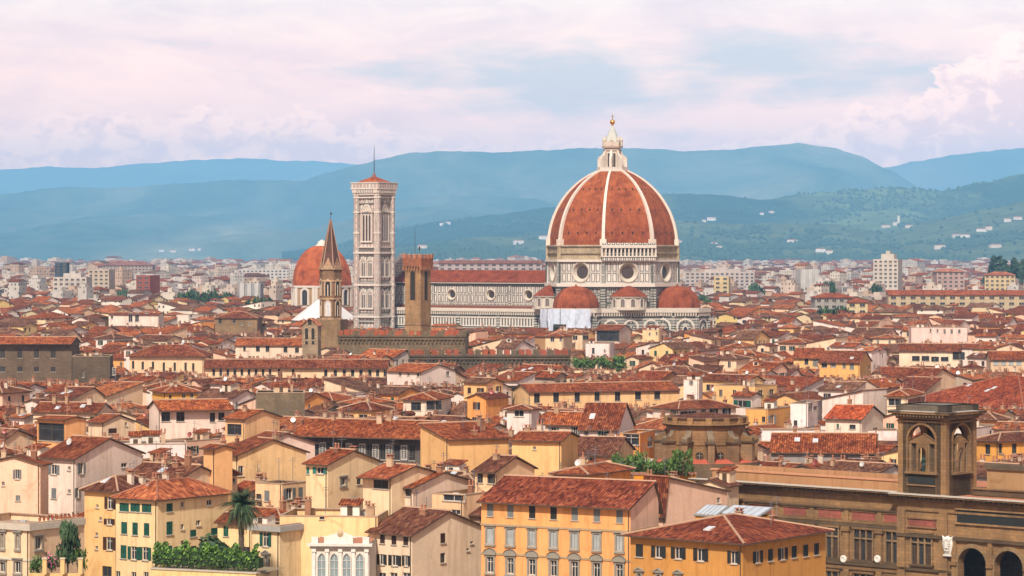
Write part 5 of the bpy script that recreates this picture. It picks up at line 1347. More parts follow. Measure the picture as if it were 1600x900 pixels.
# second row, centre
hero('pinkish cream blank sided house rising behind the right end of the orange palazzo', 1005, 1040, 1136, 776, z=17.6, al=44, keepdim=True, rt='gx', yr='front', rise=2.7, ridge=1, wc=srgb('F1C9A6', .82), rc=RT2, right=[(1123, 782, 5, 9)], vb=800, chim=0, ant=0)
hero('low orange house with a white awning window and red hip roof behind the orange palazzo', 865, 918, 1000, 742, z=20.5, al=30, rt='hip', pitch=.3, wc=ORANGE2, rc=RT1, front=[(893, 752, 30, 8, 'o')], right=[(965, 752, 8, 8, 'c', 'pale')], vb=765, chim=1, dish=1)
hero('yellow block with a blank front and one small window, left of the terrace trees', 800, 877, None, 690, z=24.0, al=14, rt='gx', pitch=.16, Dp=12, wc=YEL, rc=RT1, front=[(835, 700, 5, 5)], vb=738, chim=2)
hero('long blank yellow gable wall at the right end of the painted loggia roof', 657, 700, 795, 688, z=23.8, al=62, rt='gy', yr='left', rise=2.0, wc=srgb('F5C676', .93), rc=RT1, vb=730, chim=2)
hero('red roofed tower house with a broad dark loggia window in front of the painted palace', 567, 612, 683, 746, z=21.5, al=38, rt='gx', pitch=.24, wc=srgb('F4DCAA', .88), rc=(.25,.065,.028), front=[(595, 754, 24, 19, 'd')], vb=800, chim=1, ov=1.2)
hero('whitewashed house with a wide dark attic window strip and long red roof', 612, 645, 740, 763, z=19.8, al=36, rt='gx', pitch=.24, wc=srgb('EFDABC', .82), rc=RT1, front=[(627, 769, 30, 12, 'd'), (615, 801, 12, 15, 'c', B_), (637, 803, 9, 15, 'c', B_)], vb=815, chim=1, dish=1)
hero('yellow house with a striped awning terrace behind the left end of the orange palazzo', 675, 724, 780, 774, z=19.0, al=33, rt='flat', wc=srgb('EFCB94', .82), front=[(709, 777, 34, 12, 'o'), (692, 799, 10, 9), (712, 800, 14, 8)], vb=815, chim=1)
hero('small tan house with two dark attic windows and a rust roof, above the awning terrace', 742, 774, 835, 738, z=21.8, al=33, rt='gx', pitch=.34, wc=srgb('E9C793', .8), rc=RT4, front=[(750, 747, 9, 15, 'd'), (768, 748, 13, 15, 'd')], vb=765, chim=1)
hero('low dark tiled shed between the beige house and the orange palazzo', 718, 753, 790, 806, z=16.0, al=33, rt='gx', wc=srgb('B59A74', .8), rc=RT4, vb=815, chim=1, ant=0)
pal = hero('dark grey painted palace with pale ornamental panels under a long deep red roof', 462, 661, 700, 682, z=21.5, al=20, rt='gx', pitch=.30, wc=srgb('6A655C', .7), rc=RT1, ov=1.8, front=[(x, 700 + (x - 480) * .035 + 2, 9, 24, 'd') for x in (472, 493, 515, 537, 556, 577, 598, 620, 644)], vb=738, chim=3, sky=0, Dp=14)
# second row, left
hero('open loggia house with grey back walls under a long bright red roof', 233, 250, 362, 640, z=22.5, al=70, rt='gy', pitch=.3, right=[(259, 651, 14, 15, 'd'), (282, 651, 13, 15, 'd'), (332, 652, 8, 15, 'd'), (346, 651, 10, 12, 'd')], wc=srgb('EDDCC6', .84), rc=RT3, vb=676, chim=0, ant=0, ov=1.3)
hero('orange house with a deep shaded roof terrace opening, left of the open loggia', 58, 102, 135, 657, z=23.0, al=40, rt='gx', pitch=.16, wc=srgb('E9AE66', .8), rc=RT1, front=[(80, 675, 40, 28, 'd')], vb=700, chim=1)
hero('long white rendered wall building behind the salmon roofed house', 145, 292, None, 694, z=21.0, al=-8, rt='flat', Dp=10, wc=srgb('E9DFD4', .84), vb=722, chim=2)
hero('cream house under a wide weathered red roof with two skylights at the left', 52, 152, 175, 645, z=20.5, al=10, rt='gx', pitch=.33, wc=CREAM, rc=RT2, front=[(120, 656, 7, 6, 'd'), (144, 654, 7, 5, 'd')], vb=665, chim=3, sky=2)
hero('cream cottage with brown shutters stepping up beside the orange terrace house', 138, 162, 210, 661, z=20.0, al=45, rt='gx', wc=CREAM, rc=RT1, right=[(176, 673, 13, 8, 'c', B_), (197, 663, 4, 6)], vb=690, chim=1)
hero('pale house below the brown palace with a hipped rust roof and white dish', 161, 168, 212, 652, z=20.5, al=68, rt='gx', wc=CREAM, rc=RT4, right=[(176, 658, 7, 5, 'd')], vb=668, chim=1)
hero('bright yellow house with flower boxes and a broad mottled roof', 238, 258, 310, 613, z=21.0, al=62, rt='hip', pitch=.38, wc=srgb('F2B93A', .85), rc=RT1, right=[(266, 620, 4, 6, 'd'), (287, 619, 5, 7), (300, 618, 5, 8)], vb=630, chim=2)
hero('big blank rubble stone wall house right of the wide mottled roofs', 400, 476, None, 614, z=23, al=-4, rt='flat', Dp=12, wc=srgb('8C7A62', .6), wm=STONE, vb=655, chim=2, ant=3)
hero('tan house with a wooden balcony and bright red roof below the rubble wall', 352, 383, 437, 655, z=22.0, al=35, rt='gx', pitch=.26, wc=srgb('EBBF80', .8), rc=RT3, front=[(366, 671, 22, 17, 'd')], vb=690, chim=1)
# centre back
hero('cream house with two broad dark windows and hipped roof, right of the white gable', 630, 680, 708, 625, z=20.0, al=12, rt='hip', pitch=.34, wc=srgb('F1DFC4', .84), rc=RT1, front=[(650, 635, 16, 13, 'd'), (678, 633, 24, 15, 'd')], vb=652, chim=1)
hero('white house with a grey gable side in front of the battlemented wall', 605, 658, 735, 582, z=19.5, al=40, rt='gx', pitch=.26, wc=srgb('EDE0CE', .84), rc=RT3, front=[(625, 584, 4, 8), (638, 585, 3, 5), (653, 585, 4, 9)], right=[(700, 583, 5, 9)], vb=604, chim=1)
hero('long ochre cream house with seven tall dark windows and one red roof across the middle', 815, 828, 1062, 614, z=19.0, al=72, rt='gy', yr=0.0, W=14, pitch=.26, wc=srgb('EFC884', .80), rc=RT1, right=[(839, 622, 9, 15, 'd'), (869, 621, 9, 15, 'd'), (902, 620.5, 8, 15, 'd'), (933, 619.5, 8, 14, 'd'), (965, 618.5, 9, 16, 'd'), (997, 617, 9, 15, 'd'), (1027, 616, 9, 15, 'd')], vb=640, chim=5, Dp=None)
hero('small white tower house with a paired arched window under a low red hip', 792, 830, 842, 641, z=22, al=15, rt='hip', pitch=.25, wc=srgb('F1E4D6', .85), rc=RT2, front=[(811, 646, 15, 10, 'o')], vb=680, chim=0)
hero('cream house with large grey shutters left of the white gable with skylights', 852, 905, 925, 664, z=21.5, al=8, rt='gx', pitch=.4, wc=srgb('EFDCBC', .82), rc=RT3, front=[(865, 676, 16, 17, 'p', GR), (899, 676, 13, 18, 'p', GR)], vb=695, chim=1, Dp=10)
hero('white house with a steep gable, glass roof lantern and plant filled balcony', 906, 965, 990, 671, z=21.0, al=14, rt='gx', pitch=.58, wc=srgb('F0E6D8', .85), rc=RT2, front=[(916, 679, 7, 9, 'p', GR), (943, 678, 16, 12, 'p', G)], vb=715, chim=0, sky=1)
hero('vivid orange house with a white grid window below the white gable', 968, 1000, 1024, 678, z=21.0, al=16, rt='flat', wc=ORANGE2, front=[(986, 687, 26, 17, 'o')], right=[(1016, 690, 8, 16, 'o')], vb=712, chim=0, ant=0)
hero('tan tiled cottage under a long low roof below the white gable house', 878, 960, 990, 712, z=19.5, al=14, rt='gx', pitch=.3, wc=srgb('EBCB90', .8), rc=RT4, front=[(883, 719, 9, 8, 'd'), (926, 719, 12, 8, 'o')], vb=730, chim=1)
hero('cream house with four shuttered windows and hipped roof behind the round stone hall', 1020, 1060, 1150, 640, z=20.5, al=52, rt='hip', pitch=.34, wc=srgb('F0E2C8', .84), rc=RT2, right=[(1076, 646, 26, 8, 'o'), (1099, 645, 8, 10, 'c', GR), (1115, 643, 12, 10, 'p', 'dark'), (1135, 643, 12, 10, 'p', 'dark')], front=[(1052, 644, 9, 10, 'c', GR)], vb=652, chim=2)
hero('small white rooftop turret room with a railed terrace above the hipped roof', 1068, 1092, 1098, 594, z=24.8, al=12, rt='flat', wc=srgb('EFE2D2', .85), front=[(1080, 598, 7, 7, 'p', GR)], vb=612, chim=0)
hero('orange and yellow terraced house with a blue shuttered window, right of the stone hall', 1165, 1200, 1236, 640, z=20, al=28, rt='flat', wc=srgb('EDAE4C', .82), front=[(1193, 655, 5, 9, 'd')], right=[(1206, 655, 13, 14, 'p', 'pale')], vb=668, chim=1)
# right
hero('yellow house with five dark windows right of the sandstone tower', 1524, 1560, 1640, 690, z=19.5, al=60, rt='hip', pitch=.36, wc=srgb('EFAE32', .82), rc=RT4, right=[(1563, 701, 6, 15, 'd'), (1585, 701, 7, 15, 'd'), (1605, 700, 7, 15, 'd')], front=[(1543, 702, 8, 15, 'd')], vb=722, chim=1)
hero('wide low red roof with grey loggia walls directly left of the sandstone tower', 1205, 1366, 1408, 708, z=17.5, al=8, rt='gx', pitch=.36, wc=srgb('9A9690', .75), rc=RT1, front=[(1320, 720, 10, 10, 'd'), (1372, 724, 10, 10)], vb=722, chim=1, sky=2)
hero('white house with a dark outside stair door, left of the bright red hip roof', 1235, 1262, 1284, 631, z=22, al=18, rt='flat', wc=srgb('F2ECE4', .86), front=[(1243, 661, 6, 9, 'd')], right=[(1266, 636, 6, 12, 'd'), (1274, 638, 6, 7)], vb=665, chim=0)
hero('cream house with a bright orange red roof and dark window above the long white wall', 1290, 1346, 1395, 655, z=21, al=25, rt='gx', pitch=.3, wc=srgb('F3E4C8', .84), rc=(.33,.062,.02), front=[(1332, 667, 10, 7, 'd'), (1309, 666, 4, 8, 'c', G)], right=[(1368, 670, 8, 4)], vb=674, chim=1)
hero('long plain white boundary wall building under the bright red roof', 1190, 1404, None, 673, z=18.5, al=2, rt='flat', Dp=6, wc=srgb('EEE4DC', .84), vb=690, chim=0, ant=1)
hero('yellow house with green shutters and a hip roof in the middle right', 1280, 1343, 1375, 567, z=20, al=20, rt='gx', pitch=.4, wc=srgb('EFB95C', .82), rc=RT2, front=[(1288, 570, 9, 8, 'd'), (1302, 570, 9, 8, 'p', GR), (1319, 571, 5, 9, 'c', GR), (1331, 572, 7, 10, 'c', GR)], right=[(1358, 574, 3, 8), (1367, 573, 3, 8)], vb=592, chim=2, sky=1)
hero('pale yellow house with a tall shuttered window stepping down left of it', 1240, 1283, 1290, 560, z=20.5, al=12, rt='gx', pitch=.4, wc=srgb('F1C878', .82), rc=RT1, front=[(1260, 565, 6, 9, 'd'), (1274, 567, 8, 11, 'p', GR)], vb=576, chim=1)
hero('long cream arcaded terrace building with dark arches at the right', 1405, 1500, 1538, 549, z=20.5, al=10, rt='gx', pitch=.3, wc=srgb('EFDDB8', .82), rc=RT2, front=[(1431, 560, 12, 8, 'd'), (1446, 560, 12, 8, 'd'), (1461, 561, 12, 8, 'd'), (1476, 561, 12, 7, 'd'), (1498, 556, 19, 12, 'd')], right=[(1522, 556, 18, 12, 'd')], vb=574, chim=2)
hero('pink and white house with a row of small windows and roof terrace at the right', 1424, 1512, 1520, 512, z=23.5, al=3, rt='flat', wc=srgb('EFD4C4', .84), front=[(1454, 517, 3, 6), (1465, 517, 3, 6), (1476, 518, 4, 7), (1487, 518, 4, 7), (1499, 518, 4, 6)], vb=538, chim=1)
hero('large plain rust roofed hall spreading across the right edge', 1405, 1600, 1760, 640, z=16.5, al=52, rt='hip', keepdim=True, pitch=.36, wc=srgb('D9C29A', .8), rc=(.22,.045,.018), vb=640, chim=4, sky=3, ridge=1)
hero('tan apartment house with a long pale window row at the right edge', 1548, 1640, 1660, 562, z=20, al=4, rt='gx', pitch=.3, wc=srgb('D8BF96', .8), rc=RT1, front=[(x, 567, 8, 7, 'c', 'pale') for x in (1556, 1568, 1580, 1592)], vb=582, chim=2)
hero('cream pavilion with wide glass doors under a red hip left of the sandstone tower', 1386, 1418, 1452, 619, z=23.5, al=20, rt='hip', pitch=.4, wc=srgb('EFD9AE', .82), rc=RT1, front=[(1398, 628, 20, 12, 'o')], right=[(1433, 626, 28, 11, 'o')], vb=634, chim=1)
# left back
hero('dark brown stone palace with two rows of square windows at the far left', -160, 112, 140, 536, z=24.0, al=3, rt='gx', pitch=.26, wc=(.13, .09, .058), rc=RT3, wm=STONE, ov=2.0, front=[(x, y, 8, h, 'd') for x in (-14, 4, 31, 57, 83) for y, h in ((552, 15), (577, 8))], vb=600, chim=3, name='palazzo', cat='palace')
hero('soot darkened brown stone wing right of the dark palace at the far left', 113, 172, 200, 557, z=22.5, al=-4, rt='flat', wc=(.105, .075, .05), wm=STONE, front=[(130, 585, 3, 10), (178, 580, 5, 12)], vb=598, chim=0, ant=0, Dp=14)
hero('cream hall with seven narrow windows and a plain red roof left of the long gallery', 202, 318, 330, 556, z=20.5, al=4, rt='hip', pitch=.42, wc=srgb('F3D2A0', .82), rc=RT2, front=[(208, 570, 4, 12, 'd'), (223, 571, 4, 12, 'd'), (239, 571, 4, 12, 'd'), (256, 575, 4, 18, 'd'), (273, 573, 4, 13, 'd'), (290, 573, 4, 13, 'd'), (302, 574, 4, 13, 'd')], vb=584, chim=1, ridge=1, ov=1.0)
hero('very long cream gallery with a row of narrow dark windows and one thin red roof', 320, 605, 612, 574, z=19.0, al=1, rt='gx', pitch=.36, wc=srgb('F1D3A0', .82), rc=RT2, Dp=11, front=[(x, 582, 4, 10, 'd') for x in (334, 345, 356, 367, 378, 389, 400, 411, 422, 436, 458)] + [(x, 583, 5, 10, 'd') for x in (509, 524, 538, 551, 564, 578, 590, 602)], vb=592, chim=2, ov=1.0)
hero('cream house with an arcade of dark openings under the small bell gable', 368, 490, 498, 540, z=21.0, al=2, rt='gx', pitch=.34, wc=srgb('EFDABA', .82), rc=RT3, front=[(403, 545, 6, 8, 'd'), (418, 545, 6, 9, 'd'), (446, 546, 6, 9, 'd'), (464, 547, 6, 8, 'd'), (382, 545, 4, 7, 'd')], vb=560, chim=1)
hero('brown stone block with small square windows, left of the far orange dome', 336, 402, 410, 497, z=24, al=4, rt='hip', pitch=.34, wc=srgb('9A7E5C', .7), rc=RT2, wm=STONE, front=[(344, 502, 5, 8, 'd'), (366, 502, 4, 6, 'd'), (378, 506, 3, 5), (390, 506, 3, 5)], vb=522, chim=1)
hero('white modern house with two tall blue grey windows at the left', 170, 248, 256, 492, z=24.5, al=5, rt='gx', pitch=.14, wc=srgb('F0E6D2', .86), rc=RT1, front=[(204, 496, 6, 14, 'o'), (214, 496, 6, 14, 'o'), (175, 496, 4, 5), (229, 488, 5, 3)], vb=510, chim=1)
# in front of the cathedral
hero('white cube house with a narrow window and roof garden in front of the cathedral', 915, 953, 960, 537, z=19.5, al=8, rt='flat', wc=srgb('F2E6DC', .86), front=[(927, 548, 4, 9, 'd'), (945, 548, 2, 5)], vb=560, chim=0)
hero('cream shed roofed house with an open grey loft in front of the cathedral', 930, 968, 995, 516, z=22.0, al=24, rt='gx', pitch=.3, wc=srgb('EFD8BC', .84), rc=RT2, front=[(950, 525, 36, 16, 'd')], vb=538, chim=0)
hero('little cream house with a red hip roof left of the white cube', 852, 880, 894, 526, z=21.5, al=20, rt='hip', pitch=.3, wc=srgb('F4D9A8', .84), rc=RT1, front=[(863, 530, 6, 8), (876, 530, 4, 7)], vb=548, chim=0)
hero('pale yellow house with a stepped parapet beneath the right red half dome', 1004, 1030, 1034, 516, z=22.5, al=8, rt='flat', wc=srgb('F3D79A', .84), front=[(1015, 522, 3, 5), (1026, 521, 3, 5)], vb=535, chim=1)
# ------------------------------------------------------------------ sandstone library in the right foreground
LS = (.25, .145, .066); LS2 = (.20, .117, .054); LD = (.095, .062, .035)
LF = Face(1478, 430, 42)
lib = empty('library', LF.C, -R(42), 'brown sandstone library with a heavy cornice and red frieze panels at the bottom right', 'library')
def lu(px): return -Face.t_at(LF.C, LF.A, px)
def lz_(px, py): return LF.at('f', px, py)[1]
uL, uT0, uR = lu(1083), lu(1403), lu(1720)
zc = 18.0
keep(LF.C, -R(42), uL - 2, uR, -2, 30, (1083, 1760), 905)
Mf = FM((0, 0, 0), (1, 0, 0), (0, -1, 0))
Mw_ = FM((0, 1.0, 0), (1, 0, 0), (0, -1, 0))
def wall_arch(w, a0, a1, b0, b1, ca, cb, wd, h, th, m, c, n=12):
    hw = wd / 2; sp = cb + h - hw
    w.face([(a0, b0, 0), (ca - hw, b0, 0), (ca - hw, b1, 0), (a0, b1, 0)], m, c); w.face([(ca + hw, b0, 0), (a1, b0, 0), (a1, b1, 0), (ca + hw, b1, 0)], m, c)
    if cb > b0: w.face([(ca - hw, b0, 0), (ca + hw, b0, 0), (ca + hw, cb, 0), (ca - hw, cb, 0)], m, c); w.face([(ca - hw, cb, 0), (ca + hw, cb, 0), (ca + hw, cb, -th), (ca - hw, cb, -th)], m, c)
    pts = [(ca + hw * math.cos(math.pi * i / n), sp + hw * math.sin(math.pi * i / n)) for i in range(n + 1)]
    for p, q in zip(pts[:-1], pts[1:]):
        w.face([(q[0], q[1], 0), (p[0], p[1], 0), (p[0], b1, 0), (q[0], b1, 0)], m, c); w.face([(p[0], p[1], 0), (q[0], q[1], 0), (q[0], q[1], -th), (p[0], p[1], -th)], m, c)
    w.face([(ca - hw, cb, 0), (ca - hw, cb, -th), (ca - hw, sp, -th), (ca - hw, sp, 0)], m, c); w.face([(ca + hw, cb, 0), (ca + hw, sp, 0), (ca + hw, sp, -th), (ca + hw, cb, -th)], m, c)
# wing wall
mb = MB(); w = MB(Mw_, True)
w.face([(uL, 0, 0), (uT0, 0, 0), (uT0, zc, 0), (uL, zc, 0)], STONE, LS)
for z0, z1, d, c in ((15.0, 15.25, .35, LD), (13.0, 13.3, .25, LS2), (12.4, 12.95, .4, LD), (6.6, 7.2, .5, LD), (5.9, 6.6, .3, LS2), (15.25, 15.5, .2, LS2)): w.box(uL, uT0, z0, z1, 0, d, STONE, c)
join(mb, w)
mb.face([(uL, 1, 0), (uL, 26, 0), (uL, 26, zc), (uL, 1, zc)][::-1], STONE, LS)
mb.face([(uL, 1, zc - .1), (uR, 1, zc - .1), (uR, 30, zc - .1), (uL, 30, zc - .1)], WALL, (.36, .15, .08))
mb.box(uL + 1.5, uT0 - .5, 3.0, 3.5, zc - .2, zc + 1.5, WALL, (.38, .215, .105)); mb.box(uL + 1.2, uT0 - .5, 2.85, 3.65, zc + 1.5, zc + 1.75, TRIM, (.45, .22, .12))
mb.box(uL + 1.5, uT0 - .5, 9.0, 9.4, zc - .2, zc + 2.0, WALL, (.40, .22, .11))
mb.build('wing_wall', MATS, lib)
def cornice(M, a0, a1, z, name='cornice', ends=True):
    w = MB(M, True); w.box(a0, a1, z - .75, z - .45, 0, .55, STONE, LS2)
    n = int((a1 - a0) / .85)
    for i in range(n): a = a0 + (i + .5) * (a1 - a0) / n; w.box(a - .2, a + .2, z - .45, z - .1, 0, 1.05, STONE, (.12, .08, .045))
    w.box(a0 - .6, a1 + .6, z - .1, z + .14, 0, 1.35, STONE, LS); w.box(a0 - .65, a1 + .65, z + .14, z + .26, 0, 1.5, TRIM, (.42, .38, .32))
    return w.build(name, MATS, lib)
cornice(Mw_, uL, uT0 - .9, zc)
def lib_window(M, a, z0, wd, h, pl=True):
    f = MB(M, True); cs = (.23, .15, .078)
    th = .22
    for x in (-wd / 2 - .1, -wd / 6, wd / 6, wd / 2 + .1): f.box(a + x - th / 2, a + x + th / 2, z0, z0 + h, 0, .3, STONE, cs)
    f.box(a - wd / 2 - .2, a + wd / 2 + .2, z0 + h * .68, z0 + h * .68 + .2, 0, .34, STONE, cs); f.box(a - wd / 2 - .35, a + wd / 2 + .35, z0 + h, z0 + h + .3, 0, .45, STONE, LS2); f.box(a - wd / 2 - .35, a + wd / 2 + .35, z0 - .3, z0, 0, .5, STONE, LD)
    o = f.build('window', MATS, lib); g = MB(M, True); g.face([(a - wd / 2, z0, .04), (a + wd / 2, z0, .04), (a + wd / 2, z0 + h, .04), (a - wd / 2, z0 + h, .04)], GLASS, (0, 0, 0))
    for i in (-1, 1): g.box(a + i * wd / 3 - wd / 9, a + i * wd / 3 + wd / 9, z0, z0 + h * .6, .05, .09, WOOD, (.06, .035, .02))
    g.build('pane', MATS, o)
wcs = [1128, 1182, 1236, 1291, 1344, 1394]
for px in wcs:
    a = lu(px); lib_window(Mw_, a, 7.5, 3.3, 4.6); lib_window(Mw_, a, 1.2, 3.3, 4.2)
    f = MB(Mw_, True); f.box(a - 2.1, a + 2.1, 13.5, 14.75, 0, .08, STONE, (.25, .075, .055)); f.box(a - 2.25, a + 2.25, 13.35, 13.5, 0, .22, STONE, LS2); f.box(a - 2.25, a + 2.25, 14.75, 14.9, 0, .22, STONE, LS2); f.build('frieze_panel', MATS, lib)
for p0, p1 in zip(wcs[:-1], wcs[1:]):
    a = (lu(p0) + lu(p1)) / 2; f = MB(Mw_, True)
    f.box(a - .55, a + .55, 7.2, 12.4, 0, .42, STONE, LS); f.box(a - .75, a + .75, 11.7, 12.4, 0, .62, STONE, LS2); f.box(a - .5, a + .5, 0, 5.9, 0, .4, STONE, LS); f.box(a - .4, a + .4, 13.3, 15, 0, .2, STONE, LS); f.build('pilaster', MATS, lib)
for px in (1315, 1368):
    a = lu(px); f = MB(Mw_, True); n = 18; zz = lz_(px, 874)
    for i in range(n):
        t0, t1 = 2 * math.pi * i / n, 2 * math.pi * (i + 1) / n
        for (r0, d0), (r1, d1) in (((.58, .3), (.58, .62)), ((.58, .62), (.42, .72)), ((.42, .72), (.0001, .62))):
            f.face([(a + r0 * math.cos(t0), zz + r0 * math.sin(t0), d0), (a + r0 * math.cos(t1), zz + r0 * math.sin(t1), d0), (a + r1 * math.cos(t1), zz + r1 * math.sin(t1), d1), (a + r1 * math.cos(t0), zz + r1 * math.sin(t0), d1)], TRIM, (.62, .58, .52))
    f.build('medallion', MATS, lib)
# main front
mb = MB(); w = MB(Mf, True)
a1, a2 = lu(1520), lu(1577); ar = .5 * (a2 - a1) * .78
zt = lz_(1520, 856)
w.face([(uT0, 0, 0), (a1 - (a2 - a1) / 2, 0, 0), (a1 - (a2 - a1) / 2, zc, 0), (uT0, zc, 0)], STONE, LS)
aa = a1 - (a2 - a1) / 2; arcs = []
while aa < uR - 1:
    nb = aa + (a2 - a1); wall_arch(w, aa, nb, 0, zc, (aa + nb) / 2, 0, 2 * ar, zt, 1.4, STONE, LS); arcs.append((aa + nb) / 2); aa = nb
uR2 = aa
for z0, z1, d, c in ((11.7, 12.2, .45, LD), (15.6, 15.9, .2, LS2), (6.7, 7.1, .3, LD)):
    w.box(uT0, uR2 if z0 != 6.7 else a1 - (a2 - a1) / 2, z0, z1, 0, d, STONE, c)
for a in (uT0 + .7, uT0 + 1.2 + (0 - uT0) * .82): w.box(a - .7, a + .7, 0, 16, 0, .3, STONE, LS)
join(mb, w)
mb.face([(uT0, 0, 0), (uT0, 0, zc), (uT0, 1.2, zc), (uT0, 1.2, 0)], STONE, LS)
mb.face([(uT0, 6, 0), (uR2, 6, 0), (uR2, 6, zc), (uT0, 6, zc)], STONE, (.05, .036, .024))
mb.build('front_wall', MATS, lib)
cornice(Mf, uT0 - .2, uR2, zc - .1)
for a in arcs:
    f = MB(Mf, True); arch_frame(f, a, 0, 2 * ar, zt, .5, 0, .28, STONE, (.24, .155, .08), False); f.build('arch_surround', MATS, lib)
    f = MB(Mf, True); x = a - (a2 - a1) / 2; f.box(x - .35, x + .35, 0, zt + 1.3, 0, .38, STONE, LS); f.box(x - .55, x + .55, zt - ar - .3, zt - ar + .2, 0, .6, STONE, LS2); f.build('pilaster', MATS, lib)
aw = lu(1441); lib_window(Mf, aw, 7.7, 3.5, 4.6); lib_window(Mf, aw, 1.2, 3.5, 4.2)
f = MB(Mf, True); f.box(aw - 2.4, aw + 2.4, 13.3, 14.4, 0, .08, STONE, (.25, .075, .055)); f.box(aw - 2.6, aw + 2.6, 13.1, 13.3, 0, .22, STONE, LS2); f.box(aw - 2.6, aw + 2.6, 14.4, 14.6, 0, .22, STONE, LS2); f.build('frieze_panel', MATS, lib)
f = MB(Mf, True); b0 = lu(1496); f.box(b0, uR2 - 2, lz_(1496, 816), lz_(1496, 796), 0, .12, TRIM, (.018, .02, .018)); f.box(b0 - .3, uR2 - 1.7, lz_(1496, 796), lz_(1496, 796) + .25, 0, .3, STONE, LS); f.box(b0 - .3, uR2 - 1.7, lz_(1496, 816) - .25, lz_(1496, 816), 0, .3, STONE, LS); f.build('inscription_panel', MATS, lib)
# white carved crest
f = MB(Mf, True); ac = lu(1483); z0 = lz_(1483, 866); z1 = lz_(1483, 837); hw = .95
out = [(-.55, 0), (.55, 0), (.75, .25), (.95, .55), (.85, .8), (1.0, 1.0), (.5, .93), (0, 1.0), (-.5, .93), (-1.0, 1.0), (-.85, .8), (-.95, .55), (-.75, .25)]
def cr(k, d): return [(ac + x * hw * k, (z0 + z1) / 2 + (y - .5) * (z1 - z0) * k, d) for x, y in out]
A_, B2, C2 = cr(1, 0), cr(1, .45), cr(.72, .65)
for i in range(len(out)):
    j = (i + 1) % len(out); f.face([A_[i], A_[j], B2[j], B2[i]], TRIM, (.6, .57, .52)); f.face([B2[i], B2[j], C2[j], C2[i]], TRIM, (.62, .59, .54))
f.face(C2, TRIM, (.45, .42, .38))
for s_ in (-1, 1):
    for q in range(5): f.box(ac + s_ * (.25 + .07 * q) - .11, ac + s_ * (.25 + .07 * q) + .11, z0 + (.2 + .13 * q) * (z1 - z0), z0 + (.28 + .13 * q) * (z1 - z0), .6, .8, TRIM, (.66, .63, .58))
f.box(ac - .2, ac + .2, z0 + .35 * (z1 - z0), z0 + .7 * (z1 - z0), .6, .85, TRIM, (.66, .63, .58)); f.box(ac - .7, ac + .7, z0 - .25, z0, 0, .6, TRIM, (.58, .55, .5)); f.build('crest', MATS, lib)
# attic behind the main front
mb = MB(); mb.box(1.0, uR2, 9.5, 10.2, zc, zc + 3.6, WALL, (.36, .22, .11)); mb.box(.8, uR2, 9.2, 10.5, zc + 3.6, zc + 4.4, STONE, (.10, .075, .05)); mb.box(1.5, uR2, 5.0, 5.6, zc, zc + .9, STONE, LD); mb.box(1.2, uR2, 4.8, 5.8, zc + .9, zc + 1.1, STONE, LS2); mb.build('attic', MATS, lib)
# corner loggia tower
Wt = -uT0; vR = Face.t_at(LF.C, LF.B, 1526)
tw = empty('loggia', (0, 0, 0), 0); tw.parent = lib
zt0, zt1 = zc + .2, HH - (646 - HY) * 430 / F
mb = MB(); faces = [(FM((-Wt / 2, 0, 0), (1, 0, 0), (0, -1, 0)), Wt), (FM((0, vR / 2, 0), (0, 1, 0), (1, 0, 0)), vR), (FM((-Wt / 2, vR, 0), (-1, 0, 0), (0, 1, 0)), Wt), (FM((-Wt, vR / 2, 0), (0, -1, 0), (-1, 0, 0)), vR)]
zb0 = LF.at('f', 1440, 737)[1]; ztop = LF.at('f', 1440, 664)[1]
for M, L_ in faces:
    w = MB(M, True); wd = L_ * .57
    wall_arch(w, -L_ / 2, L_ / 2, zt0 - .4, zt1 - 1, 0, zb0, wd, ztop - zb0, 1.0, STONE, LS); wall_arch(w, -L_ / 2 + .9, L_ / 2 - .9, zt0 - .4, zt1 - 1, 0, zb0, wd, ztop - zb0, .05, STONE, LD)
    w.v = w.v
    arch_frame(w, 0, zb0, wd, ztop - zb0, .28, 0, .15, STONE, LS2, False)
    w.box(-wd / 2 - .4, wd / 2 + .4, zb0 - .35, zb0, 0, .4, STONE, LS2)
    w.box(-L_ / 2, L_ / 2, zt1 - 1.5, zt1 - 1.25, 0, .2, STONE, LS2)
    join(mb, w)
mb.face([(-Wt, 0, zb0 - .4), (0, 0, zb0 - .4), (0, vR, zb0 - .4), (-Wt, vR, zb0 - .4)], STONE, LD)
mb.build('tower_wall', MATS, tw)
mb = MB()
for M, L_ in faces:
    w = MB(M, True); w.box(-L_ / 2 - .1, L_ / 2 + .1, zt1 - 1.0, zt1 - .65, -.5, .35, STONE, LS2); n = int(L_ / .6)
    for i in range(n + 2): a = -L_ / 2 - .3 + (i + .5) * (L_ + .6) / (n + 2); w.box(a - .15, a + .15, zt1 - .65, zt1 - .25, -.2, .95, STONE, (.15, .10, .055))
    w.box(-L_ / 2 - 1.1, L_ / 2 + 1.1, zt1 - .25, zt1 + .1, -1.2, 1.1, STONE, LS); w.box(-L_ / 2 - 1.2, L_ / 2 + 1.2, zt1 + .1, zt1 + .22, -1.2, 1.2, TRIM, (.36, .33, .29)); w.box(-L_ / 2 - .2, L_ / 2 + .2, zt1 + .22, zt1 + 1.1, -1.3, .2, STONE, (.12, .10, .075))
    join(mb, w)
mb.face([(-Wt - .2, -.2, zt1 + 1.1), (.2, -.2, zt1 + 1.1), (.2, vR + .2, zt1 + 1.1), (-Wt - .2, vR + .2, zt1 + 1.1)], STONE, (.14, .12, .10))
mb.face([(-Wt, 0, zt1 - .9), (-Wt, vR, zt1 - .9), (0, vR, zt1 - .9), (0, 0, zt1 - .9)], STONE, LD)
mb.build('tower_cornice', MATS, tw)
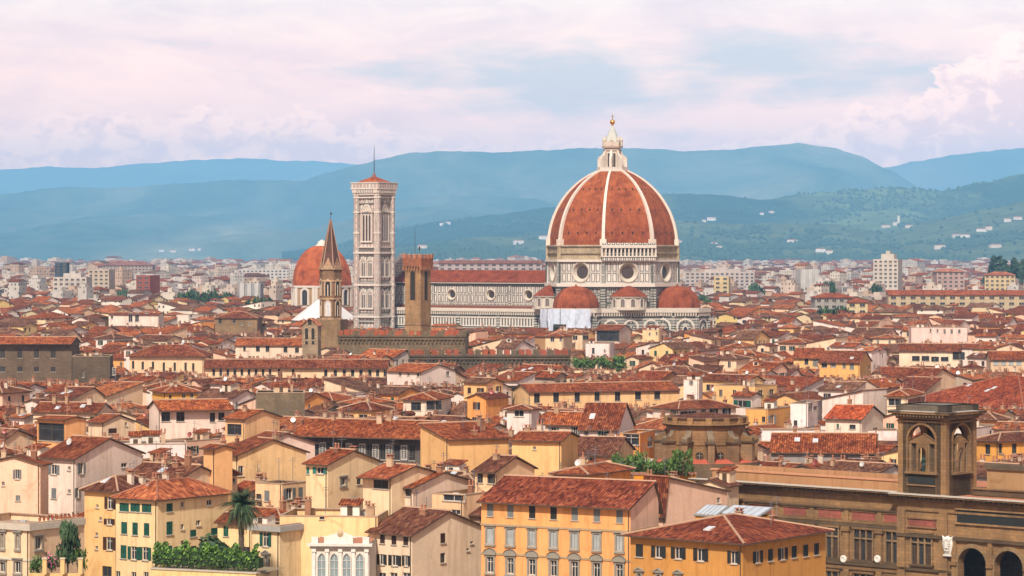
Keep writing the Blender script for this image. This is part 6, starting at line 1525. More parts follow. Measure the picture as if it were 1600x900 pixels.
for M, L_ in faces[:2]:
    wd = L_ * .57; f = MB(M, True); zz = zb0; hh = (ztop - zb0) * .60; d0, d1 = -.9, -.45
    for x in (-wd * .46, -wd * .2, wd * .2, wd * .46): f.box(x - wd * .035, x + wd * .035, zz, zz + hh, d0, d1 + .15, STONE, (.24, .16, .09))
    f.box(-wd / 2, wd / 2, zz + hh, zz + hh + .35, d0, d1 + .2, STONE, LS2)
    f.face([(-wd * .46, zz + hh + .35, d1 + .2), (wd * .46, zz + hh + .35, d1 + .2), (0, zz + hh + 1.35, d1 + .2)], STONE, LS2)
    for s_ in (-1, 1): f.face([(s_ * wd * .5, zz + hh + .35, d1 + .3), (s_ * wd * .5, zz + hh + .35, d0), (0, zz + hh + 1.5, d0), (0, zz + hh + 1.5, d1 + .3)][::s_], STONE, LS2)
    wall_arch(f, -wd * .2, wd * .2, zz, zz + hh, 0, zz, wd * .28, hh * .86, .3, STONE, LS2, 8)
    for x in (-wd * .33, wd * .33): f.face([(x - wd * .1, zz, d0 + .1), (x + wd * .1, zz, d0 + .1), (x + wd * .1, zz + hh, d0 + .1), (x - wd * .1, zz + hh, d0 + .1)], STONE, (.10, .065, .038))
    o = f.build('aedicule', MATS, tw)
f = MB(faces[0][0], True); f.box(-Wt * .28, Wt * .28, zt0 + 1.35, zb0 - .8, 0, .08, TRIM, (.02, .022, .02)); f.box(-Wt * .3, Wt * .3, zt0 + 1.15, zt0 + 1.35, 0, .2, STONE, LS2); f.build('inscription_panel', MATS, tw)
# dark statue in the arch
st = MB(); sx, sy = -Wt / 2, .55
st.lathe([(.32, zb0), (.34, zb0 + .9), (.26, zb0 + 1.3), (.36, zb0 + 1.75), (.30, zb0 + 2.0), (.10, zb0 + 2.1), (.15, zb0 + 2.25), (.15, zb0 + 2.42), (0, zb0 + 2.52)], 10, sx, sy, METAL, (.02, .045, .042)); st.tube((sx + .3, sy, zb0 + 1.85), (sx + .55, sy - .1, zb0 + 1.2), .09, .06, 6, METAL, (.02, .045, .042)); st.tube((sx - .3, sy, zb0 + 1.85), (sx - .4, sy - .15, zb0 + 1.2), .09, .06, 6, METAL, (.02, .045, .042))
so = st.build('statue'); so.data.transform(Matrix.Translation((-sx, -sy, -zb0))); so.location = LF.C + Vector((math.cos(R(42)), -math.sin(R(42)), 0)) * sx + LF.B * sy + Vector((0, 0, zb0)); so.rotation_euler = (0, 0, -R(42))
tag(so, 'dark green bronze statue standing in the arch of the sandstone tower', 'statue')

# ------------------------------------------------------------------ round stone hall
Dh = 482; kh = Dh / F
hc = P(1103, HY, Dh); hc.z = 0; zz = lambda y: HH - (y - HY) * kh
hall = empty('round_hall', hc, 0, 'round brown sandstone hall with scroll buttresses and small round windows', 'hall')
keep(hc, 0, -9, 9, -9, 9, (1020, 1188), 722)
zb_, ztp = zz(722), zz(655); RU = 62 * kh
HC = (.235, .132, .062)
mb = MB(); mb.prism(ngon(28, RU), 0, ztp, STONE, HC)
for z0, z1, o_, c in ((zz(664), zz(661), .55, LD), (zz(661), zz(659.5), .8, LS), (zz(659.5), zz(652), .1, LS2), (zz(652), zz(650.5), .35, LD), (zz(692), zz(690.5), .15, LS2)): mb.prism(ngon(28, RU + o_), z0, z1, STONE, c, bottom=True)
mb.prism(ngon(28, 8.9), 0, zb_ + .3, STONE, (.15, .10, .06)); mb.prism(ngon(28, 8.75), zb_ + .3, zb_ + .9, WALL, (.42, .10, .06), pts1=ngon(28, RU)); mb.build('drum', MATS, hall)
mb = MB(); mb.prism(ngon(28, RU - .2), ztp + .4, ztp + 1.2, ROOF, RT4, pts1=ngon(28, .5)); mb.build('roof', MATS, hall)
for i in range(12):
    a = -90 + 2 + 30 * i; d = ang(a); b_ = MB(Matrix.Rotation(R(a), 4, 'Z')); zt_ = zz(689)
    b_.box(RU - .2, 8.55, -.55, .55, 0, zt_, STONE, (.23, .14, .075)); b_.box(RU - .2, 8.8, -.8, .8, zt_, zt_ + .28, STONE, LD)
    pr = [(RU - .2, zt_ + .28), (8.4, zt_ + .28), (8.5, zt_ + .8), (8.1, zt_ + 1.15), (7.5, zt_ + 1.0), (7.0, zt_ + 1.5), (6.8, zt_ + 2.0), (RU - .2, zt_ + 2.2)]
    for s_ in (-1, 1): q = [(x, s_ * .5, z) for x, z in pr]; b_.face(q[::-s_], STONE, LS2)
    for (x0, z0), (x1, z1) in zip(pr[1:-1], pr[2:]): b_.face([(x0, -.5, z0), (x0, .5, z0), (x1, .5, z1), (x1, -.5, z1)], STONE, (.17, .13, .09))
    b_.build('buttress', MATS, hall)
    a2 = a + 15; n = ang(a2); M = FM(n * (RU + .02), Vector((-n.y, n.x, 0)), n); f = MB(M, True); zc_ = zz(708); N = 18
    for j in range(N):
        t0, t1 = 2 * math.pi * j / N, 2 * math.pi * (j + 1) / N
        f.face([(.68 * math.cos(t0), zc_ + .68 * math.sin(t0), .0), (.68 * math.cos(t1), zc_ + .68 * math.sin(t1), .0), (.6 * math.cos(t1), zc_ + .6 * math.sin(t1), .15), (.6 * math.cos(t0), zc_ + .6 * math.sin(t0), .15)], STONE, LS2)
        f.face([(.6 * math.cos(t0), zc_ + .6 * math.sin(t0), .15), (.6 * math.cos(t1), zc_ + .6 * math.sin(t1), .15), (.48 * math.cos(t1), zc_ + .48 * math.sin(t1), .02), (.48 * math.cos(t0), zc_ + .48 * math.sin(t0), .02)], STONE, LD)
    o = f.build('round_window', MATS, hall); g = MB(M, True); g.face([(.48 * math.cos(2 * math.pi * j / N), zc_ + .48 * math.sin(2 * math.pi * j / N), .04) for j in range(N)], GLASS, (0, 0, 0)); g.box(-.48, .48, zc_ - .03, zc_ + .03, .05, .08, TRIM, (.3, .26, .2)); g.box(-.03, .03, zc_ - .48, zc_ + .48, .05, .08, TRIM, (.3, .26, .2)); g.build('pane', MATS, o)
for i in range(14):
    a = -90 + 360 / 14 * i; b_ = MB(Matrix.Rotation(R(a), 4, 'Z')); b_.box(RU - .3, RU + .45, -.5, .5, zz(659.5), zz(650), STONE, LS); b_.build('parapet_pier', MATS, hall)

# ------------------------------------------------------------------ white house with four arched windows
af = Face(577, 402, 4)
Wl = Face.t_at(af.C, af.A, 487); zt_ = af.at('f', 540, 849)[1]
wl_loc = af.C + af.A * Wl / 2 + af.B * 4.9
arc_h = empty('arched_house', wl_loc, -R(4), 'ornate white house with four tall arched windows, pilasters and a carved roof crest', 'house')
keep(wl_loc, -R(4), -Wl / 2, Wl / 2, -5, 5, (485, 580), 905)
WC = (.66, .61, .55); mb = MB(); mb.box(-Wl / 2, Wl / 2, -5, 5, 0, zt_, WALL, WC, 't'); mb.face([(-Wl / 2, -5, zt_ - .1), (Wl / 2, -5, zt_ - .1), (Wl / 2, 5, zt_ - .1), (-Wl / 2, 5, zt_ - .1)], WALL, (.40, .18, .11)); mb.build('wall', MATS, arc_h)
Mh = FM((0, -5, 0), (1, 0, 0), (0, -1, 0)); w = MB(Mh, True)
w.box(-Wl / 2 - .5, Wl / 2 + .5, zt_ - .35, zt_, -.3, .7, TRIM, (.58, .54, .49)); w.box(-Wl / 2 - .2, Wl / 2 + .2, zt_ - .75, zt_ - .35, 0, .3, TRIM, (.5, .46, .41)); w.box(-Wl / 2, Wl / 2, zt_ - 5.2, zt_ - 4.8, 0, .35, TRIM, (.55, .51, .46))
for x0, x1 in ((-Wl / 2, -Wl / 2 + .9), (-Wl * .28, Wl * .22), (Wl / 2 - .9, Wl / 2)): w.box(x0, x1, zt_, zt_ + .85, -.5, .15, TRIM, (.60, .56, .51))
w.build('cornice', MATS, arc_h)
f = MB(Mh, True); cc = (.62, .57, .50)
for s_ in (-1, 1):
    f.face([(0, zt_ + .8, .1), (s_ * 2.3, zt_ + .8, .1), (s_ * 1.5, zt_ + 1.15, .1), (s_ * .75, zt_ + 1.35, .1), (0, zt_ + 2.0, .1)][::s_], TRIM, cc); f.face([(0, zt_ + .8, -.3), (s_ * 2.3, zt_ + .8, -.3), (s_ * 1.5, zt_ + 1.15, -.3), (s_ * .75, zt_ + 1.35, -.3), (0, zt_ + 2.0, -.3)][::-s_], TRIM, cc)
    for p, q in (((2.3, .8), (1.5, 1.15)), ((1.5, 1.15), (.75, 1.35)), ((.75, 1.35), (0, 2.0))): f.face([(s_ * p[0], zt_ + p[1], .1), (s_ * p[0], zt_ + p[1], -.3), (s_ * q[0], zt_ + q[1], -.3), (s_ * q[0], zt_ + q[1], .1)][::s_], TRIM, cc)
for i in range(12):
    t0, t1 = 2 * math.pi * i / 12, 2 * math.pi * (i + 1) / 12; f.face([(.0, zt_ + 1.4, .3), (.45 * math.cos(t0), zt_ + 1.4 + .55 * math.sin(t0), .12), (.45 * math.cos(t1), zt_ + 1.4 + .55 * math.sin(t1), .12)], TRIM, (.45, .33, .2))
f.build('crest', MATS, arc_h)
for i, px in enumerate((503, 522.5, 542, 562.5)):
    t, zq, k = af.at('f', px, 880); x = Wl / 2 - t; zb2 = zt_ - 4.6
    f = MB(Mh, True); arch_frame(f, x, zb2, 1.05, 3.2, .16, 0, .2, TRIM, (.5, .46, .4), True); f.box(x - .04, x + .04, zb2, zb2 + 2.9, .03, .1, TRIM, (.5, .5, .48)); f.box(x - .5, x + .5, zb2 + 1.1, zb2 + 1.17, .03, .1, TRIM, (.5, .5, .48)); f.box(x - .5, x + .5, zb2 + 2.2, zb2 + 2.27, .03, .1, TRIM, (.5, .5, .48)); o = f.build('window', MATS, arc_h); g = MB(Mh, True); arch_panel(g, x, zb2, 1.05, 3.2, .03, SHEET, (.20, .25, .26), True); g.build('pane', MATS, o)
for i in range(5):
    x = -Wl / 2 + .35 + i * (Wl - .7) / 4; f = MB(Mh, True); f.box(x - .2, x + .2, zt_ - 4.8, zt_ - .75, 0, .25, TRIM, (.64, .60, .54)); f.box(x - .3, x + .3, zt_ - 1.15, zt_ - .75, 0, .36, TRIM, (.64, .6, .54)); f.box(x - .25, x + .25, 0, zt_ - 5.2, 0, .2, TRIM, (.6, .56, .5)); f.build('pilaster', MATS, arc_h)

# painted panels of the dark palace
pr_ = pal; Wp, Dp_ = pr_['W'], pr_['D']; Mp = FM((0, -Dp_ / 2, 0), (1, 0, 0), (0, -1, 0))
for px in (482, 504.5, 525, 545.5, 566, 587, 608, 631.5):
    t, zq, k = pr_['face'].at('f', px, 702 + (px - 480) * .035); x = Wp / 2 - t; f = MB(Mp, True); hh = 12 * k
    f.box(x - .62, x + .62, zq - hh, zq + hh, 0, .1, TRIM, (.40, .37, .33)); f.box(x - .45, x + .45, zq - hh * .72, zq + hh * .8, .1, .14, TRIM, (.09, .085, .08))
    for q in range(5): f.face([(x - .33, zq - hh * .55 + q * hh * .28, .16), (x, zq - hh * .69 + q * hh * .28, .16), (x + .33, zq - hh * .55 + q * hh * .28, .16), (x, zq - hh * .41 + q * hh * .28, .16)], TRIM, (.33, .31, .28))
    f.build('painted_panel', MATS, pr_['root'])
f = MB(Mp, True); t, zq, k = pr_['face'].at('f', 600, 724); f.box(-Wp / 2, Wp / 2, zq - .4, zq, 0, .5, TRIM, (.2, .18, .155)); f.box(-Wp / 2, Wp / 2, zq - 1.6, zq - 1.1, 0, .3, TRIM, (.34, .28, .2)); f.build('string_course', MATS, pr_['root'])
# roof piece: big glass skylights behind the mustard house
for i, (px, py, w_, d_) in enumerate(((1112, 808, 3.4, 3.0), (1164, 810, 6.2, 4.2))):
    c = P(px, py - 12, 398 + i * 3); rt_ = empty('skylight', (c.x, c.y, c.z - 3), -R(38), ('small', 'large')[i] + ' pale glass skylight on a yellow box rising behind the mustard house roof', 'skylight', 'rooftop skylights behind the mustard house')
    mb = MB(); mb.box(-w_ / 2, w_ / 2, -d_ / 2, d_ / 2, -2, 2.4, WALL, srgb('D9A03E', .76), 't'); mb.build('wall', MATS, rt_)
    mb = MB(); mb.slab([(-w_ / 2 - .2, -d_ / 2 - .2, 2.3), (w_ / 2 + .2, -d_ / 2 - .2, 2.3), (w_ / 2 + .2, d_ / 2, 3.5), (-w_ / 2 - .2, d_ / 2, 3.5)], .15, TRIM, (.2, .2, .2))
    mb.build('frame', MATS, rt_); mb = MB(); N = 5
    for j in range(N):
        x0, x1 = -w_ / 2 + w_ * j / N + .06, -w_ / 2 + w_ * (j + 1) / N - .06; zf = lambda y: 2.36 + 1.2 * (y + d_ / 2 + .2) / (d_ + .2); mb.face([(x0, -d_ / 2, zf(-d_ / 2)), (x1, -d_ / 2, zf(-d_ / 2)), (x1, d_ / 2 - .2, zf(d_ / 2 - .2)), (x0, d_ / 2 - .2, zf(d_ / 2 - .2))], SHEET, (.36, .40, .45))
    mb.build('pane', MATS, rt_)

# ------------------------------------------------------------------ plants
def leaf_cloud(mb, n, fr, size, rg_, c0, c1):
    for i in range(n):
        p, nn = fr(rg_); s = size * rg_.uniform(.6, 1.35); k = rg_.random(); g = rg_.uniform(.75, 1.3); c = tuple((a + (b - a) * k) * g for a, b in zip(c0, c1))
        u = Vector((rg_.uniform(-1, 1), rg_.uniform(-1, 1), rg_.uniform(-1, 1))).normalized(); v = u.orthogonal().normalized(); w_ = (nn * .6 + u.cross(v)).normalized(); a = w_.orthogonal().normalized(); b = w_.cross(a)
        mb.face([p - a * s - b * s * .5, p + a * s * .2 - b * s * .6, p + a * s + b * s * .4, p - a * s * .3 + b * s * .7], LEAF, c, [(0, 0), (1, 0), (1, 1), (0, 1)])
def blob_fn(rx, ry, rz_, lumps, rg0):
    L_ = [(Vector((rg0.uniform(-.75, .75) * rx, rg0.uniform(-.75, .75) * ry, rg0.uniform(.25, 1.05) * rz_)), rg0.uniform(.3, .52)) for _ in range(lumps)]
    def f(rg_):
        c, r = rg_.choice(L_); d = Vector((rg_.gauss(0, 1), rg_.gauss(0, 1), rg_.gauss(0, 1))).normalized(); q = r * (rg_.random() ** .3); return c + Vector((d.x * rx * q * 1.2, d.y * ry * q * 1.2, d.z * rz_ * q)), d
    return f
BUSH = {}
def bush_meshes(kind, var):
    key = (kind, var)
    if key in BUSH: return BUSH[key]
    rg_ = random.Random(hash(kind) % 999 + var if False else (len(kind) * 31 + var))
    mb = MB(); tk = MB()
    if kind == 'shrub':
        leaf_cloud(mb, 420, blob_fn(1, 1, 1, 9, rg_), .13, rg_, (.035, .075, .02), (.10, .17, .035))
        for i in range(3): tk.tube((0, 0, 0), (rg_.uniform(-.3, .3), rg_.uniform(-.3, .3), .8), .05, .02, 5, WOOD, (.10, .07, .045))
    elif kind == 'flower':
        leaf_cloud(mb, 260, blob_fn(1, 1, 1, 9, rg_), .13, rg_, (.03, .06, .02), (.07, .12, .03)); leaf_cloud(mb, 240, blob_fn(1.05, 1.05, 1.05, 9, random.Random(var * 0 + len(kind) * 31 + var)), .1, rg_, (.42, .10, .20), (.55, .22, .32)); tk.tube((0, 0, 0), (.1, 0, .8), .06, .03, 5, WOOD, (.1, .07, .05))
    elif kind == 'tree':
        leaf_cloud(mb, 520, blob_fn(1, 1, .75, 11, rg_), .14, rg_, (.018, .042, .02), (.055, .095, .035)); mb.v = [p + Vector((0, 0, .45)) for p in mb.v]
        tk.tube((0, 0, 0), (0.02, 0, .75), .07, .045, 6, WOOD, (.09, .065, .045))
        for i in range(5): a = rg_.uniform(0, 6.3); tk.tube((0, 0, .5), (math.cos(a) * .5, math.sin(a) * .5, .5 + rg_.uniform(.3, .6)), .035, .012, 4, WOOD, (.09, .065, .045))
    elif kind == 'cypress':
        def fr(r): z = r.random(); q = .16 * (1 - z) ** .6 + .02; a = r.uniform(0, 6.3); return Vector((math.cos(a) * q * r.random() ** .4, math.sin(a) * q * r.random() ** .4, z)), Vector((math.cos(a), math.sin(a), .3))
        leaf_cloud(mb, 260, fr, .05, rg_, (.012, .028, .014), (.03, .055, .026)); tk.tube((0, 0, 0), (0, 0, .3), .03, .02, 5, WOOD, (.08, .06, .04))
    BUSH[key] = (mb.mesh('crown', MATS), tk.mesh('trunk', MATS)); return BUSH[key]
def plant(name, kind, var, loc, sx, sz, label, cat, group=None):
    if label in USED and group is None: label = label
    r = empty(name, loc, rnd.uniform(0, 6), label, cat, group); c, t = bush_meshes(kind, var)
    o = new_obj('crown' if kind != 'shrub' and kind != 'flower' else 'foliage', c, r); o.scale = (sx, sx, sz); o = new_obj('trunk' if kind not in ('shrub', 'flower') else 'stem', t, r); o.scale = (sx, sx, sz); return r
# palm
pp = P(377, 862, 400); pp.z = 4
palm = empty('palm_tree', pp, 0, 'tall palm tree with a shaggy round crown beside the green shuttered house', 'palm'); ztp_ = HH - (792 - HY) * 400 / F
rg_ = random.Random(4); tk = MB(); H_ = ztp_ - pp.z
for i in range(16):
    z0, z1 = H_ * i / 16, H_ * (i + 1) / 16; tk.tube((0, 0, z0), (0, 0, z1), .50 - .006 * i, .42 - .006 * i, 9, WOOD, (.11, .085, .06) if i % 2 else (.085, .065, .045))
tk.build('trunk', MATS, palm)
cr_ = MB()
for i in range(120):
    a = rg_.uniform(0, 2 * math.pi); e = R(rg_.uniform(-55, 80)); L_ = rg_.uniform(3.0, 4.5) * (1.05 if e < .6 else .85); d = Vector((math.cos(a), math.sin(a), 0)); n_ = 9; p = Vector((0, 0, H_)); v = d * math.cos(e) + Vector((0, 0, math.sin(e))); side = Vector((-d.y, d.x, 0)); dead = e < R(-25); k = rg_.uniform(.7, 1.3)
    c = (.085 * k, .075 * k, .035 * k) if dead and rg_.random() < .6 else (.028 * k, .055 * k, .022 * k)
    for j in range(n_):
        q = p + v * (L_ / n_); v = (v + Vector((0, 0, -.13 - .02 * j))).normalized(); s = j / n_; ll = .95 * math.sin(math.pi * min(1, s + .18)) ** .7 * (.75 if s > .8 else 1)
        if j:
            for sg in (-1, 1):
                for m_ in (0, .5):
                    b0 = p.lerp(q, m_); tip = b0 + side * sg * ll * .75 + v * ll * .55 + Vector((0, 0, -.28 * ll)); w_ = v * .075; cr_.face([b0 - w_, b0 + w_, tip], LEAF, c, [(0, 0), (1, 0), (1, 1)])
        cr_.face([p + side * .03, p - side * .03, q - side * .025, q + side * .025], LEAF, (.10 * k, .11 * k, .045 * k), [(0, 0), (1, 0), (1, 1), (0, 1)]); p = q
cr_.build('crown', MATS, palm)
# garden terrace: retaining wall, iron fence, pergola hedge
g0, g1 = P(236, HY, 396), P(400, HY, 390); ga = (g1 - g0); ga.z = 0; gl_ = ga.length; ga.normalize(); gn = Vector((ga.y, -ga.x, 0)); g0.z = 0
zg = HH - (893 - HY) * 393 / F
tr = empty('garden_wall', g0, math.atan2(ga.y, ga.x), 'pale yellow garden terrace wall under the long green hedge', 'wall'); mb = MB(); mb.box(0, gl_, 0, 1.0, 0, zg, WALL, srgb('F0D596', .78)); mb.box(-.1, gl_ + .1, -.12, 1.1, zg, zg + .18, TRIM, (.42, .36, .28)); mb.build('wall', MATS, tr)
mb = MB(); mb.face([(0, 1, zg - .05), (gl_, 1, zg - .05), (gl_, 9, zg - .05), (0, 9, zg - .05)], WALL, (.25, .2, .13)); mb.build('terrace', MATS, tr)
fe = empty('iron_fence', g0 + Vector((0, 0, zg + .18)), math.atan2(ga.y, ga.x), 'dark iron fence on the garden wall in front of the long hedge', 'fence'); mb = MB(); mb.box(0, gl_, .3, .34, 1.25, 1.3, METAL, (.02, .02, .02)); mb.box(0, gl_, .3, .34, .12, .16, METAL, (.02, .02, .02))
mb.build('rail', MATS, fe); mb = MB()
for i in range(int(gl_ / .22)): mb.box(i * .22, i * .22 + .03, .3, .33, 0, 1.4, METAL, (.02, .02, .02))
mb.build('bars', MATS, fe)
hd_ = MB(); rg_ = random.Random(8)
def hfr(r):
    x = r.uniform(0, gl_ - .3); t = x / gl_; top = 3.1 + .55 * math.sin(x * 1.7) + .35 * math.sin(x * 4.1 + 1); z = r.uniform(.7 if r.random() < .8 else 0.2, top); y = .8 + 1.6 * (1 - abs(z / top - .55)) * r.random() - (.5 * math.sin(math.pi * z / top)); return Vector((x, y, z)), Vector((0, -1, .6))
for i in range(40):
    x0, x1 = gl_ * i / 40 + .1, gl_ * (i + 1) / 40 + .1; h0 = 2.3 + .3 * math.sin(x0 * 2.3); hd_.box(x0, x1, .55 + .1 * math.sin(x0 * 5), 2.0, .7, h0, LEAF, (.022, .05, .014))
leaf_cloud(hd_, 5200, hfr, .2, rg_, (.035, .085, .018), (.13, .24, .035))
for i in range(14): x = rg_.uniform(.5, gl_ - .5); hd_.tube((x, 1.2, 0), (x + .2, 1.2, 2.2), .06, .03, 5, WOOD, (.1, .07, .05))
ho_ = hd_.build('hedge'); ho_.location = g0 + Vector((0, 0, zg)); ho_.rotation_euler = (0, 0, math.atan2(ga.y, ga.x)); tag(ho_, 'long bright green clipped hedge on the terrace in front of the green shuttered house', 'hedge')
bb_ = P(333, 860, 399); plant('shrub', 'tree', 3, (bb_.x, bb_.y, zg), 2.8, 2.7, 'dark rounded bush rising behind the right half of the long hedge', 'bush')
# corner garden, bottom left
q_ = P(106, HY, 395); plant('garden_tree', 'tree', 0, (q_.x, q_.y, HH - (899 - HY) * 395 / F), 1.9, 5.0, 'small dark garden tree beside the bottom left mansion', 'tree')
q_ = P(81, HY, 394); plant('bougainvillea', 'flower', 1, (q_.x, q_.y, HH - (893 - HY) * 394 / F), 1.2, 2.0, 'pink flowering bougainvillea by the dark side wall at bottom left', 'shrub')
q_ = P(57, HY, 394); plant('shrub', 'shrub', 2, (q_.x, q_.y, HH - (895 - HY) * 394 / F), 1.0, 1.9, 'dark green shrub between the mansion and the pink bougainvillea', 'shrub')
q_ = P(122, HY, 394); plant('shrub', 'shrub', 1, (q_.x, q_.y, HH - (890 - HY) * 394 / F), 1.1, 2.2, 'dark shrub at the foot of the ochre house, right of the garden tree', 'shrub')
for i, px in enumerate((70, 98, 126)):
    q_ = P(px, HY, 392); zq0 = HH - (897 - HY) * 392 / F; mb = MB(); mb.box(-.28, .28, -.28, .28, 0, 2.0, WALL, srgb('E2BE84', .8)); mb.box(-.36, .36, -.36, .36, 2.0, 2.2, TRIM, (.5, .4, .28)); o = mb.build('gate_pillar'); o.location = (q_.x, q_.y, zq0); tag(o, ('cream garden pillar left of the pink bougainvillea', 'cream garden pillar between the bougainvillea and the garden tree', 'cream garden pillar against the ochre house wall')[i], 'pillar', 'garden pillars at bottom left')
q_ = P(46, HY, 393); mb = MB(); mb.box(0, 7.4, -.2, .2, 0, HH - (897 - HY) * 392 / F, WALL, srgb('E2BE84', .8)); o = mb.build('garden_wall'); o.location = (q_.x, q_.y, 0); tag(o, 'low cream garden wall under the pillars in the bottom left corner', 'wall')
for i in range(10):
    px = 66 + 6.6 * i; f_ = HEROES[2]['face']; t, zq, k = f_.at('r', px, 806); c = f_.C + f_.B * t; mb = MB(); mb.lathe([(.14, 0), (.22, .42), (.25, .45), (.2, .46), (0, .42)], 9, 0, 0, TRIM, (.34, .10, .05)); o = mb.build('flower_pot'); o.location = (c.x - .4, c.y + .35, HEROES[2]['He'] + .16); tag(o, 'terracotta flower pot in the row on the dark side wall at bottom left', 'pot', 'terracotta pots in a row along the wall top')
    pm = MB(); leaf_cloud(pm, 26, blob_fn(.24, .24, .3, 3, random.Random(i)), .1, random.Random(i), (.25, .03, .02), (.10, .10, .03)); po = pm.build('plant', MATS, o); po.location = (0, 0, .4)
# roof gardens
for i, (px, py, D, s, h, lb) in enumerate(((966, 736, 470, 1.3, 2.2, 'leftmost shrub of the roof garden left of the round stone hall'), (982, 740, 468, 1.7, 2.3, 'broad shrub beside the leftmost one in that roof garden'), (1000, 742, 466, 1.5, 3.0, 'tallest dark shrub of the roof garden left of the round hall'), (1024, 741, 464, 1.5, 1.8, 'low shrub in the middle of the roof garden by the round hall'), (1046, 741, 462, 1.6, 1.9, 'low bushy shrub at the foot of the round stone hall'), (1068, 741, 462, 1.7, 3.0, 'feathery shrub at the right end of the roof garden by the round hall'),
    (905, 575, 940, 2.6, 2.8, 'leftmost roof garden shrub in front of the white cube house'), (922, 576, 940, 2.8, 2.8, 'second shrub from the left on the roof garden before the white cube house'), (944, 578, 940, 2.4, 3.4, 'bright green shrub in the middle of the roof garden below the white cube'), (962, 578, 940, 2.8, 3.6, 'taller bright shrub on the right of the roof garden below the white cube'), (399, 745, 466, 1.0, 2.0, 'green shrub on the balcony of the yellow house behind the palm'))):
    q_ = P(px, py, D); plant('shrub', 'shrub', i % 4, (q_.x, q_.y, q_.z), s, h, lb, 'shrub', 'roof garden shrubs')
for x0, x1, py, D, lb in ((958, 1086, 741, 467, 'ochre roof terrace carrying the shrubs left of the round hall'), (896, 976, 578, 941, 'cream flat roofed block carrying the green roof garden')):
    a, b = P(x0, py, D), P(x1, py, D); r_ = empty('roof_terrace', ((a.x + b.x) / 2, D, 0), 0, lb, 'roof terrace'); w_ = (b.x - a.x) / 2; mb = MB(); mb.box(-w_, w_, -2.2, 4, 0, a.z, WALL, ORANGE2 if D < 500 else CREAM); mb.build('wall', MATS, r_); mb = MB(); mb.box(-w_ - .1, w_ + .1, -2.3, -2.0, a.z, a.z + .5, TRIM, (.3, .14, .09)); mb.build('parapet', MATS, r_)
    keep((( a.x + b.x) / 2, D, 0), 0, -w_, w_, -2.5, 4, (x0, x1), py + 6)
# ------------------------------------------------------------------ the rest of the city
def sat(p, q):
    for poly in (p, q):
        for i in range(4):
            ax = (poly[i][1] - poly[i - 1][1], poly[i - 1][0] - poly[i][0])
            a = [v[0] * ax[0] + v[1] * ax[1] for v in p]; b = [v[0] * ax[0] + v[1] * ax[1] for v in q]
            if max(a) <= min(b) or max(b) <= min(a): return False
    return True
WCOL = [('cream', CREAM, 6), ('white', WHITEW, 9), ('pinkish', PINKW, 3.5), ('pale yellow', PALEY, 1.4), ('ochre', OCHRE, .8), ('beige', BEIGE, 3), ('yellow', YEL, 1.0), ('tan', DKOCH, .8), ('grey', GREYW, 1.2), ('stone brown', STN, .8), ('orange', ORNG, .6)]
RCOL = [('red', RT1), ('dark red', RT2), ('bright red', RT3), ('brown', RT4), ('orange red', RT5), ('red', (.20, .045, .016)), ('dark red', (.125, .031, .014)), ('brown', (.125, .052, .030)), ('orange red', (.29, .088, .034)), ('dull brown', (.15, .068, .040))]
def wpick(r, lst):
    t = sum(x[-1] for x in lst) * r.random()
    for x in lst:
        t -= x[-1]
        if t <= 0: return x
    return lst[-1]
rf = random.Random(2024)
PLOTS = []
KEEP.append(dict(poly=[(0, 1330), (.1, 1330), (.1, 1330.1), (0, 1330.1)], near=1330, D=1330, px=(552, 1108), vb=513))     # the cathedral and bell tower stay in view down to here
def split(s0, s1, t0, t1, depth, lim):
    w, h = s1 - s0, t1 - t0
    tgt = lim * rf.uniform(.75, 1.5)
    if w <= tgt and h <= tgt * 1.1:
        PLOTS.append((s0, s1, t0, t1)); return
    g = 0.0
    if max(w, h) > 70: g = rf.uniform(3.5, 7.0)
    elif max(w, h) > 30 and rf.random() < .35: g = rf.uniform(1.5, 4.5)
    k = rf.uniform(.38, .62)
    if w > h:
        m = s0 + w * k; split(s0, m - g / 2, t0, t1, depth + 1, lim); split(m + g / 2, s1, t0, t1, depth + 1, lim)
    else:
        m = t0 + h * k; split(s0, s1, t0, m - g / 2, depth + 1, lim); split(s0, s1, m + g / 2, t1, depth + 1, lim)
def zone(y0, y1, al, lim, keepf):
    """plots of one belt of the city in a street grid turned by al degrees"""
    PLOTS.clear(); ca, sa = math.cos(R(al)), math.sin(R(al)); hw = .20 * y1 + 40
    cs = [(x, y) for x in (-hw, hw) for y in (y0, y1)]
    ss = [x * ca - y * sa for x, y in cs]; ts = [x * sa + y * ca for x, y in cs]
    split(min(ss), max(ss), min(ts), max(ts), 0, lim)
    out = []
    for s0, s1, t0, t1 in PLOTS:
        s, t = (s0 + s1) / 2, (t0 + t1) / 2; x, y = s * ca + t * sa, -s * sa + t * ca
        if not (y0 <= y < y1): continue
        px = CX + x / y * F
        mg = 50 if y > 1400 else 60 + 120 * 430 / y
        if not (-mg < px < 1600 + mg): continue
        out.append((x, y, s1 - s0, t1 - t0, al))
    return out
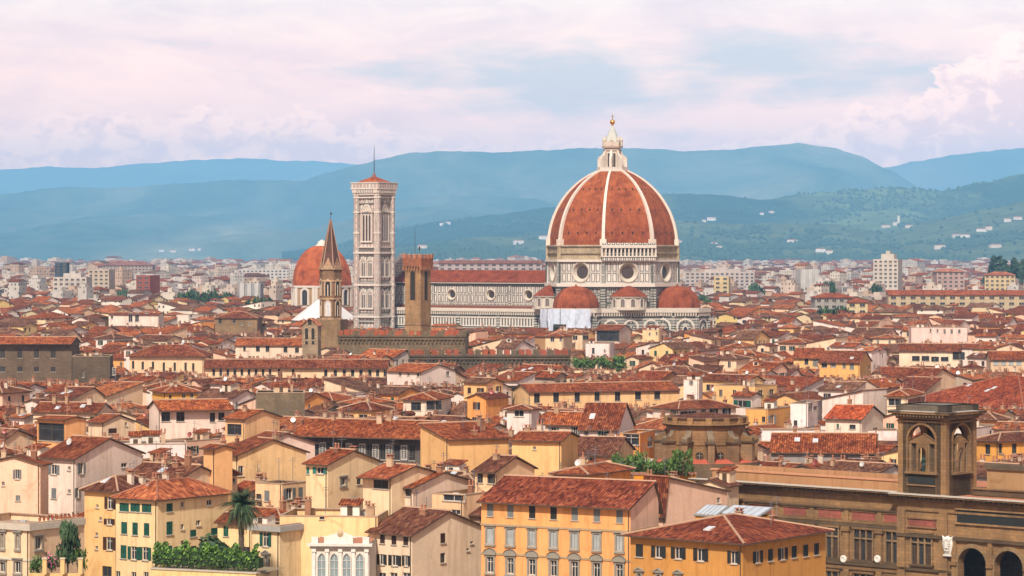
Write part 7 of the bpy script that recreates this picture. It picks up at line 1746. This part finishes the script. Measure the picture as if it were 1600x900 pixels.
def try_plot(x, y, w, d, al, lvl, out, zf):
    M = Matrix.Translation((x, y, 0)) @ Matrix.Rotation(-R(al), 4, 'Z')
    poly = [(v.x, v.y) for v in (M @ Vector((a, b, 0)) for a, b in ((-w / 2, -d / 2), (w / 2, -d / 2), (w / 2, d / 2), (-w / 2, d / 2)))]
    pxs = [CX + p[0] / p[1] * F for p in poly]; x0, x1 = min(pxs), max(pxs); near = min(p[1] for p in poly); far = max(p[1] for p in poly)
    hit = False
    for k in KEEP:
        if k['px'][1] < x0 - 60 or k['px'][0] > x1 + 60: continue
        if sat(poly, k['poly']): hit = True; break
    if not hit:
        zmax = 40.0
        for k in KEEP:
            if k['vb'] is None or k['D'] <= y: continue
            if x1 - 1 > k['px'][0] and x0 + 1 < k['px'][1]:
                zmax = min(zmax, HH - (k['vb'] - HY) / F * near)
        He, rise_room = zf(x, y, w, d, al), min(w, d) * .17 + .6
        He = min(He, zmax - rise_room)
        if He > 5.5: out.append((x, y, w, d, al, He, (x0, x1), zmax)); return
        hit = True
    if hit and lvl < 3:
        if w > d and w > 7:
            for s_ in (-1, 1): c = M @ Vector((s_ * w / 4, 0, 0)); try_plot(c.x, c.y, w / 2, d, al, lvl + 1, out, zf)
        elif d > 7:
            for s_ in (-1, 1): c = M @ Vector((0, s_ * d / 4, 0)); try_plot(c.x, c.y, w, d / 2, al, lvl + 1, out, zf)
def zf_near(x, y, w, d, al):
    h = rf.gauss(16.6, 3.0)
    if rf.random() < .08 and min(w, d) < 13: h += rf.uniform(3, 5.5)
    return max(10.5, min(22.5, h))
SPECS = []
for y0, y1, al, lim in ((425, 700, 35, 11.5), (700, 1010, 33, 11), (1010, 1420, 30, 12), (1420, 2000, 36, 14)):
    tmp = []
    for x, y, w, d, a in zone(y0, y1, al, lim, None):
        a2 = a + rf.gauss(0, 2.0)
        try_plot(x, y, w, d, a2, 0, tmp, zf_near)
    SPECS += tmp
def area(s): return (s[2] + s[3]) * 9.0 / s[1] / s[1]
# a house low behind nearer ones shows nothing: measure what is left of it in a coarse picture buffer, near to far
SPECS.sort(key=lambda s: s[1])
GW = 4; buf = {}
def cover_px(s, mark=True):
    x, y, w, d, al, He, (x0, x1), zm_ = s; n = 0
    top = HY + (HH - He - min(w, d) * .12) / y * F
    for gx_ in range(max(0, int(x0 // GW)), min(399, int(x1 // GW)) + 1):
        b = buf.get(gx_, 905)
        if top < b: n += (b - top) * GW
        if mark and top < b: buf[gx_] = top
    return n
hb_ = sorted([(k['D'], k) for k in KEEP if k['vb'] is not None and k['px'][1] - k['px'][0] < 400], key=lambda t: t[0])
vis = []; hi = 0
for s in SPECS:
    vis.append(cover_px(s))
order = sorted(range(len(SPECS)), key=lambda i: -vis[i] if SPECS[i][1] < 1420 else 0)
NEED = 300 - len(HEROES) - 6
chosen = set(i for i in order[:NEED] if vis[i] > 6 and SPECS[i][1] < 1420)

def fill_design(i, s):
    x, y, w, d, al, He, pxr, zm_ = s; r = random.Random(9000 + i)
    wn, wc, _ = wpick(r, WCOL); g = r.uniform(.86, 1.08); wc = tuple(c * g for c in wc)
    rn, rc = r.choice(RCOL); g = r.uniform(.85, 1.15); rc = tuple(c * g for c in rc)
    k = r.random(); rt = 'gx' if k < .46 else 'gy' if k < .66 else 'hip' if k < .90 else 'flat'
    if rt == 'flat' and r.random() < .4: rt = 'gx'
    if rt == 'hip' and max(w, d) / min(w, d) > 2.2: rt = 'gx' if w > d else 'gy'
    pitch = r.uniform(.23, .36); yr = 0.0
    if rt == 'gx':
        yr = r.choice([0, 0, 0, d * .15, d / 2, -d * .1]); rise = (d / 2 + abs(yr)) * pitch * (.8 if yr == d / 2 else 1)
    elif rt == 'gy':
        yr = r.choice([0, 0, 0, w * .12, w / 2, -w / 2]); rise = (w / 2 + abs(yr)) * pitch * (.7 if abs(yr) == w / 2 else 1)
    elif rt == 'hip': rise = min(w, d) / 2 * pitch * 1.1
    else: rise = 0
    if He + rise + .3 > zm_: He = max(4.5, zm_ - rise - .3)
    holes = {'f': [], 'r': [], 'l': [], 'b': []}; wins = {'f': [], 'r': []}
    st = r.choice(['c', 'p', 'p', 'o', 'o']); cn = r.choice(['green', 'brown', 'grey', 'dark', 'brown', 'green']); floors = 2 if y < 900 else 1
    for fc, L_, keepp in (('f', w, .9), ('r', d, .7)):
        if r.random() > keepp or L_ < 3.2: continue
        n = max(1, int(L_ / r.uniform(2.9, 4.0)))
        for fl in range(floors):
            zb = He - 2.35 - fl * 3.4 - r.uniform(0, .25); hh = r.choice([1.4, 1.6, 1.7]); ww = r.choice([.9, 1.0, 1.1])
            if r.random() < .10: ww, hh = 2.2, 1.5
            for j in range(n):
                if r.random() < .14: continue
                u = (j + .5) * L_ / n; s_ = st if st != 'p' or r.random() < .7 else 'c'
                holes[fc].append((u, zb, ww, hh)); wins[fc].append((u, zb, ww, hh, s_, SHC[cn]))
    ch = r.choice([1, 1, 2, 2, 3, 3]) if y < 1000 else r.choice([0, 1, 1, 2]); an = r.choice([0, 1, 1, 2]) if y < 1000 else r.choice([0, 1]); di = 1 if r.random() < .4 else 0; sk = r.choice([0, 0, 0, 1, 2]) if y < 1000 else 0; do = 1 if rt in ('gx', 'hip') and r.random() < .14 and d > 9 else 0
    return dict(w=w, d=d, He=He, rt=rt, rise=rise, yr=yr, wc=wc, rc=rc, wn=wn, rn=rn, holes=holes, wins=wins, st=st, cn=cn, ch=ch, an=an, di=di, sk=sk, do=do, r=r, x=x, y=y, al=al, px=(pxr[0] + pxr[1]) / 2)
def top_items(D):
    r = D['r']; rt, w, d = D['rt'], D['w'], D['d']
    pos = lambda a, b, c0, c1: (r.uniform(a, b) * w, r.uniform(c0, c1) * d)
    its = []
    for i in range(D['ch']): x, y = pos(-.4, .4, -.3, .4); its.append(('chimney', lambda mb, x=x, y=y: chimney_geo(mb, x, y, roof_z(rt, w, d, D['He'], D['rise'], D['yr'], x, y), r)))
    for i in range(D['an']): x, y = pos(-.35, .35, -.2, .35); its.append(('antenna', lambda mb, x=x, y=y: antenna_geo(mb, x, y, roof_z(rt, w, d, D['He'], D['rise'], D['yr'], x, y), r)))
    for i in range(D['di']): x, y = pos(-.35, .35, -.4, .1); its.append(('dish', lambda mb, x=x, y=y: dish_geo(mb, x, y, roof_z(rt, w, d, D['He'], D['rise'], D['yr'], x, y), r)))
    if D['y'] < 980 and (rt == 'flat' or r.random() < .3): x, y = pos(-.3, .3, -.05, .3); its.append(('roof_unit', lambda mb, x=x, y=y: clutter_geo(mb, x, y, roof_z(rt, w, d, D['He'], D['rise'], D['yr'], x, y) - (.9 if rt == 'flat' else .4), r)))
    if rt == 'gx':
        for i in range(D['sk']): x, y = pos(-.32, .32, -.32, -.12); its.append(('skylight', lambda mb, x=x, y=y: skylight_geo(mb, rt, w, d, D['He'], D['rise'], D['yr'], x, y)))
        for i in range(D['do']): x, y = pos(-.2, .2, -.25, -.2); its.append(('dormer', lambda mb, x=x, y=y: dormer_geo(mb, rt, w, d, D['He'], D['rise'], D['yr'], x, y, D['wc'], D['rc'])))
    return its
# names for places in the picture, by the landmarks that stand there
LM = [('the dark palace at far left', 55, 560), ('the cream hall', 260, 570), ('the long gallery', 460, 583), ('the slender spire', 517, 500), ('the brown battlemented tower', 653, 500), ('the battlemented wall', 765, 560), ('the white cube house', 934, 548), ('the cathedral', 990, 520), ('the right red half dome', 1075, 515), ('the long ochre cream house', 940, 622), ('the round stone hall', 1103, 690), ('the sandstone tower', 1465, 690), ('the rust roofed hall', 1520, 610), ('the arcaded terrace building', 1470, 560), ('the pink and white house', 1470, 525), ('the yellow hip roofed house', 1320, 575), ('the white boundary wall', 1300, 680), ('the painted palace', 560, 700), ('the rubble wall house', 438, 635), ('the grey loggia house', 300, 655), ('the bright yellow house', 280, 620), ('the orange terrace house', 95, 680), ('the tall white house', 130, 750), ('the long white wall', 215, 705), ('the palm tree', 377, 800), ('the teal shuttered house', 535, 750), ('the orange palazzo', 870, 840), ('the mustard house', 1130, 860), ('the library wing', 1250, 760), ('the white gable house', 935, 680), ('the white tower house', 811, 665), ('the yellow blank gable', 730, 705), ('the grey gabled white house', 660, 590), ('the far orange dome', 503, 450), ('the bell tower', 584, 500), ('the brown stone block', 370, 510)]
def place_words(px, py):
    best = min(LM, key=lambda l: math.hypot((l[1] - px) * .8, (l[2] - py) * 1.6)); dx, dy = px - best[1], py - best[2]
    if abs(dx) > 1.6 * abs(dy): rel = 'right of' if dx > 0 else 'left of'
    elif dy < 0: rel = 'behind'
    else: rel = 'below'
    return rel + ' ' + best[0]
RTN = {'gx': 'ridged', 'gy': 'gabled', 'hip': 'hipped', 'flat': 'flat'}
def full_label(D):
    z = D['He'] + D['rise'] * .5; py = HY + (HH - z) / D['y'] * F
    nm = f"{D['wn']} house, {RTN[D['rt']]} {D['rn']} roof" if D['rt'] != 'flat' else f"{D['wn']} house with a flat terrace"
    pl = place_words(D['px'], py); D['py'] = py
    feat = []
    if D['ch']: feat.append(('one chimney', 'two chimneys', 'three chimneys')[D['ch'] - 1])
    else: feat.append('no chimney')
    if D['rt'] == 'gx' and D['do']: feat.append('a dormer')
    elif D['di']: feat.append('a dish')
    elif D['rt'] == 'gx' and D['sk']: feat.append('skylights')
    return nm, feat, pl
FILL = [fill_design(i, s) for i, s in enumerate(SPECS)]
cand = {}
for i in chosen:
    nm, ft, pl = full_label(FILL[i]); cand.setdefault((nm, ft[0], pl), []).append(i)
LABEL = {}
for (nm, f0, pl), ids in cand.items():
    ids.sort(key=lambda i: FILL[i]['px'])
    for q, i in enumerate(ids):
        w_ = '' if len(ids) == 1 else (('left one: ', 'right one: ') if len(ids) == 2 else ('leftmost: ', 'middle one: ', 'rightmost: ') if len(ids) == 3 else [f'{o_} from left: ' for o_ in ('first', 'second', 'third', 'fourth', 'fifth', 'sixth', 'seventh', 'eighth')])[q]
        LABEL[i] = f"{w_}{nm}, {f0}, {pl}"
        if len(LABEL[i].split()) > 16: LABEL[i] = LABEL[i].replace(' from left:', ':').replace('the dark palace at far left', 'the dark palace').replace('house, ', '', 1)
mass = MB()
for i, D in enumerate(FILL):
    loc = Vector((D['x'], D['y'], 0)); rz = -R(D['al'])
    if i in chosen:
        root = empty('house', loc, rz, LABEL[i], 'house', 'houses of the old town')
        wall, roof = house_parts(D['w'], D['d'], D['He'], D['rt'], D['rise'], D['yr'], D['wc'], D['rc'], D['holes'], .55, None, WALL, 2)
        wall.build('wall', MATS, root); ro = roof.build('roof', MATS, root)
        for fc in 'fr': put_windows(root, fc, D['w'], D['d'], D['wins'][fc], False)
        for nm, fn in top_items(D): mb = MB(); fn(mb); mb.build(nm, MATS, ro)
    else:
        M = Matrix.Translation(loc) @ Matrix.Rotation(rz, 4, 'Z')
        if D['y'] > 1420: D['holes'] = {k: [] for k in 'frbl'}
        wall, roof = house_parts(D['w'], D['d'], D['He'], D['rt'], D['rise'], D['yr'], D['wc'], D['rc'], D['holes'], .5, None, WALL if D['y'] <= 1420 else FARWALL, False)
        for src in (wall, roof):
            src.v = [M @ p for p in src.v]; join(mass, src)
        if D['y'] <= 1420:
            for fc in 'fr':
                for u, z, w_, h_, st, c in D['wins'][fc]:
                    a, b = face_pt(fc, u, D['w'], D['d']); Mx = M @ Matrix.Translation((a, b, z)) @ Matrix.Rotation(FROT[fc], 4, 'Z'); t = MB(Mx)
                    t.face([(-w_ / 2, .15, 0), (w_ / 2, .15, 0), (w_ / 2, .15, h_), (-w_ / 2, .15, h_)], GLASS if st != 'c' else SHUT, c)
                    join(mass, t)
        if D['y'] < 1500:
            for nm, fn in top_items(D):
                if nm == 'chimney': t = MB(); fn(t); t.v = [M @ p for p in t.v]; join(mass, t)
# far belts: simpler houses and modern blocks
def far_house(x, y, w, d, al, He, r):
    modern = r.random() < (.22 if y > 2300 else .10)
    wn, wc, _ = wpick(r, WCOL[:4]); wc = tuple(q * .72 for q in lift(wc))
    if modern: wc = r.choice([(.50, .46, .42), (.44, .40, .36), (.42, .30, .22), (.52, .46, .38), (.48, .39, .32)]); He *= r.uniform(1.1, 1.55)
    rn, rc = r.choice(RCOL); rt = 'flat' if modern and r.random() < .65 else r.choice(['gx', 'hip', 'gx', 'gy']); rise = 0 if rt == 'flat' else min(w, d) / 2 * .32
    M = Matrix.Translation((x, y, 0)) @ Matrix.Rotation(-R(al), 4, 'Z'); wall = MB(); 
    for fc in 'frbl': wall_face(wall, fc, w, d, 0, He, [], wc, FARWALL)
    if rt == 'flat':
        wall.face([(-w / 2, -d / 2, He), (w / 2, -d / 2, He), (w / 2, d / 2, He), (-w / 2, d / 2, He)], WALL, (.40, .34, .30)); q = r.uniform(.15, .3); wall.box(-w * q, w * q * .6, -d * q, d * q, He, He + 2.6, WALL, wc)
    else:
        S_, G, RL = roof_geo(rt, w, d, He, rise, .6, 0.0)
        for fc, g_ in G: wall.face(g_, WALL, wc)
        for p in S_: wall.slab(p, .25, ROOF, rc)
    wall.v = [M @ p for p in wall.v]; join(mass, wall)
rf2 = random.Random(77)
for y0, y1, al, lim, hm_ in ((2000, 2900, 28, 18, 15.5), (2900, 4300, 40, 23, 16), (4300, 6900, 33, 34, 16), (6900, 9900, 30, 52, 16)):
    for x, y, w, d, a in zone(y0, y1, al, lim, None):
        px = CX + x / y * F
        if rf2.random() < (.10 if y < 2900 else .22): continue
        bad = False
        for k in KEEP:
            if k['D'] > 1300 and abs(k['D'] - y) < 60 and k['px'][0] - 10 < px < k['px'][1] + 10: bad = True
        if bad: continue
        sc = rf2.uniform(.6, .95); far_house(x, y, w * sc, d * sc, a + rf2.gauss(0, 6), max(8, rf2.gauss(hm_, 3.2 if y < 2900 else 4.6)), rf2)
mo = mass.build('distant_rooftops')
tag(mo, 'countless small red roofed houses filling the plain behind the nearer ones', 'rooftops', kind='stuff')

# ------------------------------------------------------------------ single larger blocks far out that stand above the roofs
def block(label, x0, x1, ytop, D, wc, depth=14, al=6, roof=None, fins=0, step=0):
    wc = tuple(q * .74 for q in wc)
    k = D / F; a, b = P(x0, HY, D), P(x1, HY, D); W = b.x - a.x; He = HH - (ytop - HY) * k
    root = empty('apartment_block', ((a.x + b.x) / 2, D + depth / 2, 0), -R(al), label, 'building'); mb = MB()
    for fc in 'frbl': wall_face(mb, fc, W, depth, 0, He, [], wc, WALL)
    if not roof: mb.face([(-W / 2, -depth / 2, He), (W / 2, -depth / 2, He), (W / 2, depth / 2, He), (-W / 2, depth / 2, He)], WALL, (.42, .38, .34))
    mb.build('wall', MATS, root)
    if roof:
        rm = MB(); S_, G, RL = roof_geo('hip' if W < 4 * depth else 'gx', W, depth, He, depth * .16, .8, 0)
        for p in S_: rm.slab(p, .3, ROOF, roof)
        for fc, g_ in G: rm.face(g_, WALL, wc)
        rm.build('roof', MATS, root)
    if step:
        rm = MB(); rm.box(-W * .22, W * .30, -depth * .3, depth * .35, He, He + step, WALL, wc); rm.box(-W * .05, W * .12, -depth * .2, depth * .2, He + step, He + step * 1.6, WALL, wc); rm.build('roof_storey', MATS, root)
    if fins:
        for i in range(fins): f = MB(); x = -W / 2 + (i + .5) * W / fins; f.box(x - W / fins * .28, x + W / fins * .28, -depth / 2 - 1.2, -depth / 2 - .003, 0, He + .2, WALL, (.46, .45, .43)); f.build('stair_tower', MATS, root)
    wf = []
    n = max(2, min(14, int(W / 4.2))); fl = max(1, min(7, int((He - 6) / 3.6)))
    ww, hh = q1(W / n * .5), 1.6; me = win_simple_mesh(ww, hh, 'o', SHC['dark'])
    for j in range(fl):
        for i in range(n):
            if n * fl > 98 and j >= 7: continue
            x, y = face_pt('f', (i + .5) * W / n, W, depth); new_obj('window', me, root, (x, y - .25, He - 2.8 - j * 3.5), 0)
    return root
block('tall white apartment tower standing above the roofs at the right', 1370, 1409, 405, 2500, (.66, .60, .52), 18, 20, None, 0, 4.5)
block('dark slab building on the far left skyline', 86, 105, 410, 3000, (.05, .07, .09), 16, 0)
block('long pale apartment range behind the nave roof', 686, 848, 411, 2700, (.50, .42, .42), 16, 4, (.20, .08, .06))
block('brick red tower block on the left plain', 217, 242, 430, 2150, (.34, .10, .07), 14, 25)
block('pair of grey white fin fronted towers left of the orange dome', 374, 408, 443, 2050, (.40, .40, .40), 14, 4, None, 3)
block('cream apartment block with balconies on the left plain', 140, 174, 421, 2600, (.60, .50, .38), 16, 12)
block('wide white apartment block at the far left', 84, 138, 433, 2300, (.62, .56, .50), 16, 8, None, 0, 3)
block('long dark roofed hall on the left horizon', 160, 238, 414, 3600, (.45, .36, .32), 30, 0, (.22, .10, .09))
block('white office block with a dark central strip at the right', 1248, 1278, 421, 2450, (.60, .58, .55), 16, -10, None, 3)
block('long low ochre palace with a red roof and window row at the right', 1390, 1604, 460, 1750, srgb('E2CFAA', .76), 16, 3, (.25,.062,.026))
block('yellow villa with a red roof below the dark wood at the right edge', 1541, 1588, 429, 2500, srgb('EAD2A0', .82), 16, 8, (.3,.09,.045))
block('long grey colonnaded building with a red roof right of the cathedral', 1272, 1332, 464, 1650, (.42, .40, .36), 14, -4, (.24,.06,.026))
block('cream block with a regular window grid right of the cathedral', 1326, 1358, 471, 1560, srgb('F0DDAE', .84), 12, 8, (.24,.055,.024))
block('white long low factory shed on the plain left of the orange dome', 372, 460, 421, 3300, (.66, .63, .60), 40, 0)
block('yellow house with an arched roof line right of the great dome', 1118, 1141, 432, 2400, srgb('EBD3A0', .84), 14, 10)
block('pale apartment row with balconies right of the great dome', 1072, 1180, 425, 2900, (.58, .50, .46), 16, 6, None, 0, 3)
block('pink apartment block at the right of the plain', 1462, 1506, 424, 2500, (.55, .38, .34), 16, -6, (.34, .13, .08))

# villas on the hills
vi = 0; rv_ = random.Random(31)
VL = [(1100, 345, 'villa'), (1112, 343, 'v'), (1190, 335, 'v'), (1206, 331, 'v'), (1116, 382, 'v'), (1124, 388, 'v'), (1384, 355, 'v'), (1398, 351, 'v'), (1404, 348, 'v'), (1420, 354, 'v'), (1495, 371, 'v'), (1508, 369, 'v'), (1534, 360, 'v'), (1545, 358, 'v'), (1590, 341, 'v'), (1575, 345, 'v'), (1238, 379, 'v'), (1282, 392, 'v'), (1296, 396, 'v'), (1468, 388, 'v'), (1555, 385, 'v'), (1060, 380, 'v'), (850, 372, 'v'), (810, 380, 'v'), (690, 352, 'v'), (700, 350, 'v'), (660, 386, 'v'), (300, 391, 'v'), (312, 390, 'v'), (252, 393, 'v'), (270, 392, 'v')]
for px, py, _ in VL:
    # walk up the slope of the near hills until the sight line meets the ground
    pos = None
    for hill in ((R4, R3) if px > 560 else (R3, R1)):
        for q in range(140):
            D = hill.D0 + (hill.D1 - hill.D0) * q / 139
            z = hill.h(px, D)
            if HY + (HH - z) / D * F <= py + 2: pos = Vector(((px - CX) / F * D, D, z)); break
        if pos: break
    if not pos: continue
    w = rv_.uniform(18, 44); d = rv_.uniform(14, 20); h = rv_.uniform(9, 16)
    if (px, py) == (1404, 348): w = d = 11; h = 36
    vi += 1
    near = 'right of the great dome' if px > 1000 else 'between bell tower and great dome' if px > 600 else 'left of the slender spire'
    root = empty('hillside_villa', pos - Vector((0, 0, 2)), rv_.uniform(-.4, .4), 'church tower among the hamlet on the right hillside' if h == 36 else 'tiny pale villa on the hillside ' + near, 'villa', 'villas on the hillside ' + near if h != 36 else None)
    wc = rv_.choice([(.70, .62, .52), (.68, .56, .46), (.72, .68, .62)]); mb = MB(); mb.box(-w / 2, w / 2, -d / 2, d / 2, 0, h + 2, FARWALL, wc); mb.build('wall', MATS, root)
    mb = MB(); S_, G, RL = roof_geo('hip', w, d, h + 2, d * .18, .6, 0)
    for p in S_: mb.slab(p, .25, ROOF, RT5)
    mb.build('roof', MATS, root)
# trees standing between the houses of the plain
rt_ = random.Random(12)
TG = [(290, 458, 1950, 4, 10, 'on the left plain'), (325, 456, 1950, 6, 22, 'on the left plain'), (418, 466, 1850, 4, 22, 'left of the far orange dome'), (198, 452, 2200, 3, 10, 'on the left plain'), (1302, 480, 1560, 3, 13, 'in front of the right hand palace'), (1090, 460, 1900, 2, 5, 'right of the great dome'), (1180, 441, 2350, 1, 3, 'right of the great dome'), (1290, 439, 2400, 2, 6, 'at the foot of the right hills'), (1366, 442, 2400, 1, 3, 'by the white apartment tower'), (1570, 421, 3000, 16, 38, 'in the dark wood at the right edge'), (1010, 560, 1010, 2, 8, 'among the roofs below the cathedral')]
for cx_, cy_, D, n, sp, wh in TG:
    for i in range(n):
        px = cx_ + rt_.uniform(-sp, sp); DD = D * rt_.uniform(.96, 1.04); q_ = P(px, cy_, DD); h = rt_.uniform(9, 15) if n > 2 else 6; wood = 'wood' in wh
        cyp = wood and rt_.random() < .5
        zt_ = max(14, HH - (cy_ - 2 - rt_.uniform(0, 6) - HY) * DD / F) if not wood else max(12, HH - (cy_ - rt_.uniform(6, 20) - HY) * DD / F)
        hh = max(zt_, h)
        if cyp: plant('cypress_tree', 'cypress', i % 2, (q_.x, q_.y, 0), hh, hh, 'dark cypress ' + wh, 'tree', 'cypresses ' + wh)
        else: plant('tree', 'tree', i % 4, (q_.x, q_.y, 0), rt_.uniform(6, 10) if not wood else 10, hh / 1.6, 'dark green tree ' + wh, 'tree', 'trees ' + wh)
